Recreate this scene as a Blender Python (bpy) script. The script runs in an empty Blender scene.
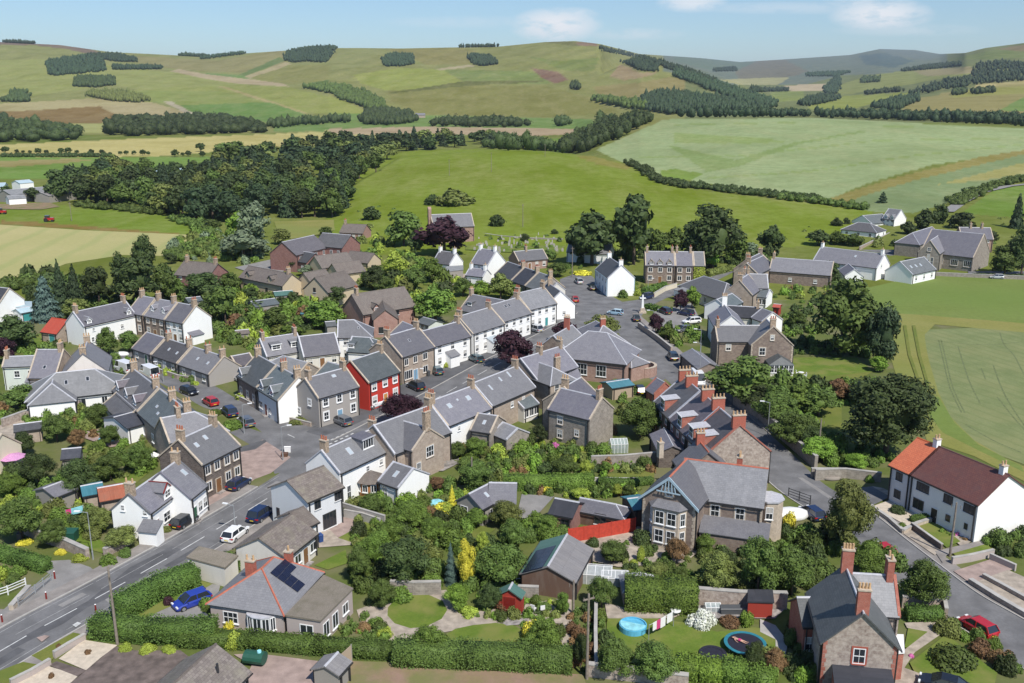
import bpy,math,random
import numpy as np
from mathutils import Vector,Matrix
# ------------------------------------------------------------------ camera,sky,sun
S=bpy.context.scene
COL=S.collection
R=math.radians
W_IMG,H_IMG=1024,683
F_PX,CAM_H=945.0,54.0
PITCH=math.atan(251.0/F_PX)
cam_d=bpy.data.cameras.new('camera')
cam=bpy.data.objects.new('camera',cam_d);COL.objects.link(cam)
cam_d.sensor_width=36.0
cam_d.lens=F_PX/W_IMG*36.0
cam_d.clip_start=1.0;cam_d.clip_end=40000.0
cam.location=(0,0,CAM_H)
cam.rotation_euler=(math.pi/2-PITCH,0,0)
S.camera=cam
SUN_EL=R(51)
SUN_DIR=Vector((0.50,-0.866,0)).normalized()*math.cos(SUN_EL)+Vector((0,0,math.sin(SUN_EL)))
sun_d=bpy.data.lights.new('sun','SUN');sun=bpy.data.objects.new('sun',sun_d);COL.objects.link(sun)
sun_d.energy=5.0;sun_d.angle=R(0.55);sun_d.color=(1.0,0.955,0.88)
sun.rotation_euler=(-SUN_DIR).to_track_quat('-Z','Y').to_euler()
sun.location=(0,0,200)
world=bpy.data.worlds.new('World');S.world=world;world.use_nodes=True
wn=world.node_tree;wn.nodes.clear()
wo=wn.nodes.new('ShaderNodeOutputWorld');bg=wn.nodes.new('ShaderNodeBackground')
sky=wn.nodes.new('ShaderNodeTexSky');sky.sky_type='NISHITA';sky.sun_disc=False
sky.sun_elevation=SUN_EL
sky.sun_rotation=math.atan2(SUN_DIR.x,SUN_DIR.y)
sky.altitude=100;sky.air_density=1.0;sky.dust_density=0.15;sky.ozone_density=2.6
bg.inputs['Strength'].default_value=0.105
tc=wn.nodes.new('ShaderNodeTexCoord')
def px_dir(px,py):
 u=(px-512)/F_PX;v=(py-341.5)/F_PX
 c,s=math.cos(PITCH),math.sin(PITCH)
 return Vector((u,c-v*s,-s-v*c)).normalized()
no=wn.nodes.new('ShaderNodeTexNoise');no.inputs['Scale'].default_value=34;no.inputs['Detail'].default_value=8
no.inputs['Roughness'].default_value=0.62
mp=wn.nodes.new('ShaderNodeMapping');mp.inputs['Scale'].default_value=(1,1,2.6)
wn.links.new(tc.outputs['Generated'],mp.inputs[0]);wn.links.new(mp.outputs[0],no.inputs['Vector'])
acc=None
for (cx,cy,rx,ry,amp) in [(556,25,30,11,1.0),(572,15,18,5,.6),(880,15,28,10,.95),(858,4,22,5,.5),(692,3,22,6,.75),(632,34,34,4,.35),(790,8,60,4,.3),(905,30,40,4,.3),(470,22,60,4,.18)]:
 d0=px_dir(cx,cy)
 right=Vector((1,0,0));up=right.cross(d0).normalized()*1.0
 vals=[]
 for ax,rr in ((right,rx/F_PX),(up,ry/F_PX)):
  dp=wn.nodes.new('ShaderNodeVectorMath');dp.operation='DOT_PRODUCT'
  dp.inputs[1].default_value=tuple(ax/rr)
  wn.links.new(tc.outputs['Generated'],dp.inputs[0])
  sb=wn.nodes.new('ShaderNodeMath');sb.operation='SUBTRACT';sb.inputs[1].default_value=d0.dot(ax)/rr
  wn.links.new(dp.outputs['Value'],sb.inputs[0])
  sq=wn.nodes.new('ShaderNodeMath');sq.operation='MULTIPLY'
  wn.links.new(sb.outputs[0],sq.inputs[0]);wn.links.new(sb.outputs[0],sq.inputs[1]);vals.append(sq)
 ad=wn.nodes.new('ShaderNodeMath');ad.operation='ADD'
 wn.links.new(vals[0].outputs[0],ad.inputs[0]);wn.links.new(vals[1].outputs[0],ad.inputs[1])
 mr=wn.nodes.new('ShaderNodeMapRange');mr.inputs[1].default_value=0;mr.inputs[2].default_value=2.4
 mr.inputs[3].default_value=amp;mr.inputs[4].default_value=0
 wn.links.new(ad.outputs[0],mr.inputs[0])
 if acc is None: acc=mr.outputs[0]
 else:
  mx=wn.nodes.new('ShaderNodeMath');mx.operation='MAXIMUM'
  wn.links.new(acc,mx.inputs[0]);wn.links.new(mr.outputs[0],mx.inputs[1]);acc=mx.outputs[0]
nr=wn.nodes.new('ShaderNodeMapRange');nr.inputs[1].default_value=0.30;nr.inputs[2].default_value=0.52
wn.links.new(no.outputs['Fac'],nr.inputs[0])
mu=wn.nodes.new('ShaderNodeMath');mu.operation='MULTIPLY'
wn.links.new(acc,mu.inputs[0]);wn.links.new(nr.outputs[0],mu.inputs[1])
mixc=wn.nodes.new('ShaderNodeMix');mixc.data_type='RGBA'
mixc.inputs['B'].default_value=(8.6,8.8,9.1,1)
tint=wn.nodes.new('ShaderNodeMix');tint.data_type='RGBA';tint.blend_type='MULTIPLY';tint.inputs['Factor'].default_value=1;tint.inputs['B'].default_value=(.80,.93,1.07,1)
wn.links.new(sky.outputs[0],tint.inputs['A']);wn.links.new(mu.outputs[0],mixc.inputs['Factor']);wn.links.new(tint.outputs['Result'],mixc.inputs['A'])
wn.links.new(mixc.outputs['Result'],bg.inputs['Color']);wn.links.new(bg.outputs[0],wo.inputs['Surface'])
S.view_settings.view_transform='Standard';S.view_settings.look='None'
S.view_settings.exposure=0.07;S.view_settings.gamma=1.0
S.view_settings.use_curve_mapping=False
S.cycles.max_bounces=5;S.cycles.diffuse_bounces=2;S.cycles.glossy_bounces=2
S.cycles.transmission_bounces=2;S.cycles.volume_bounces=0;S.cycles.transparent_max_bounces=4
S.cycles.use_denoising=True
rng=random.Random(7)
cp,sp=math.cos(PITCH),math.sin(PITCH)
# ------------------------------------------------------------------ where things stand: sighted positions ->metres
REG=dict(a=(0,220,4.555),b=(160,200,4.555),c=(360,180,4.555),d=(560,180,4.555),e=(740,180,3.595),
           f=(0,320,5.06),g=(180,310,5.06),h=(360,290,5.06),i=(520,290,5.06),j=(680,270,5.06),k=(824,330,5.06),
           l=(0,420,5.06),m=(180,410,5.06),n=(340,390,5.06),o=(500,410,5.06),q=(640,400,5.06),r=(824,430,5.06),
           s=(0,540,4.763),t=(180,530,4.464),u=(370,530,4.464),v=(560,530,4.464),w=(760,530,3.879),
           F=(0,20,2.926),G=(340,20,2.926),H=(674,20,2.926),p=(0,0,1.0))
def PX(reg,x,y):
 x0,y0,s=REG[reg]
 return x0+x/s,y0+y/s
def at(px,py,h=0.0):
 """point at height h above the level village ground seen at pixel px, py"""
 u=(px-512)/F_PX;v=(py-341.5)/F_PX
 t=(CAM_H-h)/(sp+v*cp)
 return Vector((u*t,t*(cp-v*sp),h))
def A_(reg,x,y,h=0.0):
 return at(*PX(reg,x,y),h)
def flatY(py):
 v=(py-341.5)/F_PX
 return CAM_H/(sp+v*cp)*(cp-v*sp)
_cols=[
 (-500,[(245,0),(170,0),(169,0),(119,1780),(117,1850),(80,2500),(78,2600),(40,3500)]),
 (0,[(245,0),(170,0),(169,0),(119,1780),(117,1850),(82,2500),(80,2600),(42,3500)]),
 (60,[(245,0),(170,0),(169,0),(119,1780),(117,1850),(82,2500),(80,2600),(45,3500)]),
 (110,[(245,0),(170,0),(169,0),(119,1780),(117,1850),(84,2500),(82,2600),(52,3500)]),
 (200,[(245,0),(172,0),(171,0),(119,1780),(117,1850),(85,2500),(83,2600),(56.5,3600)]),
 (280,[(245,0),(180,0),(179,0),(119,1780),(117,1850),(85,2500),(83,2600),(51,3500)]),
 (330,[(248,0),(205,0),(204,0),(119,1780),(117,1850),(83,2450),(81,2500),(48,3400)]),
 (360,[(248,0),(182,535),(180,0),(119,1780),(117,1850),(83,2450),(81,2500),(48,3400)]),
 (400,[(248,0),(158,650),(157,0),(119,1780),(117,1850),(83,2400),(81,2450),(48.5,3300)]),
 (500,[(248,0),(150,660),(149,0),(119,1780),(117,1850),(80,2350),(78,2400),(46.5,3200)]),
 (545,[(248,0),(152,640),(151,0),(119,1700),(117,1800),(80,2300),(78,2350),(42,3100)]),
 (575,[(248,0),(155,620),(154,0),(122,1500),(117,1750),(78,2300),(76,2350),(41,3000)]),
 (600,[(248,0),(158,600),(156,760),(119,1250),(117,1700),(76,2300),(74,2350),(44,2900)]),
 (640,[(248,0),(166,570),(164,690),(118,1080),(116,1550),(58,2700),(57.4,4500),(54,7500)]),
 (700,[(248,0),(182,510),(180,590),(118,1000),(116,1450),(70,2600),(69.3,4500),(58,8000)]),
 (740,[(250,0),(191,480),(189,530),(118,960),(116,1400),(84,2500),(83,4000),(62,8200)]),
 (775,[(250,0),(197,455),(195,500),(118.5,940),(116.5,1400),(97,2400),(95.5,3300),(60,8400)]),
 (850,[(250,0),(207,425),(205,450),(121,900),(119,1300),(104,2000),(95,2900),(55,8500)]),
 (880,[(250,0),(207,425),(205,440),(122,880),(120,1250),(102,2000),(92,2800),(49,8500)]),
 (915,[(250,0),(205,430),(203,440),(123,870),(121,1200),(99,2000),(86,2800),(50,8000)]),
 (940,[(250,0),(204,432),(202,445),(124,865),(122,1180),(96,2000),(80,2700),(54,6500)]),
 (965,[(250,0),(203,435),(201,450),(125,860),(123,1150),(94,2000),(74,2600),(53,3800)]),
 (985,[(250,0),(202,437),(200,452),(126,855),(124,1130),(92,2000),(72,2600),(48,3700)]),
 (1024,[(250,0),(200,440),(198,455),(127.5,850),(125,1100),(90,2000),(70,2600),(43,3600)]),
 (1524,[(250,0),(195,455),(193,470),(128,850),(125,1100),(88,2000),(68,2600),(34,3500)])]
_cx=np.array([c[0] for c in _cols],float)
_rp=np.array([[r[0] for r in c[1]] for c in _cols],float)
_rd=np.array([[(r[1] or flatY(r[0])) for r in c[1]] for c in _cols],float)
def rows_at(px):
 rp=np.array([np.interp(px,_cx,_rp[:,k]) for k in range(_rp.shape[1])])
 rd=np.array([np.interp(px,_cx,_rd[:,k]) for k in range(_rp.shape[1])])
 return rp,rd
def roll(px,py,d):
 """the hills roll: nearer and farther folds"""
 w=np.clip((d-1850)/500,0,1)
 return d*(1+w*.42*(.020*np.sin(px*.043+py*.12)+.014*np.sin(px*.097-py*.33+1)+.009*np.sin(px*.21+py*.7+2)))
def distY(px,py):
 rp,rd=rows_at(px)
 if py>=rp[0] or (py>=rp[1] and abs(rd[1]-flatY(rp[1]))<2): return flatY(py)
 if py<=rp[-1]: return rd[-1]
 return float(roll(px,py,1.0/np.interp(py,rp[::-1],(1.0/rd)[::-1])))
def terr(px,py):
 """point of the relief seen at pixel px, py"""
 d=distY(px,py)
 u=(px-512)/F_PX;v=(py-341.5)/F_PX
 t=d/(cp-v*sp)
 return Vector((u*t,d,CAM_H+t*(-sp-v*cp)))
def T_(reg,x,y): return terr(*PX(reg,x,y))
def skyline(px): return float(np.interp(px,_cx,_rp[:,-1]))
# ------------------------------------------------------------------ materials
def lin(c): return tuple((x/255/12.92) if x/255<=.04045 else ((x/255+.055)/1.055)**2.4 for x in c)
MATS={}
def newmat(name):
 m=bpy.data.materials.new(name);m.use_nodes=True
 nt=m.node_tree;b=nt.nodes['Principled BSDF'];MATS[name]=m
 return m,nt,b
def N(nt,t,**kw):
 n=nt.nodes.new(t)
 for k,v in kw.items():
  if k in n.inputs: n.inputs[k].default_value=v
  else: setattr(n,k,v)
 return n
def mix(nt,fac,a,b,mode='MIX'):
 m=nt.nodes.new('ShaderNodeMix');m.data_type='RGBA';m.blend_type=mode
 for i,x in (('Factor',fac),('A',a),('B',b)):
  if isinstance(x,(int,float)): m.inputs[i].default_value=x
  elif isinstance(x,tuple): m.inputs[i].default_value=x if len(x)==4 else (*x,1)
  else: nt.links.new(x,m.inputs[i])
 return m.outputs['Result']
def rng_map(nt,x,a,b,c=0.,d=1.):
 m=nt.nodes.new('ShaderNodeMapRange');nt.links.new(x,m.inputs[0])
 for k,v in zip((1,2,3,4),(a,b,c,d)): m.inputs[k].default_value=v
 return m.outputs[0]
def plain(name,col,rough=.6,metal=0.,spec=.5,var=.12,scale=3.0,coat=0.):
 """col in albedo, a little soiled by noise"""
 m,nt,b=newmat(name)
 tcn=N(nt,'ShaderNodeTexCoord');no=N(nt,'ShaderNodeTexNoise',Scale=scale,Detail=5.0)
 nt.links.new(tcn.outputs['Object'],no.inputs['Vector'])
 dark=tuple(c*(1-var*1.6) for c in col);lite=tuple(min(1,c*(1+var)) for c in col)
 n2=N(nt,'ShaderNodeTexNoise',Scale=scale*9,Detail=3.0);nt.links.new(tcn.outputs['Object'],n2.inputs['Vector'])
 nt.links.new(mix(nt,rng_map(nt,n2.outputs['Fac'],.35,.7,0,.4),mix(nt,rng_map(nt,no.outputs['Fac'],.3,.7),dark,lite),dark),b.inputs['Base Color'])
 b.inputs['Roughness'].default_value=rough;b.inputs['Metallic'].default_value=metal
 b.inputs['Specular IOR Level'].default_value=spec
 if coat: b.inputs['Coat Weight'].default_value=coat
 return m
def slate(name,c1,c2,mortar,bw=.42,bh=.26,patch=None,amt=.45,rough=.55,streak=.25):
 m,nt,b=newmat(name)
 uv=N(nt,'ShaderNodeUVMap')
 br=N(nt,'ShaderNodeTexBrick',Scale=1.0);br.inputs['Brick Width'].default_value=bw;br.inputs['Row Height'].default_value=bh
 br.inputs['Mortar Size'].default_value=.012;br.inputs['Bias'].default_value=0.
 br.inputs['Color1'].default_value=(*c1,1);br.inputs['Color2'].default_value=(*c2,1);br.inputs['Mortar'].default_value=(*mortar,1)
 nt.links.new(uv.outputs[0],br.inputs['Vector'])
 oi=N(nt,'ShaderNodeObjectInfo')
 off=N(nt,'ShaderNodeVectorMath',operation='ADD');nt.links.new(uv.outputs[0],off.inputs[0])
 cmb=N(nt,'ShaderNodeCombineXYZ');sc=N(nt,'ShaderNodeMath',operation='MULTIPLY');sc.inputs[1].default_value=97.
 nt.links.new(oi.outputs['Random'],sc.inputs[0]);nt.links.new(sc.outputs[0],cmb.inputs[0]);nt.links.new(cmb.outputs[0],off.inputs[1])
 no=N(nt,'ShaderNodeTexNoise',Scale=.7,Detail=7.0,Roughness=.65);nt.links.new(off.outputs[0],no.inputs['Vector'])
 mpn=N(nt,'ShaderNodeMapping');mpn.inputs['Scale'].default_value=(2.2,.25,1)
 n2=N(nt,'ShaderNodeTexNoise',Scale=1.6,Detail=4.0);nt.links.new(off.outputs[0],mpn.inputs[0]);nt.links.new(mpn.outputs[0],n2.inputs['Vector'])
 n3=N(nt,'ShaderNodeTexNoise',Scale=6.0,Detail=3.0);nt.links.new(off.outputs[0],n3.inputs['Vector'])
 pc=patch or tuple(min(1,x*1.5) for x in c2)
 c=mix(nt,rng_map(nt,no.outputs['Fac'],.45,.72,0,amt),br.outputs['Color'],pc)
 c=mix(nt,rng_map(nt,n2.outputs['Fac'],.4,.75,0,streak),c,tuple(x*.55 for x in c1))
 c=mix(nt,rng_map(nt,n3.outputs['Fac'],.3,.8,0,.35),c,tuple(min(1,x*1.35) for x in c1))
 val=rng_map(nt,oi.outputs['Random'],0,1,.70,1.2)
 hs=N(nt,'ShaderNodeHueSaturation');nt.links.new(val,hs.inputs['Value']);nt.links.new(c,hs.inputs['Color'])
 fr_=N(nt,'ShaderNodeMath',operation='FRACT');nt.links.new(sc.outputs[0],fr_.inputs[0]);nt.links.new(rng_map(nt,fr_.outputs[0],0,1,.15,.95) if name[:5]=='slate' else rng_map(nt,fr_.outputs[0],0,1,.92,1.05),hs.inputs['Saturation'])
 if name[:5]!='slate': val.node.inputs[3].default_value=.92;val.node.inputs[4].default_value=1.1
 nt.links.new(hs.outputs[0],b.inputs['Base Color'])
 b.inputs['Roughness'].default_value=rough;b.inputs['Specular IOR Level'].default_value=.35
 return m
def stone(name,cols,bw=.5,bh=.28,mortar=(.3,.27,.23),noise=1.4,msize=.03):
 m,nt,b=newmat(name)
 uv=N(nt,'ShaderNodeUVMap')
 wob=N(nt,'ShaderNodeTexNoise',Scale=2.0,Detail=2.0);nt.links.new(uv.outputs[0],wob.inputs['Vector'])
 wm=N(nt,'ShaderNodeVectorMath',operation='SCALE');wm.inputs['Scale'].default_value=.25;nt.links.new(wob.outputs['Color'],wm.inputs[0])
 wa=N(nt,'ShaderNodeVectorMath',operation='ADD');nt.links.new(uv.outputs[0],wa.inputs[0]);nt.links.new(wm.outputs[0],wa.inputs[1])
 br=N(nt,'ShaderNodeTexBrick',Scale=1.0);br.inputs['Brick Width'].default_value=bw;br.inputs['Row Height'].default_value=bh
 br.inputs['Mortar Size'].default_value=msize;br.inputs['Bias'].default_value=0
 br.inputs['Color1'].default_value=(*cols[0],1);br.inputs['Color2'].default_value=(*cols[1],1);br.inputs['Mortar'].default_value=(*mortar,1)
 nt.links.new(wa.outputs[0],br.inputs['Vector'])
 no=N(nt,'ShaderNodeTexNoise',Scale=noise,Detail=6.0,Roughness=.7);nt.links.new(uv.outputs[0],no.inputs['Vector'])
 n3=N(nt,'ShaderNodeTexNoise',Scale=.35,Detail=3.0);nt.links.new(uv.outputs[0],n3.inputs['Vector'])
 c=mix(nt,rng_map(nt,no.outputs['Fac'],.4,.68,0,.7),br.outputs['Color'],cols[2])
 c=mix(nt,rng_map(nt,n3.outputs['Fac'],.45,.7,0,.3),c,tuple(x*.65 for x in cols[0]))
 nt.links.new(c,b.inputs['Base Color']);b.inputs['Roughness'].default_value=.9;b.inputs['Specular IOR Level'].default_value=.2
 return m
def render_wall(name,col,dirt=(.35,.32,.27),amt=.3):
 m,nt,b=newmat(name)
 uv=N(nt,'ShaderNodeUVMap');mpn=N(nt,'ShaderNodeMapping');mpn.inputs['Scale'].default_value=(1.3,.3,1)
 nt.links.new(uv.outputs[0],mpn.inputs[0])
 no=N(nt,'ShaderNodeTexNoise',Scale=1.0,Detail=6.0,Roughness=.6);nt.links.new(mpn.outputs[0],no.inputs['Vector'])
 n2=N(nt,'ShaderNodeTexNoise',Scale=9.0,Detail=2.0);nt.links.new(uv.outputs[0],n2.inputs['Vector'])
 c=mix(nt,rng_map(nt,no.outputs['Fac'],.48,.8,0,amt),col,dirt)
 c=mix(nt,rng_map(nt,n2.outputs['Fac'],.3,.7,0,.1),c,tuple(x*.8 for x in col))
 nt.links.new(c,b.inputs['Base Color']);b.inputs['Roughness'].default_value=.85;b.inputs['Specular IOR Level'].default_value=.25
 return m
def ground_mat(name,c1,c2,c3=None,s1=.25,s2=2.5,band=None,rough=.95,amt3=.5,patch=.05):
 """world-space mottled ground; band=(direction deg, wavelength m, colour, amount) gives drill rows or mower stripes"""
 m,nt,b=newmat(name)
 tcn=N(nt,'ShaderNodeTexCoord')
 no=N(nt,'ShaderNodeTexNoise',Scale=s1,Detail=7.0,Roughness=.6);nt.links.new(tcn.outputs['Object'],no.inputs['Vector'])
 n2=N(nt,'ShaderNodeTexNoise',Scale=s2,Detail=4.0,Roughness=.7);nt.links.new(tcn.outputs['Object'],n2.inputs['Vector'])
 n3=N(nt,'ShaderNodeTexNoise',Scale=patch,Detail=4.0);nt.links.new(tcn.outputs['Object'],n3.inputs['Vector'])
 c=mix(nt,rng_map(nt,no.outputs['Fac'],.35,.65),c1,c2)
 c=mix(nt,rng_map(nt,n2.outputs['Fac'],.35,.7,0,.55),c,tuple(x*.72 for x in c1))
 if c3: c=mix(nt,rng_map(nt,n3.outputs['Fac'],.45,.62,0,amt3),c,c3)
 if band:
  deg,wl,bc,am=band
  mpn=N(nt,'ShaderNodeMapping');mpn.inputs['Rotation'].default_value=(0,0,R(deg))
  nt.links.new(tcn.outputs['Object'],mpn.inputs[0])
  wv=N(nt,'ShaderNodeTexWave',Scale=.314/wl*1.0,Distortion=1.2,Detail=3.0);wv.inputs['Detail Scale'].default_value=1.5
  nt.links.new(mpn.outputs[0],wv.inputs['Vector'])
  c=mix(nt,rng_map(nt,wv.outputs['Fac'],.72,1.0,0,am),c,bc)
 nt.links.new(c,b.inputs['Base Color']);b.inputs['Roughness'].default_value=rough;b.inputs['Specular IOR Level'].default_value=.15
 return m
def leaf_mat(name,col,var=.3,hue=.011,lite=None):
 m,nt,b=newmat(name)
 tcn=N(nt,'ShaderNodeTexCoord');oi=N(nt,'ShaderNodeObjectInfo');geo=N(nt,'ShaderNodeNewGeometry')
 no=N(nt,'ShaderNodeTexNoise',Scale=.9,Detail=4.0);nt.links.new(geo.outputs['Position'],no.inputs['Vector'])
 wn_=N(nt,'ShaderNodeTexWhiteNoise');nt.links.new(geo.outputs['Random Per Island'],wn_.inputs['Vector'])
 l=lite or tuple(min(1,c*1.75) for c in col)
 c=mix(nt,rng_map(nt,no.outputs['Fac'],.35,.68),tuple(x*.8 for x in col),l)
 c=mix(nt,rng_map(nt,geo.outputs['Random Per Island'],0,1,0,.5),c,tuple(min(1,x*1.5) for x in l))
 hs=N(nt,'ShaderNodeHueSaturation');nt.links.new(c,hs.inputs['Color'])
 nt.links.new(rng_map(nt,oi.outputs['Random'],0,1,.5-hue,.5+hue),hs.inputs['Hue'])
 nt.links.new(rng_map(nt,oi.outputs['Random'],0,1,1-var,1+var),hs.inputs['Value'])
 nt.links.new(hs.outputs[0],b.inputs['Base Color'])
 b.inputs['Roughness'].default_value=.65;b.inputs['Specular IOR Level'].default_value=.25
 return m
slate('slate',(.14,.135,.165),(.18,.172,.2),(.095,.092,.11),patch=(.23,.22,.225))
slate('slate_dark',(.062,.066,.082),(.088,.09,.108),(.03,.03,.04),amt=.3)
slate('slate_green',(.09,.112,.118),(.125,.145,.15),(.05,.06,.065),amt=.35)
slate('slate_pale',(.17,.172,.185),(.22,.218,.228),(.11,.11,.12),amt=.35)
slate('slate_purple',(.098,.083,.098),(.13,.11,.125),(.055,.045,.055),amt=.3)
slate('tile_brown',(.135,.112,.098),(.185,.155,.132),(.07,.06,.05),bw=.3,bh=.3,patch=(.21,.19,.16))
slate('tile_mossy',(.15,.125,.11),(.24,.205,.18),(.07,.055,.05),bw=.35,bh=.3,patch=(.26,.24,.17),amt=.7)
slate('tile_redbrown',(.13,.058,.052),(.17,.075,.06),(.06,.03,.03),bw=.3,bh=.3,patch=(.11,.075,.07),amt=.5)
slate('tile_orange',(.50,.12,.05),(.60,.16,.065),(.28,.07,.035),bw=.28,bh=.3,patch=(.42,.15,.08),amt=.3,streak=.1)
slate('tin_red',(.42,.07,.04),(.48,.085,.05),(.25,.04,.03),bw=.15,bh=9,patch=(.33,.10,.06),amt=.4,streak=.2)
slate('tin_rust',(.30,.085,.04),(.38,.12,.06),(.15,.05,.03),bw=.15,bh=9,patch=(.22,.12,.08),amt=.6)
slate('tin_grey',(.2,.19,.19),(.26,.25,.25),(.11,.1,.1),bw=.18,bh=9,patch=(.3,.28,.26),amt=.5)
slate('felt_black',(.035,.037,.045),(.05,.05,.06),(.03,.03,.035),bw=1,bh=4,patch=(.075,.075,.085),amt=.4,rough=.9)
slate('felt_green',(.07,.15,.13),(.09,.18,.155),(.05,.1,.09),bw=1,bh=4,patch=(.11,.19,.16),rough=.9)
slate('felt_grey',(.19,.195,.2),(.24,.245,.25),(.13,.13,.135),bw=1,bh=4,rough=.9)
slate('roof_teal',(.05,.17,.21),(.07,.21,.26),(.03,.1,.13),bw=.3,bh=9,patch=(.09,.25,.29))
slate('roof_paleblue',(.34,.45,.5),(.42,.52,.56),(.25,.35,.38),bw=.4,bh=9,patch=(.5,.56,.58))
slate('flat_gravel',(.22,.19,.15),(.28,.24,.19),(.15,.13,.1),bw=.1,bh=.1,patch=(.12,.11,.07),amt=.8,rough=.95)
stone('stone_brown',((.22,.165,.135),(.33,.26,.21),(.16,.12,.105)),mortar=(.27,.23,.19))
stone('stone_dark',((.13,.1,.085),(.19,.155,.13),(.09,.075,.07)),mortar=(.22,.19,.165))
stone('stone_tan',((.36,.285,.23),(.45,.365,.295),(.28,.22,.18)),mortar=(.42,.37,.3))
stone('stone_grey',((.27,.235,.2),(.36,.32,.275),(.18,.16,.14)),mortar=(.38,.34,.29))
stone('stone_pink',((.34,.205,.165),(.41,.265,.215),(.27,.17,.14)),mortar=(.4,.31,.26))
stone('rubble',((.22,.165,.14),(.40,.33,.28),(.55,.48,.41)),bw=.55,bh=.35,mortar=(.3,.25,.215),noise=2.6)
stone('brick_red',((.36,.095,.065),(.44,.13,.085),(.29,.085,.06)),bw=.25,bh=.085,mortar=(.4,.3,.25),msize=.01)
stone('brick_pink',((.35,.19,.155),(.41,.235,.19),(.3,.17,.14)),bw=.25,bh=.085,mortar=(.42,.33,.28),msize=.01)
stone('brick_rust',((.25,.115,.1),(.31,.145,.12),(.2,.1,.09)),bw=.25,bh=.085,mortar=(.33,.24,.21),msize=.01)
render_wall('white',(.88,.875,.85),amt=.12);render_wall('white_cool',(.68,.69,.70),amt=.13);render_wall('offwhite',(.66,.63,.57))
render_wall('cream',(.66,.60,.46));render_wall('beige',(.55,.45,.31));render_wall('harl_grey',(.36,.335,.31))
render_wall('harl_pink',(.42,.36,.33));render_wall('red_paint',(.52,.05,.035),dirt=(.3,.04,.03),amt=.25)
render_wall('pale_green',(.62,.66,.6));render_wall('timber_red',(.33,.045,.03),dirt=(.2,.03,.02));render_wall('timber_brown',(.14,.085,.06))
render_wall('timber_pale',(.42,.33,.24));render_wall('timber_grey',(.3,.28,.25));render_wall('timber_black',(.04,.04,.042))
render_wall('pink_white',(.72,.66,.6))
plain('frame_white',(.8,.8,.79),.45,var=.03);plain('lead',(.5,.5,.53),.5,var=.12);plain('sandstone',(.5,.42,.33),.9,var=.15)
plain('ridge_red',(.46,.14,.085),.8,var=.15);plain('gutter_black',(.03,.03,.032),.5,var=.05)
plain('pot_tan',(.55,.36,.2),.85,var=.2);plain('pot_red',(.4,.13,.07),.85);plain('brick_stack',(.4,.12,.08),.9,var=.2,scale=8)
plain('stack_tan',(.42,.32,.23),.9,var=.3,scale=4);plain('trim_blue',(.38,.5,.58),.5,var=.06);plain('trim_black',(.035,.035,.04),.5)
m,nt,b=newmat('glass');b.inputs['Base Color'].default_value=(.025,.03,.036,1);b.inputs['Roughness'].default_value=.06;b.inputs['Specular IOR Level'].default_value=.8
m,nt,b=newmat('glass_sky');b.inputs['Base Color'].default_value=(.4,.45,.48,1);b.inputs['Roughness'].default_value=.12
m,nt,b=newmat('glass_clear');b.inputs['Base Color'].default_value=(.5,.58,.58,1);b.inputs['Roughness'].default_value=.1;b.inputs['Alpha'].default_value=.45
for nm,c in dict(door_red=(.2,.02,.015),door_green=(.03,.12,.06),door_teal=(.06,.3,.3),door_blue=(.2,.36,.5),door_black=(.02,.02,.02),
                  door_brown=(.22,.11,.05),door_orange=(.55,.26,.07),door_white=(.75,.75,.74),door_yellow=(.8,.62,.12)).items(): plain(nm,c,.4,var=.05)
plain('asphalt',(.165,.163,.165),.95,var=.22,scale=.35);plain('asphalt_dark',(.105,.105,.11),.95,var=.2,scale=.5)
plain('asphalt_pale',(.25,.24,.23),.95,var=.15,scale=.5)
plain('pavement',(.27,.245,.225),.95,var=.18,scale=.6);plain('kerb',(.42,.4,.37),.9,var=.1)
plain('paving_pink',(.36,.27,.235),.95,var=.18,scale=.9);plain('gravel',(.4,.34,.275),.95,var=.22,scale=1.2)
plain('gravel_pale',(.56,.48,.38),.95,var=.12,scale=2);plain('concrete',(.42,.4,.37),.9,var=.15,scale=.8);plain('paint_white',(.62,.62,.6),.7,var=.2,scale=1.5);plain('paint_worn',(.36,.355,.345),.8,var=.25,scale=1.2);plain('glass_pale',(.36,.38,.38),.3)
plain('gravel_dark',(.16,.125,.11),.95,var=.3,scale=1.0);plain('patio_stone',(.33,.3,.28),.9,var=.3,scale=2.5)
ground_mat('lawn',(.105,.165,.024),(.15,.205,.034),(.2,.2,.06),.45,4.5,amt3=.75,patch=.25)
ground_mat('lawn_olive',(.14,.165,.035),(.195,.2,.05),(.11,.15,.03),.35,4.0,amt3=.7,patch=.2)
ground_mat('lawn_field',(.15,.2,.045),(.19,.23,.065),(.13,.2,.04),.06,.8,patch=.03)
ground_mat('soil',(.10,.135,.03),(.135,.15,.045),(.19,.165,.1),.15,1.5,amt3=.6,patch=.11)
ground_mat('rough_grass',(.21,.215,.055),(.28,.25,.085),(.16,.21,.05),.12,1.6,patch=.03)
ground_mat('dry_earth',(.3,.2,.15),(.23,.19,.09),(.12,.17,.04),.35,2.5,patch=.25)
ground_mat('wheat',(.165,.2,.08),(.225,.25,.11),(.235,.235,.105),.22,2.6,band=(-22,2.6,(.12,.16,.055),.3),patch=.09);plain('tramline',(.145,.175,.065),.95,var=.3)
ground_mat('barley',(.44,.39,.18),(.39,.36,.155),(.30,.31,.11),.02,.6,band=(-8,14.0,(.25,.3,.1),.4),patch=.012)
leaf_mat('leaf_dark',(.033,.048,.014));leaf_mat('leaf_mid',(.054,.080,.017));leaf_mat('leaf_green',(.07,.108,.018));leaf_mat('leaf_bright',(.10,.165,.022))
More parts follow.
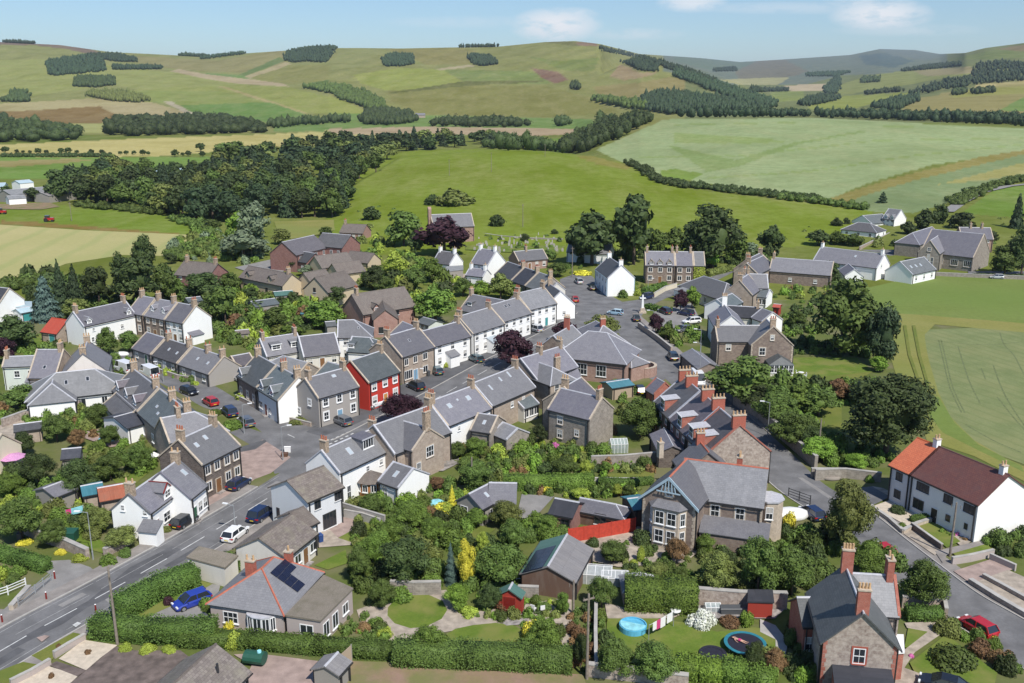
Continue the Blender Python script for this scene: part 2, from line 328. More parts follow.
leaf_mat('leaf_yellow',(.42,.4,.03),.2,.01,(.6,.52,.06));leaf_mat('leaf_lime',(.17,.21,.03),.2,.01);leaf_mat('leaf_olive',(.085,.10,.025))
leaf_mat('leaf_silver',(.10,.13,.075),.15,.01);leaf_mat('leaf_copper',(.024,.010,.016),.15,.01,(.045,.018,.026));leaf_mat('leaf_rust',(.11,.065,.03));leaf_mat('leaf_conifer',(.024,.038,.016),.2)
leaf_mat('leaf_blue',(.06,.095,.08),.15,.01);leaf_mat('leaf_white',(.5,.55,.38),.1,.01,(.75,.76,.66));leaf_mat('leaf_pink',(.5,.12,.28),.2,.02);leaf_mat('leaf_hedge',(.055,.092,.018),.2)
plain('bark',(.13,.095,.07),.95,var=.3,scale=4);plain('bark_pale',(.3,.26,.2),.95,var=.3,scale=4)
plain('metal_grey',(.42,.44,.45),.4,.4,var=.08);plain('pole_wood',(.25,.21,.17),.9,var=.2,scale=3)
# ------------------------------------------------------------------ mesh helpers
class MB:
 def __init__(s): s.v=[];s.f=[];s.m=[]
 def poly(s,pts,mat=0):
  i=len(s.v);s.v+=[Vector(p) for p in pts];s.f.append(tuple(range(i,i+len(pts))));s.m.append(mat)
 def hexa(s,p,mat=0):
  """8 points: bottom 4 counter-clockwise, then top 4"""
  i=len(s.v);s.v+=[Vector(q) for q in p]
  for q in ((3,2,1,0),(4,5,6,7),(0,1,5,4),(1,2,6,5),(2,3,7,6),(3,0,4,7)):
   s.f.append(tuple(i+k for k in q));s.m.append(mat)
 def box(s,x0,x1,y0,y1,z0,z1,mat=0,fr=None):
  p=[(x0,y0,z0),(x1,y0,z0),(x1,y1,z0),(x0,y1,z0),(x0,y0,z1),(x1,y0,z1),(x1,y1,z1),(x0,y1,z1)]
  if fr: p=[fr@Vector(q) for q in p]
  s.hexa(p,mat)
 def cyl(s,a,b_,r0,r1=None,n=8,mat=0,cap=True):
  a=Vector(a);b_=Vector(b_);r1=r0 if r1 is None else r1
  d=(b_-a).normalized();q=d.orthogonal().normalized();w_=d.cross(q)
  i=len(s.v)
  for k in range(n):
   c=q*math.cos(2*math.pi*k/n)+w_*math.sin(2*math.pi*k/n)
   s.v+=[a+c*r0,b_+c*r1]
  for k in range(n):
   k2=(k+1) % n
   s.f.append((i+2*k,i+2*k2,i+2*k2+1,i+2*k+1));s.m.append(mat)
  if cap:
   s.f.append(tuple(i+2*k+1 for k in range(n)));s.m.append(mat)
   s.f.append(tuple(i+2*k for k in reversed(range(n))));s.m.append(mat)
 def prism(s,outline,fr,y0,y1,mat=0):
  """outline [(x,z)...] extruded along local y"""
  n=len(outline)
  A=[fr@Vector((x,y0,z)) for x,z in outline];B=[fr@Vector((x,y1,z)) for x,z in outline]
  i=len(s.v);s.v+=A+B
  s.f.append(tuple(range(i,i+n)));s.m.append(mat)
  s.f.append(tuple(reversed(range(i+n,i+2*n))));s.m.append(mat)
  for k in range(n):
   k2=(k+1) % n
   s.f.append((i+k2,i+k,i+n+k,i+n+k2));s.m.append(mat)
def mk(name,mb,mats,parent=None,loc=None,smooth=False,uv=True,inv=None):
 """one mesh object; vertices are given in world space unless inv is identity"""
 if isinstance(mats,str): mats=[mats]
 me=bpy.data.meshes.new(name)
 if inv is None:
  if parent is not None: inv=world_mat(parent).inverted()
  elif loc is not None: inv=Matrix.Translation(-Vector(loc))
  else: inv=Matrix.Identity(4)
 me.from_pydata([tuple(inv@v) for v in mb.v],[],mb.f)
 for m_ in mats: me.materials.append(MATS[m_])
 if len(mats)>1: me.polygons.foreach_set('material_index',mb.m)
 if uv:
  ul=me.uv_layers.new(name='UVMap');dat=ul.data
  for p in me.polygons:
   n=p.normal
   t=Vector((-n.y,n.x,0))
   t=t.normalized() if t.length>1e-3 else Vector((1,0,0))
   bt=n.cross(t)
   for li,vi in zip(p.loop_indices,p.vertices):
    c=me.vertices[vi].co;dat[li].uv=(c.dot(t),c.dot(bt))
 if smooth: me.polygons.foreach_set('use_smooth',[True]*len(me.polygons))
 me.update()
 o=bpy.data.objects.new(name,me);COL.objects.link(o)
 if parent is not None: o.parent=parent
 elif loc is not None: o.location=loc
 return o
def world_mat(o):
 m=o.matrix_basis.copy()
 return world_mat(o.parent)@m if o.parent else m
def tag(o,label,cat,group=None):
 o['label']=label;o['category']=cat
 if group: o['group']=group
 return o
def empty(name,loc,rz,label,cat,group=None):
 o=bpy.data.objects.new(name,None);COL.objects.link(o);o.location=loc;o.rotation_euler=(0,0,rz)
 o.empty_display_size=.5
 return tag(o,label,cat,group)
def struct(o,kind='structure'): o['kind']=kind;return o
def copy_tree(o,parent=None):
 c=o.copy();COL.objects.link(c)
 if parent is not None: c.parent=parent
 for ch in list(o.children): copy_tree(ch,c)
 return c
def frame(origin,ang): return Matrix.Translation(Vector(origin))@Matrix.Rotation(ang,4,'Z')
# ------------------------------------------------------------------ the land
def inside(poly,X,Y):
 r=np.zeros(X.shape,bool);n=len(poly);j=n-1
 for i in range(n):
  xi,yi=poly[i];xj,yj=poly[j]
  if yi!=yj:
   r ^=((yi>Y)!=(yj>Y)) & (X<(xj-xi)*(Y-yi)/(yj-yi)+xi)
  j=i
 return r
def RP(reg,pts): return [PX(reg,*p) for p in pts]
FIELDS=[  # region, outline, colour of the crop or pasture as the camera records it; far hills have haze painted in
 ('F',[(-900,0),(1024,0),(1024,330),(-900,345)],(142,145,90)),
 ('F',[(-300,120),(0,118),(200,112),(330,135),(480,150),(640,160),(760,200),(420,205),(330,190),(0,235),(-300,235)],(150,155,92)),
 ('F',[(-200,46),(0,62),(150,65),(230,75),(300,96),(280,104),(200,86),(100,74),(0,73),(-200,60)],(128,112,96)),
 ('F',[(400,105),(520,112),(640,118),(830,85),(830,130),(700,155),(520,145),(400,125)],(148,143,96)),
 ('F',[(600,155),(690,160),(780,170),(700,175),(610,163)],(118,142,82)),
 ('F',[(700,160),(820,108),(835,118),(720,165)],(110,128,74)),
 ('F',[(715,165),(840,122),(850,130),(735,172)],(172,160,122)),
 ('F',[(520,143),(600,158),(830,185),(845,195),(690,186),(600,172),(500,150)],(180,165,132)),
 ('F',[(730,170),(850,132),(1024,128),(1024,165),(930,180),(850,190)],(140,140,82)),
 ('F',[(930,180),(1024,165),(1024,210),(960,200),(880,195)],(104,122,66)),
 ('F',[(400,205),(700,190),(840,195),(1024,240),(1024,275),(900,272),(790,235),(640,210)],(146,152,84)),
 ('F',[(250,207),(380,205),(640,208),(790,240),(530,250),(440,240),(380,228)],(140,150,84)),
 ('F',[(640,195),(660,195),(900,272),(885,275)],(172,160,112)),
 ('F',[(-300,262),(0,245),(300,228),(380,236),(440,240),(520,262),(560,275),(300,278),(0,270),(-300,290)],(176,166,122)),
 ('F',[(-100,262),(40,268),(290,252),(340,275),(320,300),(180,305),(60,290)],(138,116,74)),
 ('F',[(290,252),(440,243),(540,268),(540,280),(345,280)],(176,164,124)),
 ('F',[(180,305),(320,300),(330,330),(250,330)],(166,168,108)),
 ('F',[(475,238),(500,238),(572,275),(556,279)],(186,176,150)),
 ('F',[(530,250),(790,240),(890,275),(900,292),(780,300),(700,290),(560,270)],(112,140,74)),
 ('F',[(800,305),(1024,300),(1024,325),(800,328)],(118,142,80)),
 ('F',[(-900,340),(240,335),(330,348),(300,356),(-900,366)],(116,130,66)),
 ('F',[(-900,380),(0,365),(330,350),(770,335),(1024,322),(1100,320),(1100,352),(860,368),(640,385),(440,400),(-900,400)],(194,183,122)),
 ('F',[(-900,398),(0,398),(300,402),(660,400),(620,430),(600,470),(440,460),(300,460),(-900,490)],(120,148,74)),
 ('F',[(-600,415),(0,412),(200,406),(290,408),(200,418),(0,432),(-600,440)],(160,150,100)),
 ('F',[(-900,540),(100,535),(480,570),(600,625),(560,628),(200,605),(0,592),(-900,570)],(122,142,60)),
 ('F',[(0,586),(120,592),(600,632),(560,632),(120,605),(0,596)],(140,120,70)),
 ('F',[(580,600),(640,630),(620,660),(560,680),(590,640)],(150,125,85)),
 ('G',[(-30,0),(1024,0),(1024,330),(-30,330)],(140,142,86)),
 ('G',[(0,80),(130,80),(300,88),(300,130),(240,135),(120,100),(30,150),(-30,150)],(142,145,90)),
 ('G',[(130,86),(350,80),(400,90),(375,130),(250,132),(200,105)],(140,135,82)),
 ('G',[(40,160),(180,140),(300,145),(370,188),(140,208),(60,185)],(150,157,84)),
 ('G',[(140,208),(380,192),(600,192),(760,235),(820,270),(600,285),(240,275),(150,240)],(134,133,76)),
 ('G',[(300,145),(560,150),(620,185),(380,190)],(130,142,82)),
 ('G',[(-30,220),(70,262),(60,275),(-30,272)],(150,156,84)),
 ('G',[(280,143),(380,130),(395,136),(290,148)],(176,165,130)),
 ('G',[(370,178),(600,178),(600,181),(380,192),(150,215),(150,212)],(108,112,62)),
 ('G',[(560,140),(640,152),(668,175),(630,186),(590,170)],(134,108,90)),
 ('G',[(580,64),(640,58),(690,66),(700,78),(640,70)],(122,122,76)),
 ('G',[(690,66),(740,60),(758,76),(700,76)],(138,116,96)),
 ('G',[(740,195),(860,185),(960,168),(1024,175),(1024,215),(880,225),(860,235),(760,222)],(148,138,90)),
 ('G',[(790,165),(818,130),(835,133),(880,155),(930,152),(920,160),(830,178)],(160,142,108)),
 ('G',[(550,105),(640,120),(760,110),(740,150),(660,150)],(126,136,76)),
 ('G',[(-30,272),(60,275),(740,290),(760,318),(-30,318)],(122,146,82)),
 ('G',[(-30,318),(240,312),(740,320),(720,332),(560,340),(240,332),(0,338),(-30,338)],(182,162,132)),
 ('G',[(-30,334),(110,336),(60,350),(-30,362)],(192,184,124)),
 ('G',[(530,350),(690,345),(640,390),(620,382)],(118,142,70)),
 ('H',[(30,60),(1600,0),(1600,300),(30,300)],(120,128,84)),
 ('H',[(-30,60),(300,90),(800,60),(800,160),(500,160),(380,190),(170,190),(-30,150)],(116,127,112)),  # far hill colours from here on down are turned bluer to paint in haze
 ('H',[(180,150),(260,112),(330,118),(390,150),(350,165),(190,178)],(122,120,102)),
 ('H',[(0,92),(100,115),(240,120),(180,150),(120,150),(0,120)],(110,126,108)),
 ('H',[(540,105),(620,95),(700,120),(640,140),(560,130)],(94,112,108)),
 ('H',[(600,84),(760,88),(800,102),(740,118),(640,105)],(116,128,120)),  # last of the far hill colours with haze mixed in
 ('H',[(130,175),(340,166),(330,175),(300,190),(190,190)],(168,166,122)),
 ('H',[(320,192),(444,186),(444,207),(340,208)],(196,180,148)),
 ('H',[(470,195),(560,165),(660,150),(870,135),(880,155),(760,175),(600,205),(480,222)],(142,148,88)),
 ('H',[(700,150),(870,135),(880,155),(740,165)],(160,150,110)),
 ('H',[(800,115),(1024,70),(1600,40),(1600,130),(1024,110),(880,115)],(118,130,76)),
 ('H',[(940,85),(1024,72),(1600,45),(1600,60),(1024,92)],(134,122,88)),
 ('H',[(280,210),(380,208),(380,235),(300,240)],(134,146,82)),
 ('H',[(390,250),(450,235),(500,222),(720,210),(600,238),(520,262),(400,262)],(146,154,82)),
 ('H',[(670,262),(690,235),(800,212),(880,198),(1024,182),(1600,150),(1600,280),(950,275),(700,272)],(152,144,92)),
 ('H',[(800,215),(880,205),(1024,195),(1600,170),(1600,190),(1000,215),(820,228)],(152,152,84)),
 ('H',[(880,190),(1024,175),(1600,150),(1600,160),(1024,184),(882,202)],(184,172,120)),
 ('H',[(950,265),(1024,225),(1600,210),(1600,280)],(120,144,78)),
 ('H',[(-230,380),(-30,292),(0,290),(400,286),(1024,317),(1600,330),(1600,370),(1024,385),(750,425),(560,480),(440,530),(340,520),(190,492),(-80,450)],(158,172,124)),
 ('H',[(0,360),(0,330),(240,345),(350,355),(250,362)],(148,165,104)),
 ('H',[(0,305),(400,298),(700,312),(700,315),(400,301),(0,308)],(146,163,104)),
 ('H',[(-100,400),(200,395),(600,350),(1024,345),(1024,348),(600,354),(200,399),(-100,404)],(148,165,106)),
 ('H',[(100,460),(400,440),(700,395),(1024,362),(1024,365),(700,399),(400,445),(100,465)],(148,165,106)),
 ('H',[(-20,365),(180,410),(350,358),(560,322),(570,326),(360,365),(180,432),(90,445),(90,440)],(142,160,102)),
 ('H',[(-40,440),(0,436),(90,450),(50,468),(0,470),(-40,455)],(128,150,74)),
 ('H',[(430,528),(460,520),(640,463),(900,400),(1024,380),(1600,350),(1600,358),(1024,393),(700,470),(560,512),(500,538)],(150,142,86)),
 ('H',[(500,537),(560,512),(700,470),(1024,393),(1600,355),(1600,430),(1024,460),(930,485),(800,535),(700,565),(560,560)],(136,152,108)),
 ('H',[(770,482),(1024,417),(1600,370),(1600,400),(1024,450),(900,470)],(168,164,106)),
 ('H',[(840,565),(940,495),(1024,480),(1600,460),(1600,560),(1024,580)],(118,143,68)),
 ('G',[(-40,520),(15,485),(60,440),(120,405),(200,383),(400,378),(600,383),(700,395),(850,420),(930,475),(1024,495),(1400,540),(1560,560),(1560,600),(1400,660),(1000,680),(0,680),(-40,590)],(126,142,58)),
 ('G',[(680,395),(740,398),(850,425),(840,440),(760,425)],(142,138,74)),
]
def patch_colour():
 """rows of sight lines spread over the relief, one sheet in world space"""
 pxs=np.concatenate([np.arange(-500,-20,12),np.arange(-20,1044,2.2),np.arange(1044,1530,12)])
 nrow=205
 V=[];PXX=[];PYY=[]
 for px in pxs:
  rp,rd=rows_at(px)
  ys=np.concatenate([np.linspace(300,rp[0],12,endpoint=False),np.linspace(rp[0],rp[1],46,endpoint=False),np.linspace(rp[1],rp[2],4,endpoint=False),
                             np.linspace(rp[2],rp[3],40,endpoint=False),np.linspace(rp[3],rp[4],6,endpoint=False),np.linspace(rp[4],rp[5],34,endpoint=False),
                             np.linspace(rp[5],rp[6],8,endpoint=False),np.linspace(rp[6],rp[7],40)])
  inv=np.interp(ys,rp[::-1],(1/rd)[::-1])
  d=1/inv
  d=roll(px,ys,d);fl=(ys>=rp[0]) | ((ys>=rp[1]) & (abs(rd[1]-flatY(rp[1]))<2))
  d[fl]=[flatY(y) for y in ys[fl]]
  u=(px-512)/F_PX;v=(ys-341.5)/F_PX
  t=d/(cp-v*sp)
  col=np.stack([u*t,d,CAM_H+t*(-sp-v*cp)],1)
  last=col[-1]
  back=np.array([[last[0]*k,last[1]*k,last[2]*(1.0-(k-1)*1.6)] for k in (1.12,1.4,2.0)])
  V.append(np.vstack([col,back]));PXX.append(np.full(len(ys)+3,px));PYY.append(np.concatenate([ys,[ys[-1]]*3]))
 V=np.array(V);PXX=np.array(PXX);PYY=np.array(PYY)
 nc,nr=V.shape[:2]
 colr=np.empty((nc,nr,3));colr[:]=lin((120,130,66))
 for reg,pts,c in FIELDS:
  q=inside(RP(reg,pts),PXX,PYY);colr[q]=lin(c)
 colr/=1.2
 me=bpy.data.meshes.new('terrain')
 idx=np.arange(nc*nr).reshape(nc,nr)
 q=np.stack([idx[:-1,:-1],idx[1:,:-1],idx[1:,1:],idx[:-1,1:]],-1).reshape(-1,4)
 me.vertices.add(nc*nr);me.vertices.foreach_set('co',V.reshape(-1).astype('f4'))
 me.loops.add(q.size);me.loops.foreach_set('vertex_index',q.reshape(-1).astype('i4'))
 me.polygons.add(len(q));me.polygons.foreach_set('loop_start',(np.arange(len(q))*4).astype('i4'))
 me.update(calc_edges=True)
 a=me.color_attributes.new('Field','FLOAT_COLOR','POINT')
 buf=np.ones((nc*nr,4),'f4');buf[:,:3]=colr.reshape(-1,3);a.data.foreach_set('color',buf.reshape(-1))
 me.polygons.foreach_set('use_smooth',[True]*len(q))
 m,nt,b=newmat('land')
 at_=N(nt,'ShaderNodeAttribute',attribute_name='Field');tcn=N(nt,'ShaderNodeTexCoord')
 n1=N(nt,'ShaderNodeTexNoise',Scale=.012,Detail=8.0,Roughness=.6);nt.links.new(tcn.outputs['Object'],n1.inputs['Vector'])
 mpn=N(nt,'ShaderNodeMapping');mpn.inputs['Scale'].default_value=(.04,.012,.05);nt.links.new(tcn.outputs['Object'],mpn.inputs[0])
 n2=N(nt,'ShaderNodeTexNoise',Scale=1.0,Detail=8.0,Roughness=.7);nt.links.new(mpn.outputs[0],n2.inputs['Vector'])
 n3=N(nt,'ShaderNodeTexNoise',Scale=.16,Detail=8.0,Roughness=.8);nt.links.new(tcn.outputs['Object'],n3.inputs['Vector'])
 dk=N(nt,'ShaderNodeHueSaturation');dk.inputs['Value'].default_value=.66;dk.inputs['Saturation'].default_value=1.15;nt.links.new(at_.outputs['Color'],dk.inputs['Color'])
 lt=mix(nt,.35,at_.outputs['Color'],(.38,.32,.17))
 c=mix(nt,rng_map(nt,n1.outputs['Fac'],.45,.66,0,.75),at_.outputs['Color'],dk.outputs[0])
 c=mix(nt,rng_map(nt,n2.outputs['Fac'],.45,.68,0,.75),c,lt)
 c=mix(nt,rng_map(nt,n3.outputs['Fac'],.42,.66,0,.75),c,dk.outputs[0])
 nt.links.new(c,b.inputs['Base Color']);b.inputs['Roughness'].default_value=1.0;b.inputs['Specular IOR Level'].default_value=.05
 me.materials.append(m)
 o=bpy.data.objects.new('terrain',me);COL.objects.link(o);struct(o)
 return V
LANDV=patch_colour()
mb=MB()
y1=flatY(300)
xl=(-500-512)/F_PX*y1/(cp-(300-341.5)/F_PX*sp);xr=(1529-512)/F_PX*y1/(cp-(300-341.5)/F_PX*sp)
mb.poly([(-420,-160,0),(420,-160,0),(420,40,0),(-420,40,0)])
mb.poly([(-420,40,0),(420,40,0),(xr,y1,0),(xl,y1,0)])
struct(mk('village_ground',mb,'soil'))
def tri_sheet(name,pts,mat,z,kind='structure',label=None,edge=0.0):
 """a flat surface: outline of world points, filled"""
 mb=MB();mb.poly([(p[0],p[1],z) for p in pts])
 import bmesh
 o=mk(name,mb,mat)
 bm=bmesh.new();bm.from_mesh(o.data);bmesh.ops.triangulate(bm,faces=bm.faces[:])
 for f in bm.faces:
  if f.normal.z<0: f.normal_flip()
 bm.to_mesh(o.data);bm.free()
 struct(o,kind)
 return o
def patch(reg,pts,mat,z,name):
 return tri_sheet(name,[A_(reg,*p) for p in pts],mat,z)
def ribbon(name,line,w0,w1,mat,z,h=0.0):
 """strip along a line of world points, from offset w0 to w1 on its right side; h>0 makes it a raised solid"""
 pts=[Vector((p[0],p[1],0)) for p in line];L=[];Rr=[]
 for k,p in enumerate(pts):
  a=pts[max(0,k-1)];b_=pts[min(len(pts)-1,k+1)]
  d=(b_-a).normalized();n=Vector((d.y,-d.x,0))
  L.append(p+n*w0);Rr.append(p+n*w1)
 mb=MB()
 for k in range(len(pts)-1):
  q=[L[k],Rr[k],Rr[k+1],L[k+1]]
  if h: mb.hexa([(v.x,v.y,z) for v in q]+[(v.x,v.y,z+h) for v in q])
  else: mb.poly([(v.x,v.y,z) for v in q])
 return struct(mk(name,mb,mat))
def smooth_line(pts,n=6):
 out=[];P=[pts[0]]+list(pts)+[pts[-1]]
 for k in range(1,len(P)-2):
  for q in range(n):
   t=q/n
   out.append(.5*((2*P[k])+(P[k+1]-P[k-1])*t+(2*P[k-1]-5*P[k]+4*P[k+1]-P[k+2])*t*t+(3*P[k]-P[k-1]-3*P[k+1]+P[k+2])*t**3))
 out.append(P[-2]);return out
main_left=smooth_line([at(-160,720),at(0,629),at(76,589.5),at(118,567),at(160,544),at(200,521),at(258,487),at(298,461),at(326,444),at(352,431),at(419,396),at(480,363),at(530,338),at(557,324),at(578,313)])
ribbon('main_road',main_left,0,7.2,'asphalt',.012)
ribbon('kerb',main_left[:37],-.16,0,'kerb',0,.12);ribbon('kerb',main_left[:37],7.2,7.36,'kerb',0,.12)
ribbon('kerb',main_left[50:],-.16,0,'kerb',0,.10);ribbon('kerb',main_left[40:72],7.2,7.36,'kerb',0,.12)
ribbon('pavement',main_left[:37],-2.0,-.16,'pavement',0,.11);ribbon('pavement',main_left[:74],7.36,9.0,'pavement',0,.11)
ribbon('lay_by',main_left[48:],-6.6,-.16,'asphalt_dark',.008)
def dashes(line,off,w,on,gap,z=.02,start=0.0,end=1e9,mat='paint_white',name='road_marking'):
 mb=MB();s=0.;acc_=[]
 pts=[Vector((p[0],p[1],0)) for p in line]
 cum=[0.]
 for k in range(1,len(pts)): cum.append(cum[-1]+(pts[k]-pts[k-1]).length)
 def P(s):
  k=max(0,min(len(pts)-2,int(np.searchsorted(cum,s))-1));t=(s-cum[k])/max(1e-6,cum[k+1]-cum[k])
  d=(pts[k+1]-pts[k]).normalized();n=Vector((d.y,-d.x,0));return pts[k]+d*(s-cum[k])+n*off,n
 s=start
 while s+on<min(end,cum[-1]):
  a,n1=P(s);b_,n2=P(s+on)
  mb.poly([a-n1*w/2+Vector((0,0,z)),a+n1*w/2+Vector((0,0,z)),b_+n2*w/2+Vector((0,0,z)),b_-n2*w/2+Vector((0,0,z))])
  s+=on+gap
 if mb.f: struct(mk(name,mb,mat))
dashes(main_left,3.6,.14,4.0,2.2);dashes(main_left[12:36],2.3,.1,1000,1,end=34,start=0) if False else None
dashes(main_left[4:44],.55,.08,8.0,.4,mat='paint_worn');dashes(main_left[4:34],6.3,.08,6.0,2.5,mat='paint_worn');dashes(main_left[6:40],2.4,.07,9.0,1.5,mat='paint_worn')
patch('s',[(40,500),(120,455),(420,290),(620,130),(700,160),(560,260),(420,320),(300,400),(160,470),(60,520)],'asphalt_dark',.016,'road_patch')
patch('s',[(500,230),(620,130),(820,30),(860,45),(700,150),(560,250)],'asphalt_dark',.0165,'road_patch')
patch('s',[(500,285),(600,225),(720,165),(740,185),(620,250),(520,300)],'asphalt_pale',.0175,'road_patch')
patch('s',[(345,410),(370,395),(388,402),(362,420)],'paint_white',.13,'road_marking')
patch('s',[(175,470),(215,458),(237,462),(200,490)],'paving_pink',.13,'pavement')
side_l=smooth_line([at(318,446),at(300,425),at(268,406),at(237,399),at(217,388),at(190,375),at(155,363),at(120,355),at(85,352)])
ribbon('side_street',[Vector(p) for p in reversed(side_l)],-.2,6.5,'asphalt',.016)
patch('g',[(250,620),(330,590),(470,640),(640,560),(760,590),(900,530),(1010,480),(1010,560),(900,680),(760,700),(600,800),(480,830),(420,720)],'asphalt',.02,'junction')
patch('g',[(680,585),(780,560),(1010,480),(1012,520),(860,590),(720,640),(640,618)],'asphalt_dark',.024,'lay_by')
patch('m',[(60,470),(110,440),(250,260),(300,210),(420,150),(500,200),(560,240),(460,320),(380,350),(240,440),(60,560),(30,540)],'paving_pink',.03,'forecourt')
patch('m',[(300,190),(430,150),(440,160),(380,200),(300,215)],'asphalt_dark',.036,'road_patch')
patch('c',[(830,640),(880,590),(985,590),(975,560),(915,450),(1000,420),(1060,440),(1130,520),(1240,580),(1240,660),(1100,740),(900,740)],'asphalt',.02,'market_square')
patch('d',[(0,450),(60,470),(160,520),(250,560),(360,545),(480,500),(600,470),(700,430),(770,400),(790,420),(720,455),(600,500),(480,540),(400,580),(370,620),(400,683),(60,683),(0,640)],'asphalt',.024,'market_square')
patch('i',[(290,10),(420,60),(560,60),(620,110),(580,130),(600,180),(700,250),(770,310),(830,400),(700,470),(600,420),(520,250),(420,110),(300,160),(260,80)],'asphalt',.028,'market_square')
patch('d',[(430,600),(600,560),(640,640),(560,670),(450,683),(420,640)],'asphalt_pale',.03,'car_park')
south_l=smooth_line([at(631,314),at(650,331),at(670,349),at(690,368),at(715,390),at(735,407),at(751,420),at(788,452),at(818,481),at(846,499),at(871,514),at(905,541),at(935,564),at(975,594),at(1024,622),at(1090,662)])
ribbon('south_road',south_l,-.3,7.0,'asphalt',.014)
ribbon('pavement',south_l[:40],-1.8,-.3,'pavement',0,.1);ribbon('kerb',south_l[60:],-.45,-.3,'kerb',0,.11);ribbon('pavement',south_l[60:],-2.2,-.45,'pavement',0,.1)
ribbon('kerb',south_l[36:],7.0,7.16,'kerb',0,.11)
patch('e',[(430,252),(560,185),(580,205),(580,240),(640,262),(540,272),(500,262)],'asphalt',.02,'church_road')
patch('s',[(-40,40),(0,20),(240,100),(330,95),(430,130),(480,170),(340,240),(130,330),(-60,420),(-60,400),(120,240),(250,170),(180,130),(-40,90)],'asphalt_pale',.024,'lane')
patch('s',[(-60,420),(-60,290),(0,330),(120,330),(200,270),(240,190),(300,210),(220,290),(60,380)],'pavement',.02,'pavement')
ur=[terr(*PX('e',x,y)) for x,y in [(745,118),(800,80),(860,48),(960,25),(1100,10)]]
mb=MB()
for k in range(len(ur)-1):
 a,b_=ur[k],ur[k+1];n=Vector((3.0,0,0));up=Vector((0,0,.5))
 mb.poly([a-n+up,a+n+up,b_+n+up,b_-n+up])
struct(mk('hill_road',mb,'asphalt_pale'))
dashes([A_('g',735,672),A_('g',872,610)],0,.35,.7,.6,z=.034);dashes([A_('g',742,678),A_('g',878,616)],.5,.3,.7,.6,z=.034)
dashes([A_('g',545,630),A_('g',600,655)],0,.15,2,1,z=.034)
dashes([A_('d',60,570),A_('d',95,600),A_('d',112,625),A_('d',100,645)],0,.25,30,1,z=.034)
dashes([A_('d',215,580),A_('d',330,560),A_('d',470,520)],0,.2,60,1,z=.034)
Z1,Z2,Z3=.05,.058,.066
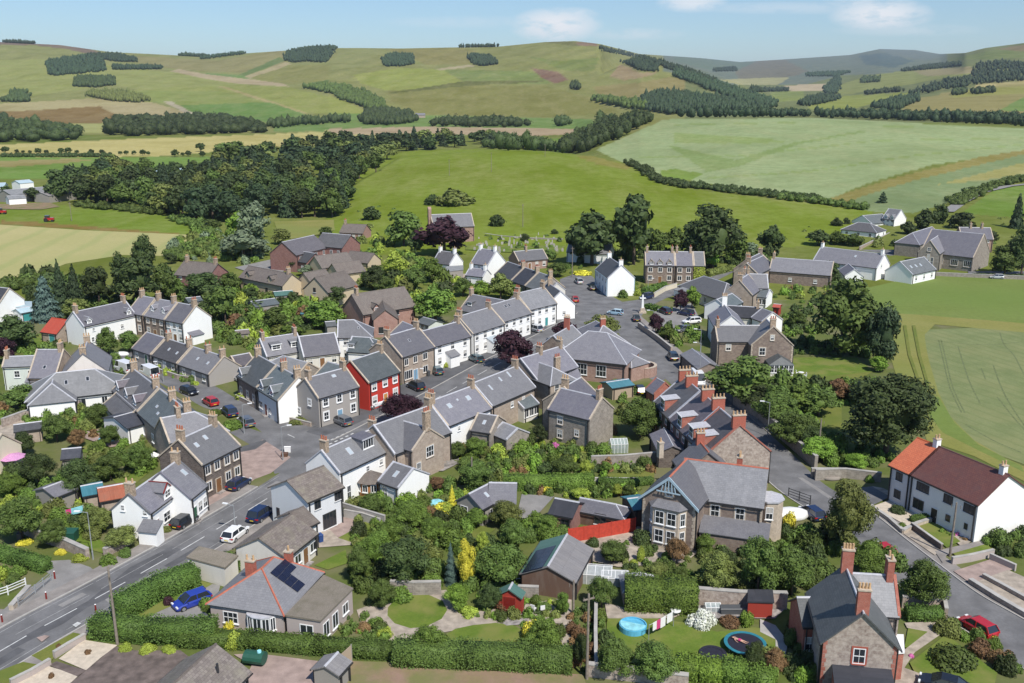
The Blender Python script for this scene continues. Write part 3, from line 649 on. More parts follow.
for reg,mat,name,pts in [
 ('k','wheat','wheat_field',[(500,0),(3400,-120),(3600,900),(1010,680),(900,640),(760,560),(640,440),(580,320),(520,120)]),
 ('k','rough_grass','field_margin',[(330,-60),(500,-60),(520,120),(580,320),(640,440),(760,560),(900,640),(1200,780),(1200,860),(760,640),(520,560),(430,300),(340,120)]),
 ('k','lawn_field','field_margin',[(530,340),(580,340),(660,470),(780,580),(1000,690),(1010,720),(800,620),(600,520),(530,430)]),
 ('e','lawn_field','playing_field',[(430,395),(560,365),(600,345),(2600,352),(2600,560),(640,505),(550,470),(480,480)]),
 ('e','rough_grass','field_margin',[(560,480),(640,485),(1200,530),(2600,545),(2600,580),(1200,565),(700,520),(660,560),(690,700),(560,700),(530,600),(560,540)]),
 ('a','barley','barley_field',[(-400,10),(0,22),(400,48),(870,68),(930,85),(880,130),(760,165),(560,160),(300,200),(100,280),(-400,330)]),
 ('j','lawn_olive','lawn',[(550,445),(860,440),(985,510),(900,560),(700,590),(560,560)]),
 ('q','lawn_olive','lawn',[(780,20),(1020,20),(1020,140),(830,160),(780,90)]),
 ('e','lawn','lawn',[(180,640),(420,640),(480,690),(180,720)]),
 ('l','lawn','lawn',[(410,140),(470,115),(580,130),(600,145),(500,175),(420,165)]),
 ('l','lawn','lawn',[(570,300),(680,240),(760,260),(680,330),(600,345)]),
 ('l','lawn','lawn',[(350,530),(420,540),(470,590),(560,640),(540,683),(430,650),(360,600)]),
 ('m','lawn','lawn',[(800,650),(940,565),(1030,590),(1060,620),(930,690),(850,683)]),
 ('t','lawn','lawn',[(600,160),(660,130),(740,90),(750,150),(660,180)]),
 ('m','paving_pink','patio',[(740,590),(840,535),(930,580),(800,650),(720,620)]),
 ('m','gravel','patio',[(640,620),(740,590),(800,650),(900,683),(690,700)]),
 ('u','gravel','gravel_path',[(-60,360),(100,300),(340,270),(460,370),(720,330),(900,300),(900,560),(860,560),(840,420),(560,420),(330,460),(160,510),(-20,480)]),
 ('u','lawn_olive','lawn',[(280,20),(330,-10),(480,-20),(560,0),(470,60),(360,70),(300,60)]),
 ('u','lawn','lawn',[(80,350),(110,315),(180,292),(260,292),(325,320),(345,360),(320,400),(250,435),(180,442),(110,420),(78,385)]),
 ('u','lawn','lawn',[(340,470),(380,445),(460,428),(560,418),(640,428),(690,455),(690,520),(560,560),(350,560)]),
 ('u','patio_stone','patio',[(575,385),(620,365),(690,370),(712,395),(680,425),(610,430),(575,410)]),
 ('t','asphalt_pale','driveway',[(-120,330),(-30,290),(120,240),(180,250),(140,420),(60,440),(-200,400)]),
 ('s','gravel_dark','driveway',[(340,683),(550,510),(640,530),(860,530),(900,560),(640,800),(300,760)]),
 ('s','gravel_pale','gravel_bed',[(280,570),(400,480),(560,505),(480,565),(410,625)]),
 ('s','gravel_pale','gravel_bed',[(60,690),(230,605),(375,650),(340,683),(250,740)]),
 ('s','gravel_dark','path',[(230,600),(270,582),(410,625),(370,655)]),
 ('s','lawn_olive','verge',[(150,555),(350,445),(400,455),(270,540),(235,600)]),
 ('s','lawn_olive','verge',[(-60,650),(110,585),(190,600),(40,690),(-60,720)]),
 ('s','lawn','verge',[(600,385),(830,260),(960,200),(1010,215),(860,300),(680,380)]),
 ('t','paving_pink','courtyard',[(240,560),(340,555),(620,590),(600,683),(640,780),(200,780),(280,690),(320,610)]),
 ('t','dry_earth','bare_plot',[(640,600),(770,590),(1400,610),(1700,640),(1700,800),(640,800)]),
 ('u','dry_earth','bare_plot',[(-200,600),(400,620),(950,650),(1000,800),(-200,800)]),
 ('o','gravel','yard',[(350,640),(680,590),(740,600),(700,683),(500,720),(380,700)]),
 ('o','asphalt_pale','yard',[(110,430),(275,440),(180,545),(80,560)]),
 ('o','patio_stone','garden_path',[(60,560),(180,545),(300,600),(180,620)]),
 ('o','lawn','lawn',[(250,160),(480,160),(560,190),(460,250),(300,240)]),
 ('o','lawn_olive','lawn',[(540,330),(780,300),(780,350),(560,352)]),
 ('n','lawn_olive','lawn',[(870,270),(980,280),(1000,300),(930,320),(860,300)]),
 ('n','patio_stone','patio',[(420,385),(540,340),(600,375),(520,415),(440,410)]),
 ('v','lawn','lawn',[(210,400),(400,395),(560,420),(700,460),(860,440),(950,450),(975,520),(900,683),(520,683),(480,600),(200,600)]),
 ('v','gravel','path',[(200,330),(280,350),(560,375),(500,400),(210,400)]),
 ('v','patio_stone','patio',[(610,340),(1000,360),(960,400),(700,400),(600,380)]),
 ('v','gravel','yard',[(60,60),(380,20),(500,60),(620,100),(560,150),(260,170),(80,130)]),
 ('w','concrete','path',[(0,350),(60,375),(110,440),(90,520),(20,590),(0,560),(60,500),(60,430),(0,400)]),
 ('w','lawn','lawn',[(575,380),(680,380),(660,420),(600,470),(560,460)]),
 ('w','lawn','lawn',[(580,520),(720,410),(920,560),(900,640),(700,640),(600,560)]),
 ('w','gravel','gravel_path',[(560,365),(690,360),(715,400),(600,480),(560,540),(640,570),(640,620),(500,620),(540,520),(560,470),(650,400),(570,385)]),
 ('r','gravel_pale','gravel_bed',[(250,390),(360,350),(540,430),(420,490),(330,440)]),
 ('r','asphalt','driveway',[(160,300),(250,290),(330,345),(240,390),(120,340)]),
 ('r','gravel','path',[(240,290),(300,300),(560,430),(760,560),(700,600),(560,480),(380,370)]),
 ('r','lawn','lawn',[(470,490),(560,465),(690,570),(620,600)]),
 ('r','gravel','gravel_bed',[(400,530),(450,500),(600,600),(560,640)]),
 ('r','lawn','lawn',[(650,630),(820,580),(860,620),(700,670)]),
 ('r','pavement','path',[(560,620),(820,560),(830,580),(620,640),(600,680)]),
 ('w','paving_pink','driveway',[(750,165),(890,120),(985,155),(870,210),(820,215)]),
 ('w','gravel','gravel_bed',[(820,215),(880,190),(960,160),(1100,220),(1100,330),(1000,310)]),
 ('k','lawn_olive','track',[(400,-20),(416,-20),(440,130),(500,300),(484,300),(424,130)]),
 ('k','lawn_olive','track',[(445,-20),(462,-20),(490,130),(535,290),(520,290),(474,130)]),
 ('e','asphalt','car_park',[(820,330),(1100,330),(1100,352),(820,348)]),
 ('a','asphalt','yard',[(480,610),(600,600),(640,640),(560,690),(470,683)]),
 ('f','gravel','yard',[(0,540),(60,500),(240,460),(270,500),(110,570),(110,680),(0,683)]),
 ('f','paving_pink','yard',[(430,560),(560,560),(620,640),(560,650),(420,600)]),
 ('b','asphalt_pale','estate_road',[(340,310),(520,270),(600,285),(560,330),(400,330)]),
 ('b','lawn','lawn',[(860,330),(960,320),(1000,345),(900,375),(870,360)]),
 ('b','rough_grass','rough_grass',[(520,100),(840,90),(830,130),(720,160),(600,180),(540,160)]),
 ('c','lawn','churchyard_grass',[(480,250),(880,240),(940,300),(900,340),(640,330),(480,320)]),
 ('c','gravel','path',[(330,440),(480,430),(480,470),(340,500)]),
 ('c','lawn','lawn',[(290,450),(340,440),(340,480),(290,480)]),
 ('p','dry_earth','farm_yard',[(-20,205),(50,203),(60,207),(40,210),(-20,209)]),
 ('a','lawn','lawn',[(130,530),(240,520),(260,560),(160,575)]),
]:
 Z1+=.0026;z=Z1
 patch(reg,pts,mat,z,name)
for l_ in ([(583,52),(606,150),(640,290),(700,420)],[(596,50),(620,150),(655,290),(716,420)],[(682,85),(735,250),(795,375)],[(800,195),(822,252)],[(893,15),(915,75),(965,130),(1010,215),(1060,300)],[(860,180),(905,300),(960,400),(1030,500)],[(880,340),(960,440),(1040,530)],[(560,55),(800,75),(1010,60)],[(720,480),(860,560),(1000,620)]):
 ribbon('tramline',smooth_line([A_('k',*q) for q in l_],5),0,.28,'tramline',.0565)
dashes(main_left,5.2,1.1,5.5,19,z=.0185,start=9,mat='asphalt_dark',name='road_patch');dashes(main_left,1.6,.8,3.0,31,z=.0188,start=22,mat='asphalt_pale',name='road_patch')
dashes(main_left,.35,.4,.5,26,z=.0195,start=14,mat='asphalt_dark',name='drain');dashes(south_l,4.8,1.3,6.0,23,z=.0185,start=30,mat='asphalt_dark',name='road_patch');dashes(south_l,2.0,.7,14.0,40,z=.0182,start=50,mat='asphalt_pale',name='road_patch')
# ------------------------------------------------------------------ building kit
WIN_CACHE={}
def window_meshes(w,h,style,surround):
 """white sash window seen from outside (local x across, z up, -y outwards), returns (frame mesh, pane mesh)"""
 key=(round(w,2),round(h,2),style,surround)
 if key in WIN_CACHE: return WIN_CACHE[key]
 mb=MB();fw=.085;mats=['frame_dark' if style=='dark' else 'frame_white']
 def ring(x0,x1,z0,z1,t,y0,y1,m):
  mb.box(x0,x0+t,y0,y1,z0,z1,m);mb.box(x1-t,x1,y0,y1,z0,z1,m)
  mb.box(x0+t,x1-t,y0,y1,z0,z0+t,m);mb.box(x0+t,x1-t,y0,y1,z1-t,z1,m)
 ring(-w/2,w/2,0,h,fw,-.06,.0,0)
 if style=='bars':
  for k in (1,2): mb.box(-w/2+w*k/3 - .025,-w/2+w*k/3+.025,-.052,.0,fw,h-fw,0)
  mb.box(-w/2+fw,w/2-fw,-.05,0,h*.5 - .03,h*.5+.03,0)
 elif style in ('mull','dark'):
  mb.box(-.035,.035,-.052,.0,fw,h-fw,0)
  if w>1.7:
   for sx in (-1,1): mb.box(sx*w/4 - .03,sx*w/4+.03,-.05,0,fw,h-fw,0)
 else:
  mb.box(-w/2+fw,w/2-fw,-.055,.0,h*.5 - .035,h*.5+.035,0)
  mb.box(-.018,.018,-.05,0,fw,h-fw,0)
 mb.box(-w/2 - .08,w/2+.08,-.14,0,-.09,-.0,1)
 mats.append(surround or 'frame_white')
 if surround:
  ring(-w/2 - .17,w/2+.17,-.01,h+.18,.165,-.04,.0,1)
 f=bpy.data.meshes.new('window');f.from_pydata([tuple(v) for v in mb.v],[],mb.f)
 for m_ in mats: f.materials.append(MATS[m_])
 f.polygons.foreach_set('material_index',mb.m)
 pb=MB();pb.poly([(-w/2+fw,-.022,fw),(w/2-fw,-.022,fw),(w/2-fw,-.022,h-fw),(-w/2+fw,-.022,h-fw)])
 pb.poly([(-w/2+fw*1.3,-.030,h*.52),(w/2-fw*1.3,-.030,h*.52),(w/2-fw*1.3,-.030,h-fw*1.2),(-w/2+fw*1.3,-.030,h-fw*1.2)],1) if (len(WIN_CACHE) % 3==1 and style=='sash') else None
 p=bpy.data.meshes.new('pane');p.from_pydata([tuple(v) for v in pb.v],[],pb.f)
 p.materials.append(MATS['glass']);p.materials.append(MATS['blind']);p.polygons.foreach_set('material_index',pb.m)
 WIN_CACHE[key]=(f,p);return f,p
plain('frame_dark',(.06,.055,.055),.5,var=.03);plain('blind',(.5,.48,.44),.7,var=.1)
def add_window(parent,local,w=.95,h=1.35,style='sash',surround=None):
 """local: matrix in the parent's frame"""
 f,p=window_meshes(w,h,style,surround)
 o=bpy.data.objects.new('window',f);COL.objects.link(o);o.parent=parent;o.matrix_local=local
 g=bpy.data.objects.new('pane',p);COL.objects.link(g);g.parent=o
 return o
def add_door(parent,local,mat='door_brown',w=.95,h=2.05,surround=None):
 mb=MB();mb.box(-w/2,w/2,-.05,0,0,h);mb.box(-w/2+.13,w/2 - .13,-.065,-.05,h*.08,h*.45);mb.box(-w/2+.13,w/2 - .13,-.065,-.05,h*.52,h*.92)
 mats=[mat,surround or 'frame_white']
 for x0,x1,z0,z1 in ((-w/2 - .12,-w/2,0,h+.12),(w/2,w/2+.12,0,h+.12),(-w/2,w/2,h,h+.12)): mb.box(x0,x1,-.07,0,z0,z1,1)
 mb.box(-w/2 - .2,w/2+.2,-.7,0,0,.12,2);mats.append('patio_stone')
 o=mk('door',mb,mats,parent,inv=Matrix.Identity(4));o.matrix_local=local
 hb=MB();hb.box(w/2 - .16,w/2 - .1,-.11,-.05,h*.48,h*.54);mk('handle',hb,'metal_grey',o,inv=Matrix.Identity(4))
 return o
class House:
 def __init__(s,name,label,cat='house',group=None):
  s.name,s.label,s.cat,s.group=name,label,cat,group;s.root=None;s.inv=None
 def part(s,name,mb,mats,parent=None,**k):
  return mk(name,mb,mats,parent or s.root,inv=s.inv,**k)
 def block(s,reg,ax,ay,bx,by,W=7.,he=4.8,pitch=38,wall='white',roof='slate',hipA=0,hipB=0,skew='sandstone',ridge='lead',over=.22,
              chim=(),win='',surround=None,style='sash',wsize=(1.02,1.45),door='door_brown',E=None,ext=(0,0),chimat='stack_tan',pots=3,zbase=0.,chh=1.3,gutter='gutter_black',chw=1.1,quoin=None):
  tp=math.tan(R(pitch));pa=PX(reg,ax,ay);pb=PX(reg,bx,by)
  for _ in range(14):
   hr=he+W/2*tp
   A=at(*pa,hr);B=at(*pb,hr)
   if E is None: break
   e=at(*PX(*E),he);d=(B-A);d.z=0;d.normalize();q=e-A
   W2=2*abs(q.x*d.y-q.y*d.x);W=.5*W+.5*max(3,min(16,W2))
  A.z=B.z=0;d=B-A;L=d.length;ang=math.atan2(d.y,d.x)
  mid=(A+B)/2
  fr=frame((mid.x,mid.y,zbase),ang)
  if s.root is None:
   s.root=empty(s.name,(mid.x,mid.y,0),ang,s.label,s.cat,s.group);s.inv=world_mat(s.root).inverted()
  run=W/2
  x0=-L/2-(run*hipA)-ext[0];x1=L/2+(run*hipB)+ext[1]
  xr0=-L/2-(0 if hipA else ext[0]);xr1=L/2+(0 if hipB else ext[1])
  hr=he+W/2*tp;y=W/2
  mb=MB();P=lambda X,Y,Z: fr@Vector((X,Y,Z))
  mb.poly([P(x0,-y,0),P(x1,-y,0),P(x1,-y,he),P(x0,-y,he)]);mb.poly([P(x1,y,0),P(x0,y,0),P(x0,y,he),P(x1,y,he)])
  mb.poly([P(x0,y,0),P(x0,-y,0),P(x0,-y,he)]+([] if hipA else [P(x0,0,hr - .05)])+[P(x0,y,he)])
  mb.poly([P(x1,-y,0),P(x1,y,0),P(x1,y,he)]+([] if hipB else [P(x1,0,hr - .05)])+[P(x1,-y,he)])
  wl=s.part('wall',mb,wall)
  if quoin:
   qb=MB()
   for X in (x0,x1):
    for Y in (-y,y):
     for k in range(int(he/.45)):
      a=.22 if k % 2 else .34;b_=.34 if k % 2 else .22
      sx=1 if X==x0 else -1;sy=1 if Y==-y else -1
      qb.box(min(X-sx*.025,X+sx*a),max(X-sx*.025,X+sx*a),min(Y-sy*.025,Y+sy*b_),max(Y-sy*.025,Y+sy*b_),k*.45+.03,k*.45+.42,0,fr)
   s.part('quoins',qb,quoin)
  ov=over;oz=ov*tp;th=.13;g=0.0 if skew else .22
  rb=MB()
  gA=0 if hipA else g;gB=0 if hipB else g
  ex0=x0-(ov if hipA else gA);ex1=x1+(ov if hipB else gB)
  rx0=xr0-gA;rx1=xr1+gB
  lo=he-oz+.06;hi=hr+.06
  def slab(pts):
   n=len(pts);i=len(rb.v)
   V=[P(*p) for p in pts];nn=(V[1]-V[0]).cross(V[2]-V[0]).normalized()
   if nn.z<0: V=V[::-1];nn=-nn
   rb.v+=V+[v-nn*th for v in V]
   rb.f.append(tuple(range(i,i+n)));rb.m.append(0)
   rb.f.append(tuple(reversed(range(i+n,i+2*n))));rb.m.append(0)
   for k in range(n):
    k2=(k+1) % n;rb.f.append((i+k2,i+k,i+n+k,i+n+k2));rb.m.append(0)
  slab([(ex0,-y-ov,lo),(ex1,-y-ov,lo),(rx1,0,hi),(rx0,0,hi)])
  slab([(ex1,y+ov,lo),(ex0,y+ov,lo),(rx0,0,hi),(rx1,0,hi)])
  if hipA: slab([(ex0,y+ov,lo),(ex0,-y-ov,lo),(rx0,0,hi)])
  if hipB: slab([(ex1,-y-ov,lo),(ex1,y+ov,lo),(rx1,0,hi)])
  rf=s.part('roof',rb,roof);s.roof=rf
  cb=MB()
  def bar(p,q,w=.13,t=.07):
   a=P(*p);b_=P(*q);d_=(b_-a).normalized();sd=d_.cross(Vector((0,0,1))).normalized()*w;up=Vector((0,0,t))
   dn=Vector((0,0,.06))
   cb.hexa([a-sd-dn,a+sd-dn,b_+sd-dn,b_-sd-dn,a-sd*.5+up,a+sd*.5+up,b_+sd*.5+up,b_-sd*.5+up])
  bar((rx0,0,hi),(rx1,0,hi))
  for flag,ex,rx in ((hipA,ex0,rx0),(hipB,ex1,rx1)):
   if flag:
    bar((rx,0,hi),(ex,-y-ov,lo+.0),.11,.08);bar((rx,0,hi),(ex,y+ov,lo),.11,.08)
  s.part('ridge_cap',cb,ridge,rf)
  if skew:
   for flag,X,sg in ((hipA,x0,-1),(hipB,x1,1)):
    if flag: continue
    kb=MB()
    for sy in (-1,1):
     a=[(X - .14 ,sy*(y+.1),lo+.02),(X+.14,sy*(y+.1),lo+.02),(X+.14,0,hi),(X - .14,0,hi)]
     kb.hexa([P(p[0],p[1],p[2] - .1) for p in a]+[P(p[0],p[1],p[2]+.14) for p in a])
    s.part('skew',kb,skew,rf)
  if gutter:
   for sy in (-1,1):
    gb=MB();gb.box(ex0,ex1,sy*(y+ov+.05) - .05,sy*(y+ov+.05)+.05,lo - .19,lo - .07,0,fr)
    for X in (x0+.25,x1 - .25): gb.box(X - .04,X+.04,sy*(y+.13) - .11,sy*(y+.13)+.11,.1,lo - .08,0,fr)
    s.part('gutter',gb,gutter)
  for c in chim:
   t,off=c if isinstance(c,tuple) else (c,0)
   s.chimney(fr,x0+.45+(x1-x0 - .9)*t if not (hipA or hipB) else xr0+(xr1-xr0)*t,off,hr,rf,chimat,pots,chh,chw,tp)
  s.last=dict(fr=fr,x0=x0,x1=x1,y=y,he=he,hr=hr,tp=tp,roof=rf,ov=ov,wall=wall,roofm=roof)
  s.windows(win,surround,style,wsize,door)
  return s
 def chimney(s,fr,X,off,hr,rf,mat,pots,chh,chw=1.1,tp=.8):
  cb=MB();z0=hr - .5-abs(off)*tp;w=.32;hw=chw/2;z1=hr+chh
  cb.box(X-w,X+w,off-hw,off+hw,z0,z1,0,fr)
  cb.box(X-w - .07,X+w+.07,off-hw - .07,off+hw+.07,z1,z1+.14,2,fr)
  for k in range(pots):
   yy=off+(k-(pots-1)/2)*(chw - .25)/max(1,pots-1) if pots>1 else off
   a=fr@Vector((X,yy,z1+.14));cb.cyl(a,a+Vector((0,0,.55)),.13,.11,7,1)
  s.part('chimney',cb,[mat,'pot_red' if mat=='stack_tan' and rng.random()<.4 else 'pot_tan','sandstone'],rf)
  s.inv
 def side(s,which):
  """matrix (world) of a wall: origin at the wall's left foot seen from outside, x along, -y out; and its length"""
  L=s.last;fr=L['fr']
  if which=='f': return fr@Matrix.Translation((L['x0'],-L['y'],0)),L['x1']-L['x0']
  if which=='k': return fr@Matrix.Translation((L['x1'],L['y'],0))@Matrix.Rotation(math.pi,4,'Z'),L['x1']-L['x0']
  if which=='a': return fr@Matrix.Translation((L['x0'],L['y'],0))@Matrix.Rotation(-math.pi/2,4,'Z'),2*L['y']
  if which=='b': return fr@Matrix.Translation((L['x1'],-L['y'],0))@Matrix.Rotation(math.pi/2,4,'Z'),2*L['y']
 def windows(s,spec,surround,style,wsize,door):
  L=s.last
  for tok in spec.split():
   sd=tok[0];M,ln=s.side(sd);body=tok[1:]
   if body.startswith('@'):            # single: @x,z,w,h
    x,z,w,h=[float(q) for q in body[1:].split(',')]
    if x>ln-w/2 - .15: x=ln-w/2 - .4 if x<ln+.8 else None
    if x is None: continue
    add_window(s.root,s.inv@M@Matrix.Translation((x,-.015,z)),w,h,style,surround);continue
   dcol=None
   if 'd' in body: body,dc=body.split('d');dcol=int(dc)
   cols,st=[int(q) for q in body.split('x')]
   zs=[.95,3.35][:st] if L['he']>4 else [.85]
   for k in range(cols):
    x=ln*(k+.5)/cols+(0 if cols<2 else (rng.random() - .5)*.15)
    for si,z in enumerate(zs):
     if si==0 and dcol==k: add_door(s.root,s.inv@M@Matrix.Translation((x,-.01,0)),door,surround=surround)
     else: add_window(s.root,s.inv@M@Matrix.Translation((x,-.015,z)),wsize[0],min(wsize[1],L['he']-z - .15),style,surround)
 def on_roof(s,t,u,side=-1):
  """world matrix on the front (side -1) slope: t along the ridge 0..1, u up the slope 0..1; x along ridge, y up slope, z out"""
  L=s.last;a=math.atan(L['tp']);X=L['x0']+(L['x1']-L['x0'])*t
  Y=side*L['y']*(1-u);Z=L['he']+(L['hr']-L['he'])*u+.07
  M=L['fr']@Matrix.Translation((X,Y,Z))
  if side==1: M=M@Matrix.Rotation(math.pi,4,'Z')
  return M@Matrix.Rotation(a,4,'X')
 def skylight(s,t,u,w=.7,h=1.0,side=-1,mat='glass_sky'):
  M=s.on_roof(t,u,side);mb=MB()
  mb.box(-w/2,w/2,-h/2,h/2,-.02,.07,0,M);mb.box(-w/2+.07,w/2 - .07,-h/2+.07,h/2 - .07,.07,.078,1,M)
  s.part('skylight',mb,['lead',mat],s.last['roof']);return s
 def panel(s,t,u,w,h,nx=4,ny=2,side=-1):
  M=s.on_roof(t,u,side);mb=MB()
  for a in range(nx):
   for b_ in range(ny):
    x=-w/2+w*a/nx;y_=-h/2+h*b_/ny
    mb.box(x+.02,x+w/nx - .02,y_+.02,y_+h/ny - .02,.06,.11,0,M)
  o=s.part('solar_panel',mb,['solar'],s.last['roof']);return s
 def dormer(s,t,kind='gable',w=1.5,h=1.5,back=.25,side=-1,front='white',edge='lead',roof=None,style='sash',cheek=None,win=True,wz=.25,sill=None):
  """back: distance of the dormer face behind the wall face; h its face height above the roof there"""
  L=s.last;X=L['x0']+(L['x1']-L['x0'])*t
  M=L['fr']@Matrix.Translation((X,side*(L['y']-back),0))
  if side==1: M=M@Matrix.Rotation(math.pi,4,'Z')
  tp=L['tp'];z0=L['he']+back*tp - .3;ze=z0+h+.3
  rm=roof or L['roofm'];run=lambda z: (z-(L['he']+back*tp))/tp
  mb=MB();hw=w/2;P=lambda X,Y,Z: M@Vector((X,Y,Z))
  mats=[front,cheek or rm]
  rb=MB()
  if kind in ('gable','tri'):
   za=ze+hw*.95;yb=run(ze)+.1;yr=min(run(za)+.1,L['y']-back)
   mb.poly([P(-hw,0,z0),P(hw,0,z0),P(hw,0,ze),P(0,0,za),P(-hw,0,ze)])
   mb.poly([P(-hw,yb,ze),P(-hw,0,z0),P(-hw,0,ze)],1);mb.poly([P(hw,0,z0),P(hw,yb,ze),P(hw,0,ze)],1)
   o=.16;k=o*.95
   for sx in (-1,1):
    q=[(sx*(hw+o),-o,ze-k+.08),(0,-o,za+.08),(0,yr,za+.08),(sx*(hw+o),yb,ze-k+.08)]
    if sx<0: q=q[::-1]
    v=[P(*p) for p in q];rb.hexa([p-Vector((0,0,.09)) for p in v]+v,0)
   eb=MB()
   for sx in (-1,1):
    a=[P(sx*(hw+o+.02),-o - .05,ze-k - .04),P(sx*(hw+o+.02),-o+.1,ze-k - .04),P(0,-o+.1,za+.02),P(0,-o - .05,za+.02)]
    eb.hexa(a+[p+Vector((0,0,.16)) for p in a])
   a=[P(-.08,-o,za+.05),P(.08,-o,za+.05),P(.08,yr,za+.05),P(-.08,yr,za+.05)];eb.hexa(a+[p+Vector((0,0,.08)) for p in a])
  else:
   drop=.18;yb=run(ze+.1)
   mb.poly([P(-hw,0,z0),P(hw,0,z0),P(hw,0,ze),P(-hw,0,ze)])
   mb.poly([P(-hw,yb,ze+.1),P(-hw,0,z0),P(-hw,0,ze)],1);mb.poly([P(hw,0,z0),P(hw,yb,ze+.1),P(hw,0,ze)],1)
   q=[(-hw - .15,-.2,ze+.0),(hw+.15,-.2,ze),(hw+.15,yb+.15,ze+.16),(-hw - .15,yb+.15,ze+.16)]
   v=[P(*p) for p in q];rb.hexa(v+[p+Vector((0,0,.1)) for p in v],0)
   eb=MB();a=[P(-hw - .17,-.24,ze - .04),P(hw+.17,-.24,ze - .04),P(hw+.17,-.14,ze - .04),P(-hw - .17,-.14,ze - .04)];eb.hexa(a+[p+Vector((0,0,.17)) for p in a])
  dm=s.part('dormer',mb,mats);s.part('dormer_roof',rb,rm,dm);s.part('flashing',eb,edge,dm)
  if win:
   ww=w - .45 if kind!='box' else w - .3
   add_window(dm,s.inv@M@Matrix.Translation((0,-.02,z0+.3+wz)),ww,max(.7,ze-z0 - .35-wz),'mull' if w>2 else style)
  return s
 def lean(s,side,x0,x1,depth,hlow,hhigh,wall='white',roof='slate',win='',glass=False,style='sash'):
  """lean-to or porch against a wall"""
  M,ln=s.side(side);mb=MB();P=lambda X,Y,Z: M@Vector((X,Y,Z))
  mb.poly([P(x0,-depth,0),P(x1,-depth,0),P(x1,-depth,hlow),P(x0,-depth,hlow)])
  mb.poly([P(x0,0,0),P(x0,-depth,0),P(x0,-depth,hlow),P(x0,0,hhigh)]);mb.poly([P(x1,-depth,0),P(x1,0,0),P(x1,0,hhigh),P(x1,-depth,hlow)])
  w_=s.part('extension',mb,wall)
  rb=MB();sl=(hhigh-hlow)/depth
  v=[P(x0 - .1,-depth - .2,hlow - .2*sl+.02),P(x1+.1,-depth - .2,hlow - .2*sl+.02),P(x1+.1,-.01,hhigh+.02),P(x0 - .1,-.01,hhigh+.02)]
  rb.hexa(v+[p+Vector((0,0,.1)) for p in v]);s.part('extension_roof',rb,roof,w_)
  n=int(win) if win else 0
  for k in range(n):
   X=x0+(x1-x0)*(k+.5)/n
   add_window(w_,s.inv@M@Matrix.Translation((X,-depth - .015,.35 if glass else .9)),(x1-x0)/n-(.12 if glass else .5),hlow-(.5 if glass else 1.1),style)
  return s
 def slab(s,pts,z0,z1,wall,roof,parts=('wall','roof'),over=.15):
  """flat-roofed block on an outline of world points (counter-clockwise)"""
  mb=MB();n=len(pts)
  if s.root is None:
   c=sum((Vector((p[0],p[1],0)) for p in pts),Vector())/n;dd=Vector(pts[1])-Vector(pts[0])
   s.root=empty(s.name,c,math.atan2(dd.y,dd.x),s.label,s.cat,s.group);s.inv=world_mat(s.root).inverted()
  for k in range(n):
   a,b_=pts[k],pts[(k+1) % n]
   mb.poly([(a[0],a[1],z0),(b_[0],b_[1],z0),(b_[0],b_[1],z1),(a[0],a[1],z1)])
  s.part(parts[0],mb,wall)
  c=sum((Vector((p[0],p[1],0)) for p in pts),Vector())/n;rb=MB();q=[]
  for p in pts:
   v=Vector((p[0],p[1],0))-c;q.append(c+v*(1+over/v.length))
  i=0;rb.v=[Vector((p.x,p.y,z1+.01)) for p in q]+[Vector((p.x,p.y,z1+.2)) for p in q]
  rb.f=[tuple(reversed(range(n))),tuple(range(n,2*n))]+[(k,(k+1) % n,n+(k+1) % n,n+k) for k in range(n)];rb.m=[0]*len(rb.f)
  s.part(parts[1],rb,roof);return s
m,nt,b=newmat('solar')
tcn=N(nt,'ShaderNodeTexCoord');uvn=N(nt,'ShaderNodeUVMap');br=N(nt,'ShaderNodeTexBrick',Scale=1.0);br.offset=0
br.inputs['Brick Width'].default_value=.16;br.inputs['Row Height'].default_value=.16;br.inputs['Mortar Size'].default_value=.006
br.inputs['Color1'].default_value=(.008,.011,.03,1);br.inputs['Color2'].default_value=(.01,.013,.036,1);br.inputs['Mortar'].default_value=(.05,.055,.075,1)
nt.links.new(uvn.outputs[0],br.inputs['Vector']);nt.links.new(br.outputs[0],b.inputs['Base Color']);b.inputs['Roughness'].default_value=.25
def H_(name,label,cat='house',group=None): return House(name,label,cat,group)
def row(reg,ax,ay,bx,by,splits):
 """points along a ridge in region coordinates at the given shares"""
 return [(ax+(bx-ax)*t,ay+(by-ay)*t) for t in splits]
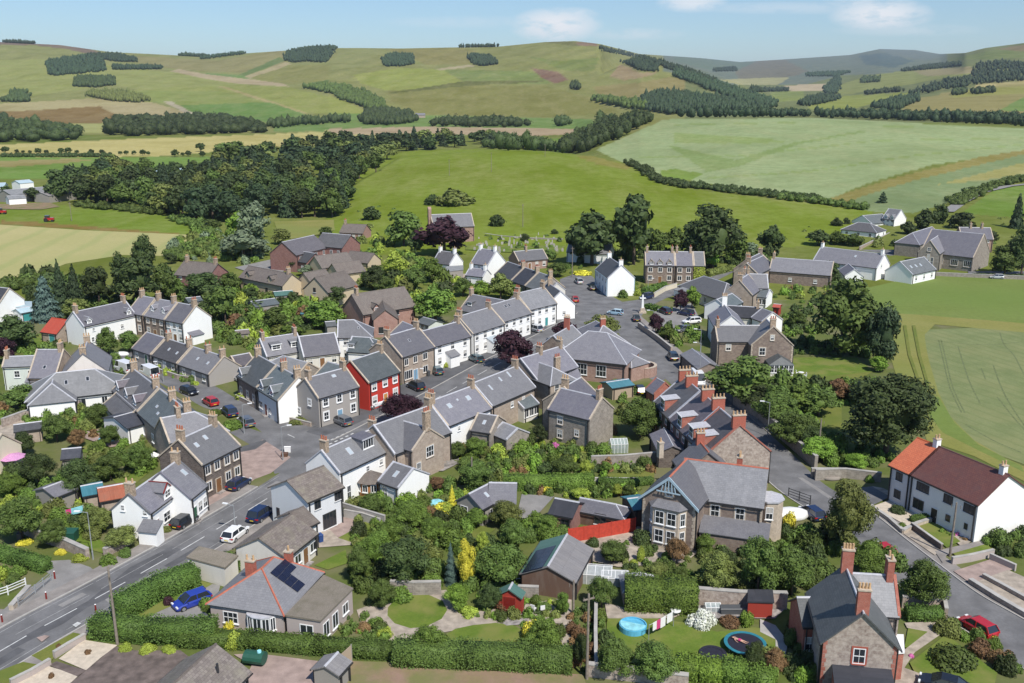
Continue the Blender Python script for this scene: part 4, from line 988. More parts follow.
# ------------------------------------------------------------------ trees,shrubs,hedges
nrng=np.random.default_rng(11)
def cards(pos,nor,size,rnd,jitter=.55,aspect=.8):
 n=len(pos);nor=nor+rnd.normal(0,jitter,(n,3));nor/=np.linalg.norm(nor,axis=1)[:,None]+1e-9
 a=rnd.normal(0,1,(n,3));a-=(a*nor).sum(1)[:,None]*nor;a/=np.linalg.norm(a,axis=1)[:,None]+1e-9
 b_=np.cross(nor,a);s=(size*rnd.uniform(.6,1.35,n))[:,None]
 a=a*s;b_=b_*s*aspect
 v=np.stack([pos-a,pos-b_*.75+a*.1,pos+a,pos+b_*.75-a*.1],1)
 return v.reshape(-1,3)
def mesh_np(name,V,Q,mats,tris=None,mi=None):
 me=bpy.data.meshes.new(name);nq=len(Q);nt_=0 if tris is None else len(tris)
 me.vertices.add(len(V));me.vertices.foreach_set('co',np.asarray(V,'f4').reshape(-1))
 loops=np.asarray(Q,'i4').reshape(-1)
 ls=np.arange(nq)*4
 if nt_: loops=np.concatenate([loops,np.asarray(tris,'i4').reshape(-1)]);ls=np.concatenate([ls,nq*4+np.arange(nt_)*3])
 me.loops.add(len(loops));me.loops.foreach_set('vertex_index',loops.astype('i4'))
 me.polygons.add(nq+nt_);me.polygons.foreach_set('loop_start',ls.astype('i4'))
 for m_ in mats: me.materials.append(MATS[m_] if isinstance(m_,str) else m_)
 if mi is not None: me.polygons.foreach_set('material_index',np.asarray(mi,'i4'))
 me.update(calc_edges=True);return me
import bmesh
def ico(sub):
 bm=bmesh.new();bmesh.ops.create_icosphere(bm,subdivisions=sub,radius=1.0)
 V=np.array([v.co[:] for v in bm.verts]);T=np.array([[v.index for v in f.verts] for f in bm.faces]);bm.free();return V,T
ICO1,ICO2=ico(1),ico(2)
def sphere_pts(n,rnd):
 d=rnd.normal(0,1,(n,3));return d/np.linalg.norm(d,axis=1)[:,None]
def crown(kind,nl,leaf,seed,Rr=4.,Hh=10.,z0=.07):
 """crown mesh in units: radius 1, height 1 for a tree of radius Rr and height Hh"""
 rnd=np.random.default_rng(seed);P=[];Nn=[];cores=[]
 base=Hh*z0;ch=Hh-base
 if kind=='broad':
  nlump=rnd.integers(34,46)
  for k in range(nlump):
   d=sphere_pts(1,rnd)[0]
   if d[2]<-.8: d[2]*=-.5
   rr=rnd.uniform(.5,.78);lr=rnd.uniform(.2,.4)*Rr
   c=np.array([d[0]*rr*Rr,d[1]*rr*Rr,base+ch*.48+d[2]*rr*ch*.5])
   c[:2]*=(1.0 - .35*max(0,(c[2]-base)/ch - .55)/.45)
   m=int(nl/nlump*(lr/(.3*Rr))**2);q=sphere_pts(m,rnd)
   keep=(q*(d+np.array([0,0,.35]))).sum(1)>-.55;q=q[keep]
   rad=lr*rnd.uniform(.78,1.12,len(q))[:,None]
   P.append(c+q*rad*np.array([1,1,.82]));Nn.append(q+np.array([0,0,.25]));cores.append((c,lr*.72))
  cores.append((np.array([0,0,base+ch*.48]),Rr*.6))
 elif kind=='oval':
  nlump=24
  for k in range(nlump):
   d=sphere_pts(1,rnd)[0];rr=rnd.uniform(.45,.72);lr=rnd.uniform(.26,.42)*Rr
   c=np.array([d[0]*rr*Rr,d[1]*rr*Rr,base+ch*.5+d[2]*ch*.38])
   m=int(nl/nlump);q=sphere_pts(m,rnd);rad=lr*rnd.uniform(.8,1.12,m)[:,None]
   P.append(c+q*rad);Nn.append(q+np.array([0,0,.2]));cores.append((c,lr*.72))
  cores.append((np.array([0,0,base+ch*.5]),Rr*.6))
 elif kind=='cone':
  z=base*.4+(Hh-base*.4)*(1-np.sqrt(rnd.uniform(0,1,nl)));f=1-(z-base*.4)/(Hh-base*.4)
  th=rnd.uniform(0,2*np.pi,nl);tier=.82+.18*np.sin(z*4.6+1.3*np.sin(th*3));rr=Rr*f**.82*tier*rnd.uniform(.72,1.1,nl)+.05
  P.append(np.stack([rr*np.cos(th),rr*np.sin(th),z - .12*rr],1));Nn.append(np.stack([np.cos(th),np.sin(th),np.full(nl,.5)],1))
 P=np.concatenate(P);Nn=np.concatenate(Nn)
 V=cards(P,Nn,leaf,rnd,.5);Q=np.arange(len(V)).reshape(-1,4);T=[]
 Vs=[V];off=len(V)
 for c,r in cores:
  iv,it=ICO1;w_=iv*r*rnd.uniform(.85,1.1,(len(iv),1))*np.array([1,1,.85])+c
  Vs.append(w_);T.append(it+off);off+=len(w_)
 if kind=='cone':
  n=9;a=np.arange(n)*2*np.pi/n
  w_=np.concatenate([np.stack([Rr*.68*np.cos(a),Rr*.68*np.sin(a),np.full(n,base*.5)],1),[[0,0,Hh*.93]]])
  Vs.append(w_);T.append(np.array([[k,(k+1) % n,n] for k in range(n)])+off)
 V=np.concatenate(Vs)/np.array([Rr,Rr,Hh])
 return mesh_np('crown',V,Q,['leaf_mid'],np.concatenate(T))
def trunk_mesh(seed,Rr=4.,Hh=10.,z0=.16,conifer=False):
 rnd=random.Random(seed);mb=MB();h=Hh*(.9 if conifer else .55);r=.028*Hh
 mb.cyl((0,0,-.2),(0,0,h*.5),r,r*.75,8,cap=False);mb.cyl((0,0,h*.5),(.1,.1,h),r*.75,r*.35,7,cap=False)
 if not conifer:
  for k in range(5):
   a=k*1.256+rnd.random()*.6;e=rnd.uniform(.45,.7)*Rr
   mb.cyl((0,0,h*rnd.uniform(.35,.7)),(math.cos(a)*e,math.sin(a)*e,h*rnd.uniform(.95,1.35)),r*.45,r*.15,5,cap=False)
 V=np.array([v[:] for v in mb.v])/np.array([Rr,Rr,Hh])
 return mesh_np('trunk',V,mb.f,['bark'])
PROTO={}
def proto(kind,lod,k):
 key=(kind,lod,k)
 if key not in PROTO:
  nl,lf={'hi': (9500,.165),'mid': (3000,.32),'low': (1100,.52),'far': (380,.85)}[lod]
  if kind=='cone': nl=int(nl*.8)
  PROTO[key]=(crown(kind,nl,lf,100+k*7+len(lod)*31+len(kind)*13),trunk_mesh(k,conifer=kind=='cone'))
 return PROTO[key]
def set_mat(o,mat):
 o.material_slots[0].link='OBJECT';o.material_slots[0].material=MATS[mat]
TREES=[]
def put_tree(pos,h,r,mat,name,label,group=None,kind='broad',lod='mid',cat='tree',bark=None):
 cm,tm=proto(kind,lod,rng.randrange(4))
 root=bpy.data.objects.new(name,None);COL.objects.link(root);root.location=pos
 root.scale=(r*rng.uniform(.94,1.06),r*rng.uniform(.94,1.06),h);root.rotation_euler=(0,0,rng.uniform(0,6.28));root.empty_display_size=.3
 tag(root,label,cat,group)
 t=bpy.data.objects.new('trunk',tm);COL.objects.link(t);t.parent=root
 c=bpy.data.objects.new('crown',cm);COL.objects.link(c);c.parent=root;set_mat(c,mat)
 TREES.append((pos[0],pos[1],r));return root
def tree(reg,x,yt,yb,w,mat,name,label,group=None,kind='broad',lod=None,on='flat',hs=1.0):
 """x centre, yt crown top, yb foot, w crown width, all as sighted in region reg"""
 px,pyb=PX(reg,x,yb);_,pyt=PX(reg,x,yt);s=REG[reg][2]
 p=at(px,pyb) if on=='flat' else terr(px,pyb)
 z=p.y*cp+(CAM_H-p.z)*sp;r=w/s*z/F_PX/2
 Yh=p.y+r*.25;v=(pyt-341.5)/F_PX
 zt=CAM_H+Yh/(cp-v*sp)*(-sp-v*cp)
 h=max(1.2,(zt-p.z)*hs)
 if lod is None: lod='hi' if z<160 else 'mid' if z<300 else 'low' if z<560 else 'far'
 return put_tree(p,h,r,mat,name,label,group,kind,lod)
SHRUB={}
def shrub_mesh(lod,k,form='round'):
 key=(lod,k,form)
 if key in SHRUB: return SHRUB[key]
 rnd=np.random.default_rng(500+k+len(lod)*9);nl,lf={'hi': (2400,.12),'mid': (700,.24),'low': (260,.38)}[lod]
 P=[];Nn=[];cores=[];n=9 if form=='round' else 5
 for j in range(n):
  d=sphere_pts(1,rnd)[0];d[2]=abs(d[2]);c=d*rnd.uniform(.35,.6)*np.array([1,1,.8])+np.array([0,0,.1]) if form=='round' else d*.12+np.array([0,0,.35])
  lr=rnd.uniform(.38,.55) if form=='round' else .8
  q=sphere_pts(nl//n,rnd);q=q[q[:,2]*lr+c[2]>-.02]
  P.append(c+q*lr*rnd.uniform(.82,1.1,len(q))[:,None]*(1 if form=='round' else .98));Nn.append(q+np.array([0,0,.3]));cores.append((c,lr*.8))
 P=np.concatenate(P);P[:,2]=np.abs(P[:,2]);Nn=np.concatenate(Nn)
 V=cards(P,Nn,lf/1.4,rnd,.45);Q=np.arange(len(V)).reshape(-1,4);Vs=[V];T=[];off=len(V)
 for c,r in cores:
  iv,it=ICO1;w_=iv*r*rnd.uniform(.88,1.06,(len(iv),1))+c;w_[:,2]=np.maximum(w_[:,2],-.05);Vs.append(w_);T.append(it+off);off+=len(w_)
 SHRUB[key]=mesh_np('shrub',np.concatenate(Vs),Q,['leaf_mid'],np.concatenate(T));return SHRUB[key]
def put_shrub(p,r,h,mat,name,label,group=None,lod='mid',form='round',cat='shrub'):
 o=bpy.data.objects.new(name,shrub_mesh(lod,rng.randrange(5),form));COL.objects.link(o);o.location=p
 o.scale=(r*rng.uniform(.9,1.1),r*rng.uniform(.9,1.1),h/1.1);o.rotation_euler=(0,0,rng.uniform(0,6.28));set_mat(o,mat)
 return tag(o,label,cat,group)
def shrub(reg,x,yb,w,h,mat,name,label,group=None,form='round'):
 """x centre and yb foot as sighted, w width as sighted, h height in metres"""
 p=A_(reg,x,yb);z=p.y*cp+CAM_H*sp;r=w/REG[reg][2]*z/F_PX/2;p=p+Vector((0,r*.7,0))
 return put_shrub(p,r,h,mat,name,label,group,'hi' if z<170 else 'mid',form)
PLACED=[];QUEUE=[]
def scatter(reg,pts,n,r0,r1,mats,name,label,group,hk=(.8,1.3),tries=30,sep=.75,trees=0.0):
 poly=[A_(reg,*p) for p in pts];X0=min(p.x for p in poly);X1=max(p.x for p in poly);Y0=min(p.y for p in poly);Y1=max(p.y for p in poly)
 pp=[(p.x,p.y) for p in poly];made=0
 for _ in range(n*tries):
  if made>=n: break
  x=rng.uniform(X0,X1);y=rng.uniform(Y0,Y1)
  if not inside(pp,np.array([x]),np.array([y]))[0]: continue
  r=rng.uniform(r0,r1)
  if any((x-a)**2+(y-b_)**2<((r+c)*sep)**2 for a,b_,c in PLACED): continue
  PLACED.append((x,y,r));made+=1
  z=y*cp+CAM_H*sp
  QUEUE.append((r/z,(x,y,0),r,r*rng.uniform(*hk)*1.5,rng.choice(mats),name,label,group,'hi' if z<150 else 'mid' if z<260 else 'low'))
def plant_queue(nmax=280):
 """the shrubs that show largest become things; the many small ones behind them one mass"""
 QUEUE.sort(key=lambda q: -q[0]);mats=[];Vs=[];Qs=[];Ts=[];mq=[];mt=[];off=0
 for q in QUEUE[:nmax]: put_shrub(*q[1:])
 for k,(_,p,r,h,mat,nm,lb,gp,lod) in enumerate(QUEUE[nmax:]):
  if mat not in mats: mats.append(mat)
  rnd=np.random.default_rng(k);a=rng.uniform(0,6.28);n=5;P=[];N_=[]
  for j in range(n):
   d=sphere_pts(1,rnd)[0];d[2]=abs(d[2]);c=d*rnd.uniform(.3,.62,3)*np.array([1,1,.8]);lr=rnd.uniform(.36,.58);qq=sphere_pts(60,rnd);P.append(c+qq*lr*rnd.uniform(.8,1.12,60)[:,None]);N_.append(qq+np.array([0,0,.3]))
   iv,it=ICO1;w_=(iv*lr*.8+c)*np.array([r,r,h])+np.array(p);Vs.append(w_);Ts.append(it+off);mt+=[mats.index(mat)]*len(it);off+=len(w_)
  P=np.concatenate(P);P[:,2]=np.abs(P[:,2]);V=cards(P,np.concatenate(N_),.17,rnd,.45)*np.array([r,r,h])+np.array(p);m=len(V)//4
  Vs.append(V);Qs.append(np.arange(m*4).reshape(-1,4)+off);off+=len(V);mq+=[mats.index(mat)]*m
 me=mesh_np('shrubbery',np.concatenate(Vs),np.concatenate(Qs),mats,np.concatenate(Ts),mq+mt)
 o=bpy.data.objects.new('shrubbery',me);COL.objects.link(o);o['kind']='stuff';o['label']='mass of small shrubs filling the gardens between the houses';o['category']='shrubbery'
def hedge(pts,w,h,mat,label,name='hedge',group=None,dens=None,parts=False):
 """clipped hedge along world points"""
 pts=[Vector((p[0],p[1],0)) for p in pts];V=[];Nn=[];Pq=[];rnd=nrng;core=MB()
 for k in range(len(pts)-1):
  a,b_=pts[k],pts[k+1];L=(b_-a).length
  if L<.05: continue
  d=(b_-a)/L;n=Vector((-d.y,d.x,0));z=(a.y)*cp+CAM_H*sp
  de=dens or (60 if z<140 else 18 if z<220 else 9);m=int(L*(w+2*h)*de)
  s=rnd.uniform(-.02,1.02,m)*L;q=rnd.uniform(0,w+2*h,m)
  off=np.where(q<h,-w/2,np.where(q<h+w,q-h-w/2,w/2));zz=np.where(q<h,q,np.where(q<h+w,h,w+2*h-q))
  wob=.12*np.sin(s*1.1+k)+rnd.normal(0,.06,m);sc=1+wob*.6
  P=np.stack([a.x+d.x*s+n.x*off*sc,a.y+d.y*s+n.y*off*sc,np.maximum(.02,zz*(1+wob*.35))],1)
  nx=np.where(q<h,-1,np.where(q<h+w,0,1));nz=np.where((q>=h) & (q<h+w),1,.15)
  Nn.append(np.stack([n.x*nx,n.y*nx,nz],1));Pq.append(P)
  e=d*.0;hw=n*(w/2*.86)
  core.hexa([a-hw,a+hw,b_+hw,b_-hw]+[v+Vector((0,0,h*.92)) for v in (a-hw,a+hw,b_+hw,b_-hw)])
 for a,sgn,b_ in ((pts[0],-1,pts[1]),(pts[-1],1,pts[-2])):
  d=(pts[1]-pts[0]).normalized() if sgn<0 else (pts[-1]-pts[-2]).normalized();n=Vector((-d.y,d.x,0));m=int(w*h*40)
  if m<1: continue
  u=rnd.uniform(-w/2,w/2,m);zz=rnd.uniform(0,h,m)
  Pq.append(np.stack([a.x+n.x*u+sgn*d.x*.06,a.y+n.y*u+sgn*d.y*.06,zz],1));Nn.append(np.tile([sgn*d.x,sgn*d.y,.1],(m,1)))
 P=np.concatenate(Pq);Nn=np.concatenate(Nn);c0=np.array([pts[0].x,pts[0].y,0])
 zm=pts[0].y*cp+CAM_H*sp
 V=cards(P-c0,Nn,.095 if zm<140 else .18 if zm<220 else .28,rnd,.4);Q=np.arange(len(V)).reshape(-1,4)
 cv=np.array([v[:] for v in core.v])-c0;cf=np.array(core.f)+len(V)
 me=mesh_np(name,np.concatenate([V,cv]),np.concatenate([Q,cf]),[mat])
 o=bpy.data.objects.new(name,me);COL.objects.link(o);o.location=tuple(c0);return tag(o,label,'hedge',group)
def hedge_(reg,pts,w,h,mat,label,**k): return hedge([A_(reg,*p) for p in pts],w,h,mat,label,**k)
def wood(reg,pts,mat,label,name='woodland',h=(9,15),spacing=9.,conifer=False,maxn=420):
 P=RP(reg,pts);X0=min(p[0] for p in P);X1=max(p[0] for p in P);Y0=min(p[1] for p in P);Y1=max(p[1] for p in P)
 c=terr((X0+X1)/2,(Y0+Y1)/2);V=[];T=[];C=[];off=0;rnd=nrng;dist=c.y
 far=dist>1500
 if far: spacing*=.72;maxn=int(maxn*2.4)
 k=spacing*F_PX/dist;pts_=[];sx=max(.8,k*.8);sy=max(.22,k*.085);y=Y0
 while y<=Y1+sy:
  x=X0+rnd.uniform(0,sx)
  while x<=X1:
   q=(x+rnd.normal(0,.45*sx),y+rnd.normal(0,.5*sy))
   if inside(P,np.array([x+rnd.normal(0,.8)]),np.array([min(y,Y1 - .01)]))[0]: pts_.append(q)
   x+=sx
  y+=sy
 if len(pts_)>maxn: pts_=[pts_[i_] for i_ in rnd.choice(len(pts_),maxn,replace=False)];spacing*=1.12
 iv,it=ICO1;o0=np.array(c[:])
 for px,py in pts_:
  g=np.array(terr(px,max(py,skyline(px)+.4))[:]);hh=rnd.uniform(*h)*(1 if rnd.random()<.85 else 1.25);r=spacing*rnd.uniform(.36,.66)
  w_=iv*rnd.uniform(.62,1.3,(len(iv),1))
  if conifer and rnd.random()<.75:
   w_=w_*np.array([1,1,.5]);tz=w_[:,2]+.5;w_[:,:2]*=np.clip(1.25-tz,.12,1)[:,None];w_=np.stack([w_[:,0]*r,w_[:,1]*r,tz*hh*.95],1)+g
  else: w_=w_*np.array([r,r,hh*.5])+g+np.array([0,0,hh*.46])
  V.append(w_);T.append(it+off);off+=len(w_)
  if not far:
   q=sphere_pts(70,rnd);q[:,2]=np.abs(q[:,2])*1.1 - .25;pos=g+np.array([0,0,hh*.5])+q*np.array([r,r,hh*.5])*rnd.uniform(.85,1.18,(70,1))
   C.append(cards(pos,q,min(.85,hh*.11),rnd,.6))
 Vt=np.concatenate(V)
 if C: cv=np.concatenate(C);q=np.arange(len(cv)).reshape(-1,4)+len(Vt);Vt=np.concatenate([Vt,cv])
 else: q=np.zeros((0,4),int)
 me=mesh_np(name,Vt-o0,q,[mat],np.concatenate(T))
 o=bpy.data.objects.new(name,me);COL.objects.link(o);o.location=c;o['label']=label;o['category']='woodland';o['kind']='stuff'
 return o
# ------------------------------------------------------------------ the country beyond
WD=[
 ('F',[(130,128),(200,112),(260,105),(300,118),(312,150),(230,158),(150,165)],'leaf_conifer','dark square plantation on the left hillside',1),
 ('F',[(258,104),(340,103),(402,116),(400,124),(330,122)],'leaf_conifer','long dark plantation strip running right from the square one',1),
 ('F',[(254,216),(350,212),(438,236),(400,243),(330,238),(262,226)],'leaf_olive','grey-green lens-shaped plantation above the brown fields',1),
 ('F',[(828,118),(840,95),(900,78),(960,68),(984,76),(968,110),(955,126),(900,122),(860,126)],'leaf_conifer','round dark clump of trees on the crest left of centre',1),
 ('F',[(525,98),(600,96),(602,104),(530,105)],'leaf_conifer','small flat-topped clump standing on the skyline',1),
 ('F',[(590,112),(650,104),(715,98),(716,101),(650,108),(592,116)],'leaf_conifer','thin shelter belt rising to the skyline',1),
 ('F',[(330,138),(475,139),(475,145),(332,146)],'leaf_conifer','thin line of trees under the long plantation strip',1),
 ('F',[(212,195),(230,172),(330,172),(334,192),(280,198)],'leaf_dark','open copse on the left slope between two plantations',0),
 ('F',[(16,240),(40,215),(75,215),(84,240)],'leaf_dark','small copse at the far left above the tan field',0),
 ('F',[(10,60),(60,58),(102,60),(100,64),(12,64)],'leaf_conifer','dark tree clump on the summit at the far left',1),
 ('F',[(-300,290),(-60,285),(0,285),(40,300),(120,310),(200,325),(246,340),(236,350),(120,358),(-300,362)],'leaf_dark','dark broadleaf wood at the left edge behind the straw field',0),
 ('F',[(316,305),(360,290),(480,290),(560,282),(640,285),(770,315),(772,330),(640,335),(480,338),(316,338)],'leaf_dark','dark broadleaf wood in the middle of the valley behind the straw field',0),
 ('F',[(780,310),(900,300),(1024,292),(1024,300),(900,308),(800,318)],'leaf_dark','line of bushes along the lane by the valley cottages',0),
 ('F',[(890,200),(960,195),(1024,200),(1024,230),(950,212)],'leaf_mid','scrubby gully on the slope below the round clump',0),
 ('G',[(125,118),(150,103),(210,105),(218,130),(180,137),(136,136)],'leaf_conifer','dark oblong clump on the centre hillside',1),
 ('G',[(374,112),(390,104),(440,110),(462,130),(420,136),(395,132)],'leaf_conifer','dark clump right of the oblong one on the centre hillside',1),
 ('G',[(350,78),(460,77),(460,79.5),(352,80)],'leaf_conifer','row of wind-swept trees along the skyline',1),
 ('G',[(762,82),(850,98),(1024,152),(1100,182),(1100,190),(1024,166),(930,132),(870,112),(765,92)],'leaf_conifer','long dark conifer plantation down the steep ridge',1),
 ('G',[(826,125),(870,118),(930,138),(924,152),(880,150)],'leaf_conifer','conifer block hanging below the ridge plantation',1),
 ('G',[(878,235),(900,222),(960,215),(1024,222),(1024,272),(960,278),(900,265)],'leaf_conifer','dark wood at the foot of the ridge',1),
 ('G',[(-20,215),(60,212),(120,240),(130,262),(90,262),(0,232)],'leaf_mid','scrubby trees up the gully behind the farm',0),
 ('G',[(62,295),(80,272),(130,268),(200,275),(226,300),(150,308),(70,307)],'leaf_dark','dark trees round the distant farm',0),
 ('G',[(740,232),(800,238),(860,245),(900,258),(880,264),(800,250),(745,240)],'leaf_mid','scrub line across the hill foot',0),
 ('G',[(260,306),(340,300),(500,300),(560,312),(480,315),(270,312)],'leaf_dark','hedgerow trees on the valley floor behind the pink field',0),
 ('G',[(676,190),(700,192),(702,204),(684,205)],'leaf_dark','little copse alone on the hill slope',0),
 ('G',[(640,300),(665,300),(670,310),(645,312)],'leaf_dark','pair of dark trees on the valley floor',0),
 ('G',[(756,298),(794,298),(790,306),(760,306)],'leaf_dark','rounded dark trees by the end of the valley hedge',0),
 ('H',[(0,142),(130,188),(200,215),(300,245),(296,258),(200,240),(100,205),(0,165)],'leaf_conifer','lower end of the ridge plantation dropping to the valley',1),
 ('H',[(-20,225),(60,222),(150,235),(270,255),(280,266),(100,268),(-20,266)],'leaf_conifer','dark wood filling the valley mouth',1),
 ('H',[(680,220),(760,186),(800,178),(870,165),(880,130),(940,122),(1024,130),(1200,130),(1200,175),(1024,178),(900,188),(800,205),(730,216)],'leaf_conifer','broad dark forest climbing the right-hand hill',1),
 ('H',[(660,150),(740,135),(840,128),(840,136),(740,146),(664,152)],'leaf_conifer','narrow plantation near the top of the right-hand hill',1),
 ('H',[(580,258),(640,238),(720,222),(716,238),(660,262),(640,266)],'leaf_conifer','tongue of dark wood above the field-edge belt',1),
 ('H',[(360,250),(400,228),(440,222),(492,230),(480,236),(400,252)],'leaf_conifer','block of conifers in the middle of the right valley',1),
 ('H',[(385,158),(480,153),(520,152),(480,165),(388,165)],'leaf_conifer','dark plantation strip at the foot of the blue hills',1),
 ('H',[(220,205),(335,202),(335,209),(230,213)],'leaf_conifer','tree strip by the pale strip field',1),
 ('H',[(115,145),(180,138),(185,150),(120,152)],'leaf_conifer','bluish plantation on the farthest left slope of the right valley',1),
 ('H',[(440,200),(478,165),(490,178),(478,205),(476,218),(440,216)],'leaf_conifer','trees up the cleft in the right valley',1),
 ('H',[(810,215),(850,208),(855,216),(815,222)],'leaf_dark','small dark clump below the broad forest',0),
 ('H',[(870,212),(935,206),(937,214),(872,219)],'leaf_dark','hedge-like clump right of the small dark clump',0),
 ('H',[(545,185),(560,170),(600,170),(598,182)],'leaf_dark','two dots of trees on the far slope',0),
 ('H',[(560,216),(610,210),(660,205),(668,210),(620,214),(562,220)],'leaf_dark','broken line of bushes across the far slope',0),
]
for reg,pts,mat,lab,con in WD:
 wood(reg,pts,mat,lab,h=(9,14),spacing=11 if con else 12,conifer=bool(con),maxn=380)
wood('H',[(-20,283),(100,282),(400,277),(690,284),(900,292),(1024,300),(1700,320),(1700,328),(1024,312),(700,296),(400,284),(110,286)],'leaf_conifer','dark belt of trees closing off the top of the pale field',h=(9,13),spacing=7,maxn=520)
wood('G',[(640,392),(660,372),(700,348),(780,318),(860,297),(905,292),(912,300),(840,330),(770,365),(705,390)],'leaf_dark','narrow wood slanting up beside the pale field',h=(10,14),spacing=8,maxn=330)
wood('G',[(440,352),(520,362),(600,376),(636,385),(560,384),(440,378)],'leaf_dark','right-hand tail of the long wood behind the pasture',h=(9,13),spacing=8,maxn=150)
for k,(x,y,w_) in enumerate([(16,390,24),(50,390,14),(68,391,12),(88,391,12),(112,393,22),(136,393,16),(180,391,20),(200,391,22),(226,392,14),(268,393,18),(300,394,18),(352,395,14),(370,395,16),(392,395,16),(418,396,20),(434,396,14),(512,401,26),(535,399,14),(552,399,20),(588,385,30),(592,401,20),(636,398,20)]):
 tree('F',x,y-w_*.95,y,w_,'leaf_dark','hedgerow_tree','small round tree in the row between the straw field and the green field','hedgerow trees across the left valley',on='terr')
WB=RP('F',[(200,540),(200,500),(250,475),(330,455),(440,462),(560,462),(630,440),(640,405),(760,385),(880,370),(1024,362),(1180,346),(1440,350),(1440,375),(1300,375),(1180,395),(1110,440),(1050,480),(1010,505),(1010,560),(990,585),(900,580),(760,575),(640,600),(560,590),(470,565),(330,552)])
cnt=0;spots=[]
for _ in range(14000):
 if cnt>=285: break
 px=rng.uniform(60,500);py=226-90*rng.random()**1.1
 if not inside(WB,np.array([px]),np.array([py]))[0]: continue
 g=terr(px,py)
 if any((g.x-a)**2+(g.y-b_)**2<(c*.8)**2 for a,b_,c in spots): continue
 r=rng.uniform(5.2,7.6)*(1.0 if py>165 else 1.35);spots.append((g.x,g.y,r*1.12));cnt+=1
 con=rng.random()<.22
 put_tree(g,rng.uniform(11,16),r*(.7 if con else 1),rng.choice(['leaf_dark','leaf_dark','leaf_dark','leaf_mid','leaf_conifer','leaf_olive']) if not con else 'leaf_conifer',
             'wood_tree','tree in the long dark wood running from the farm sheds to the green pasture','trees of the long wood','cone' if con else 'broad','low' if g.y<640 else 'far')
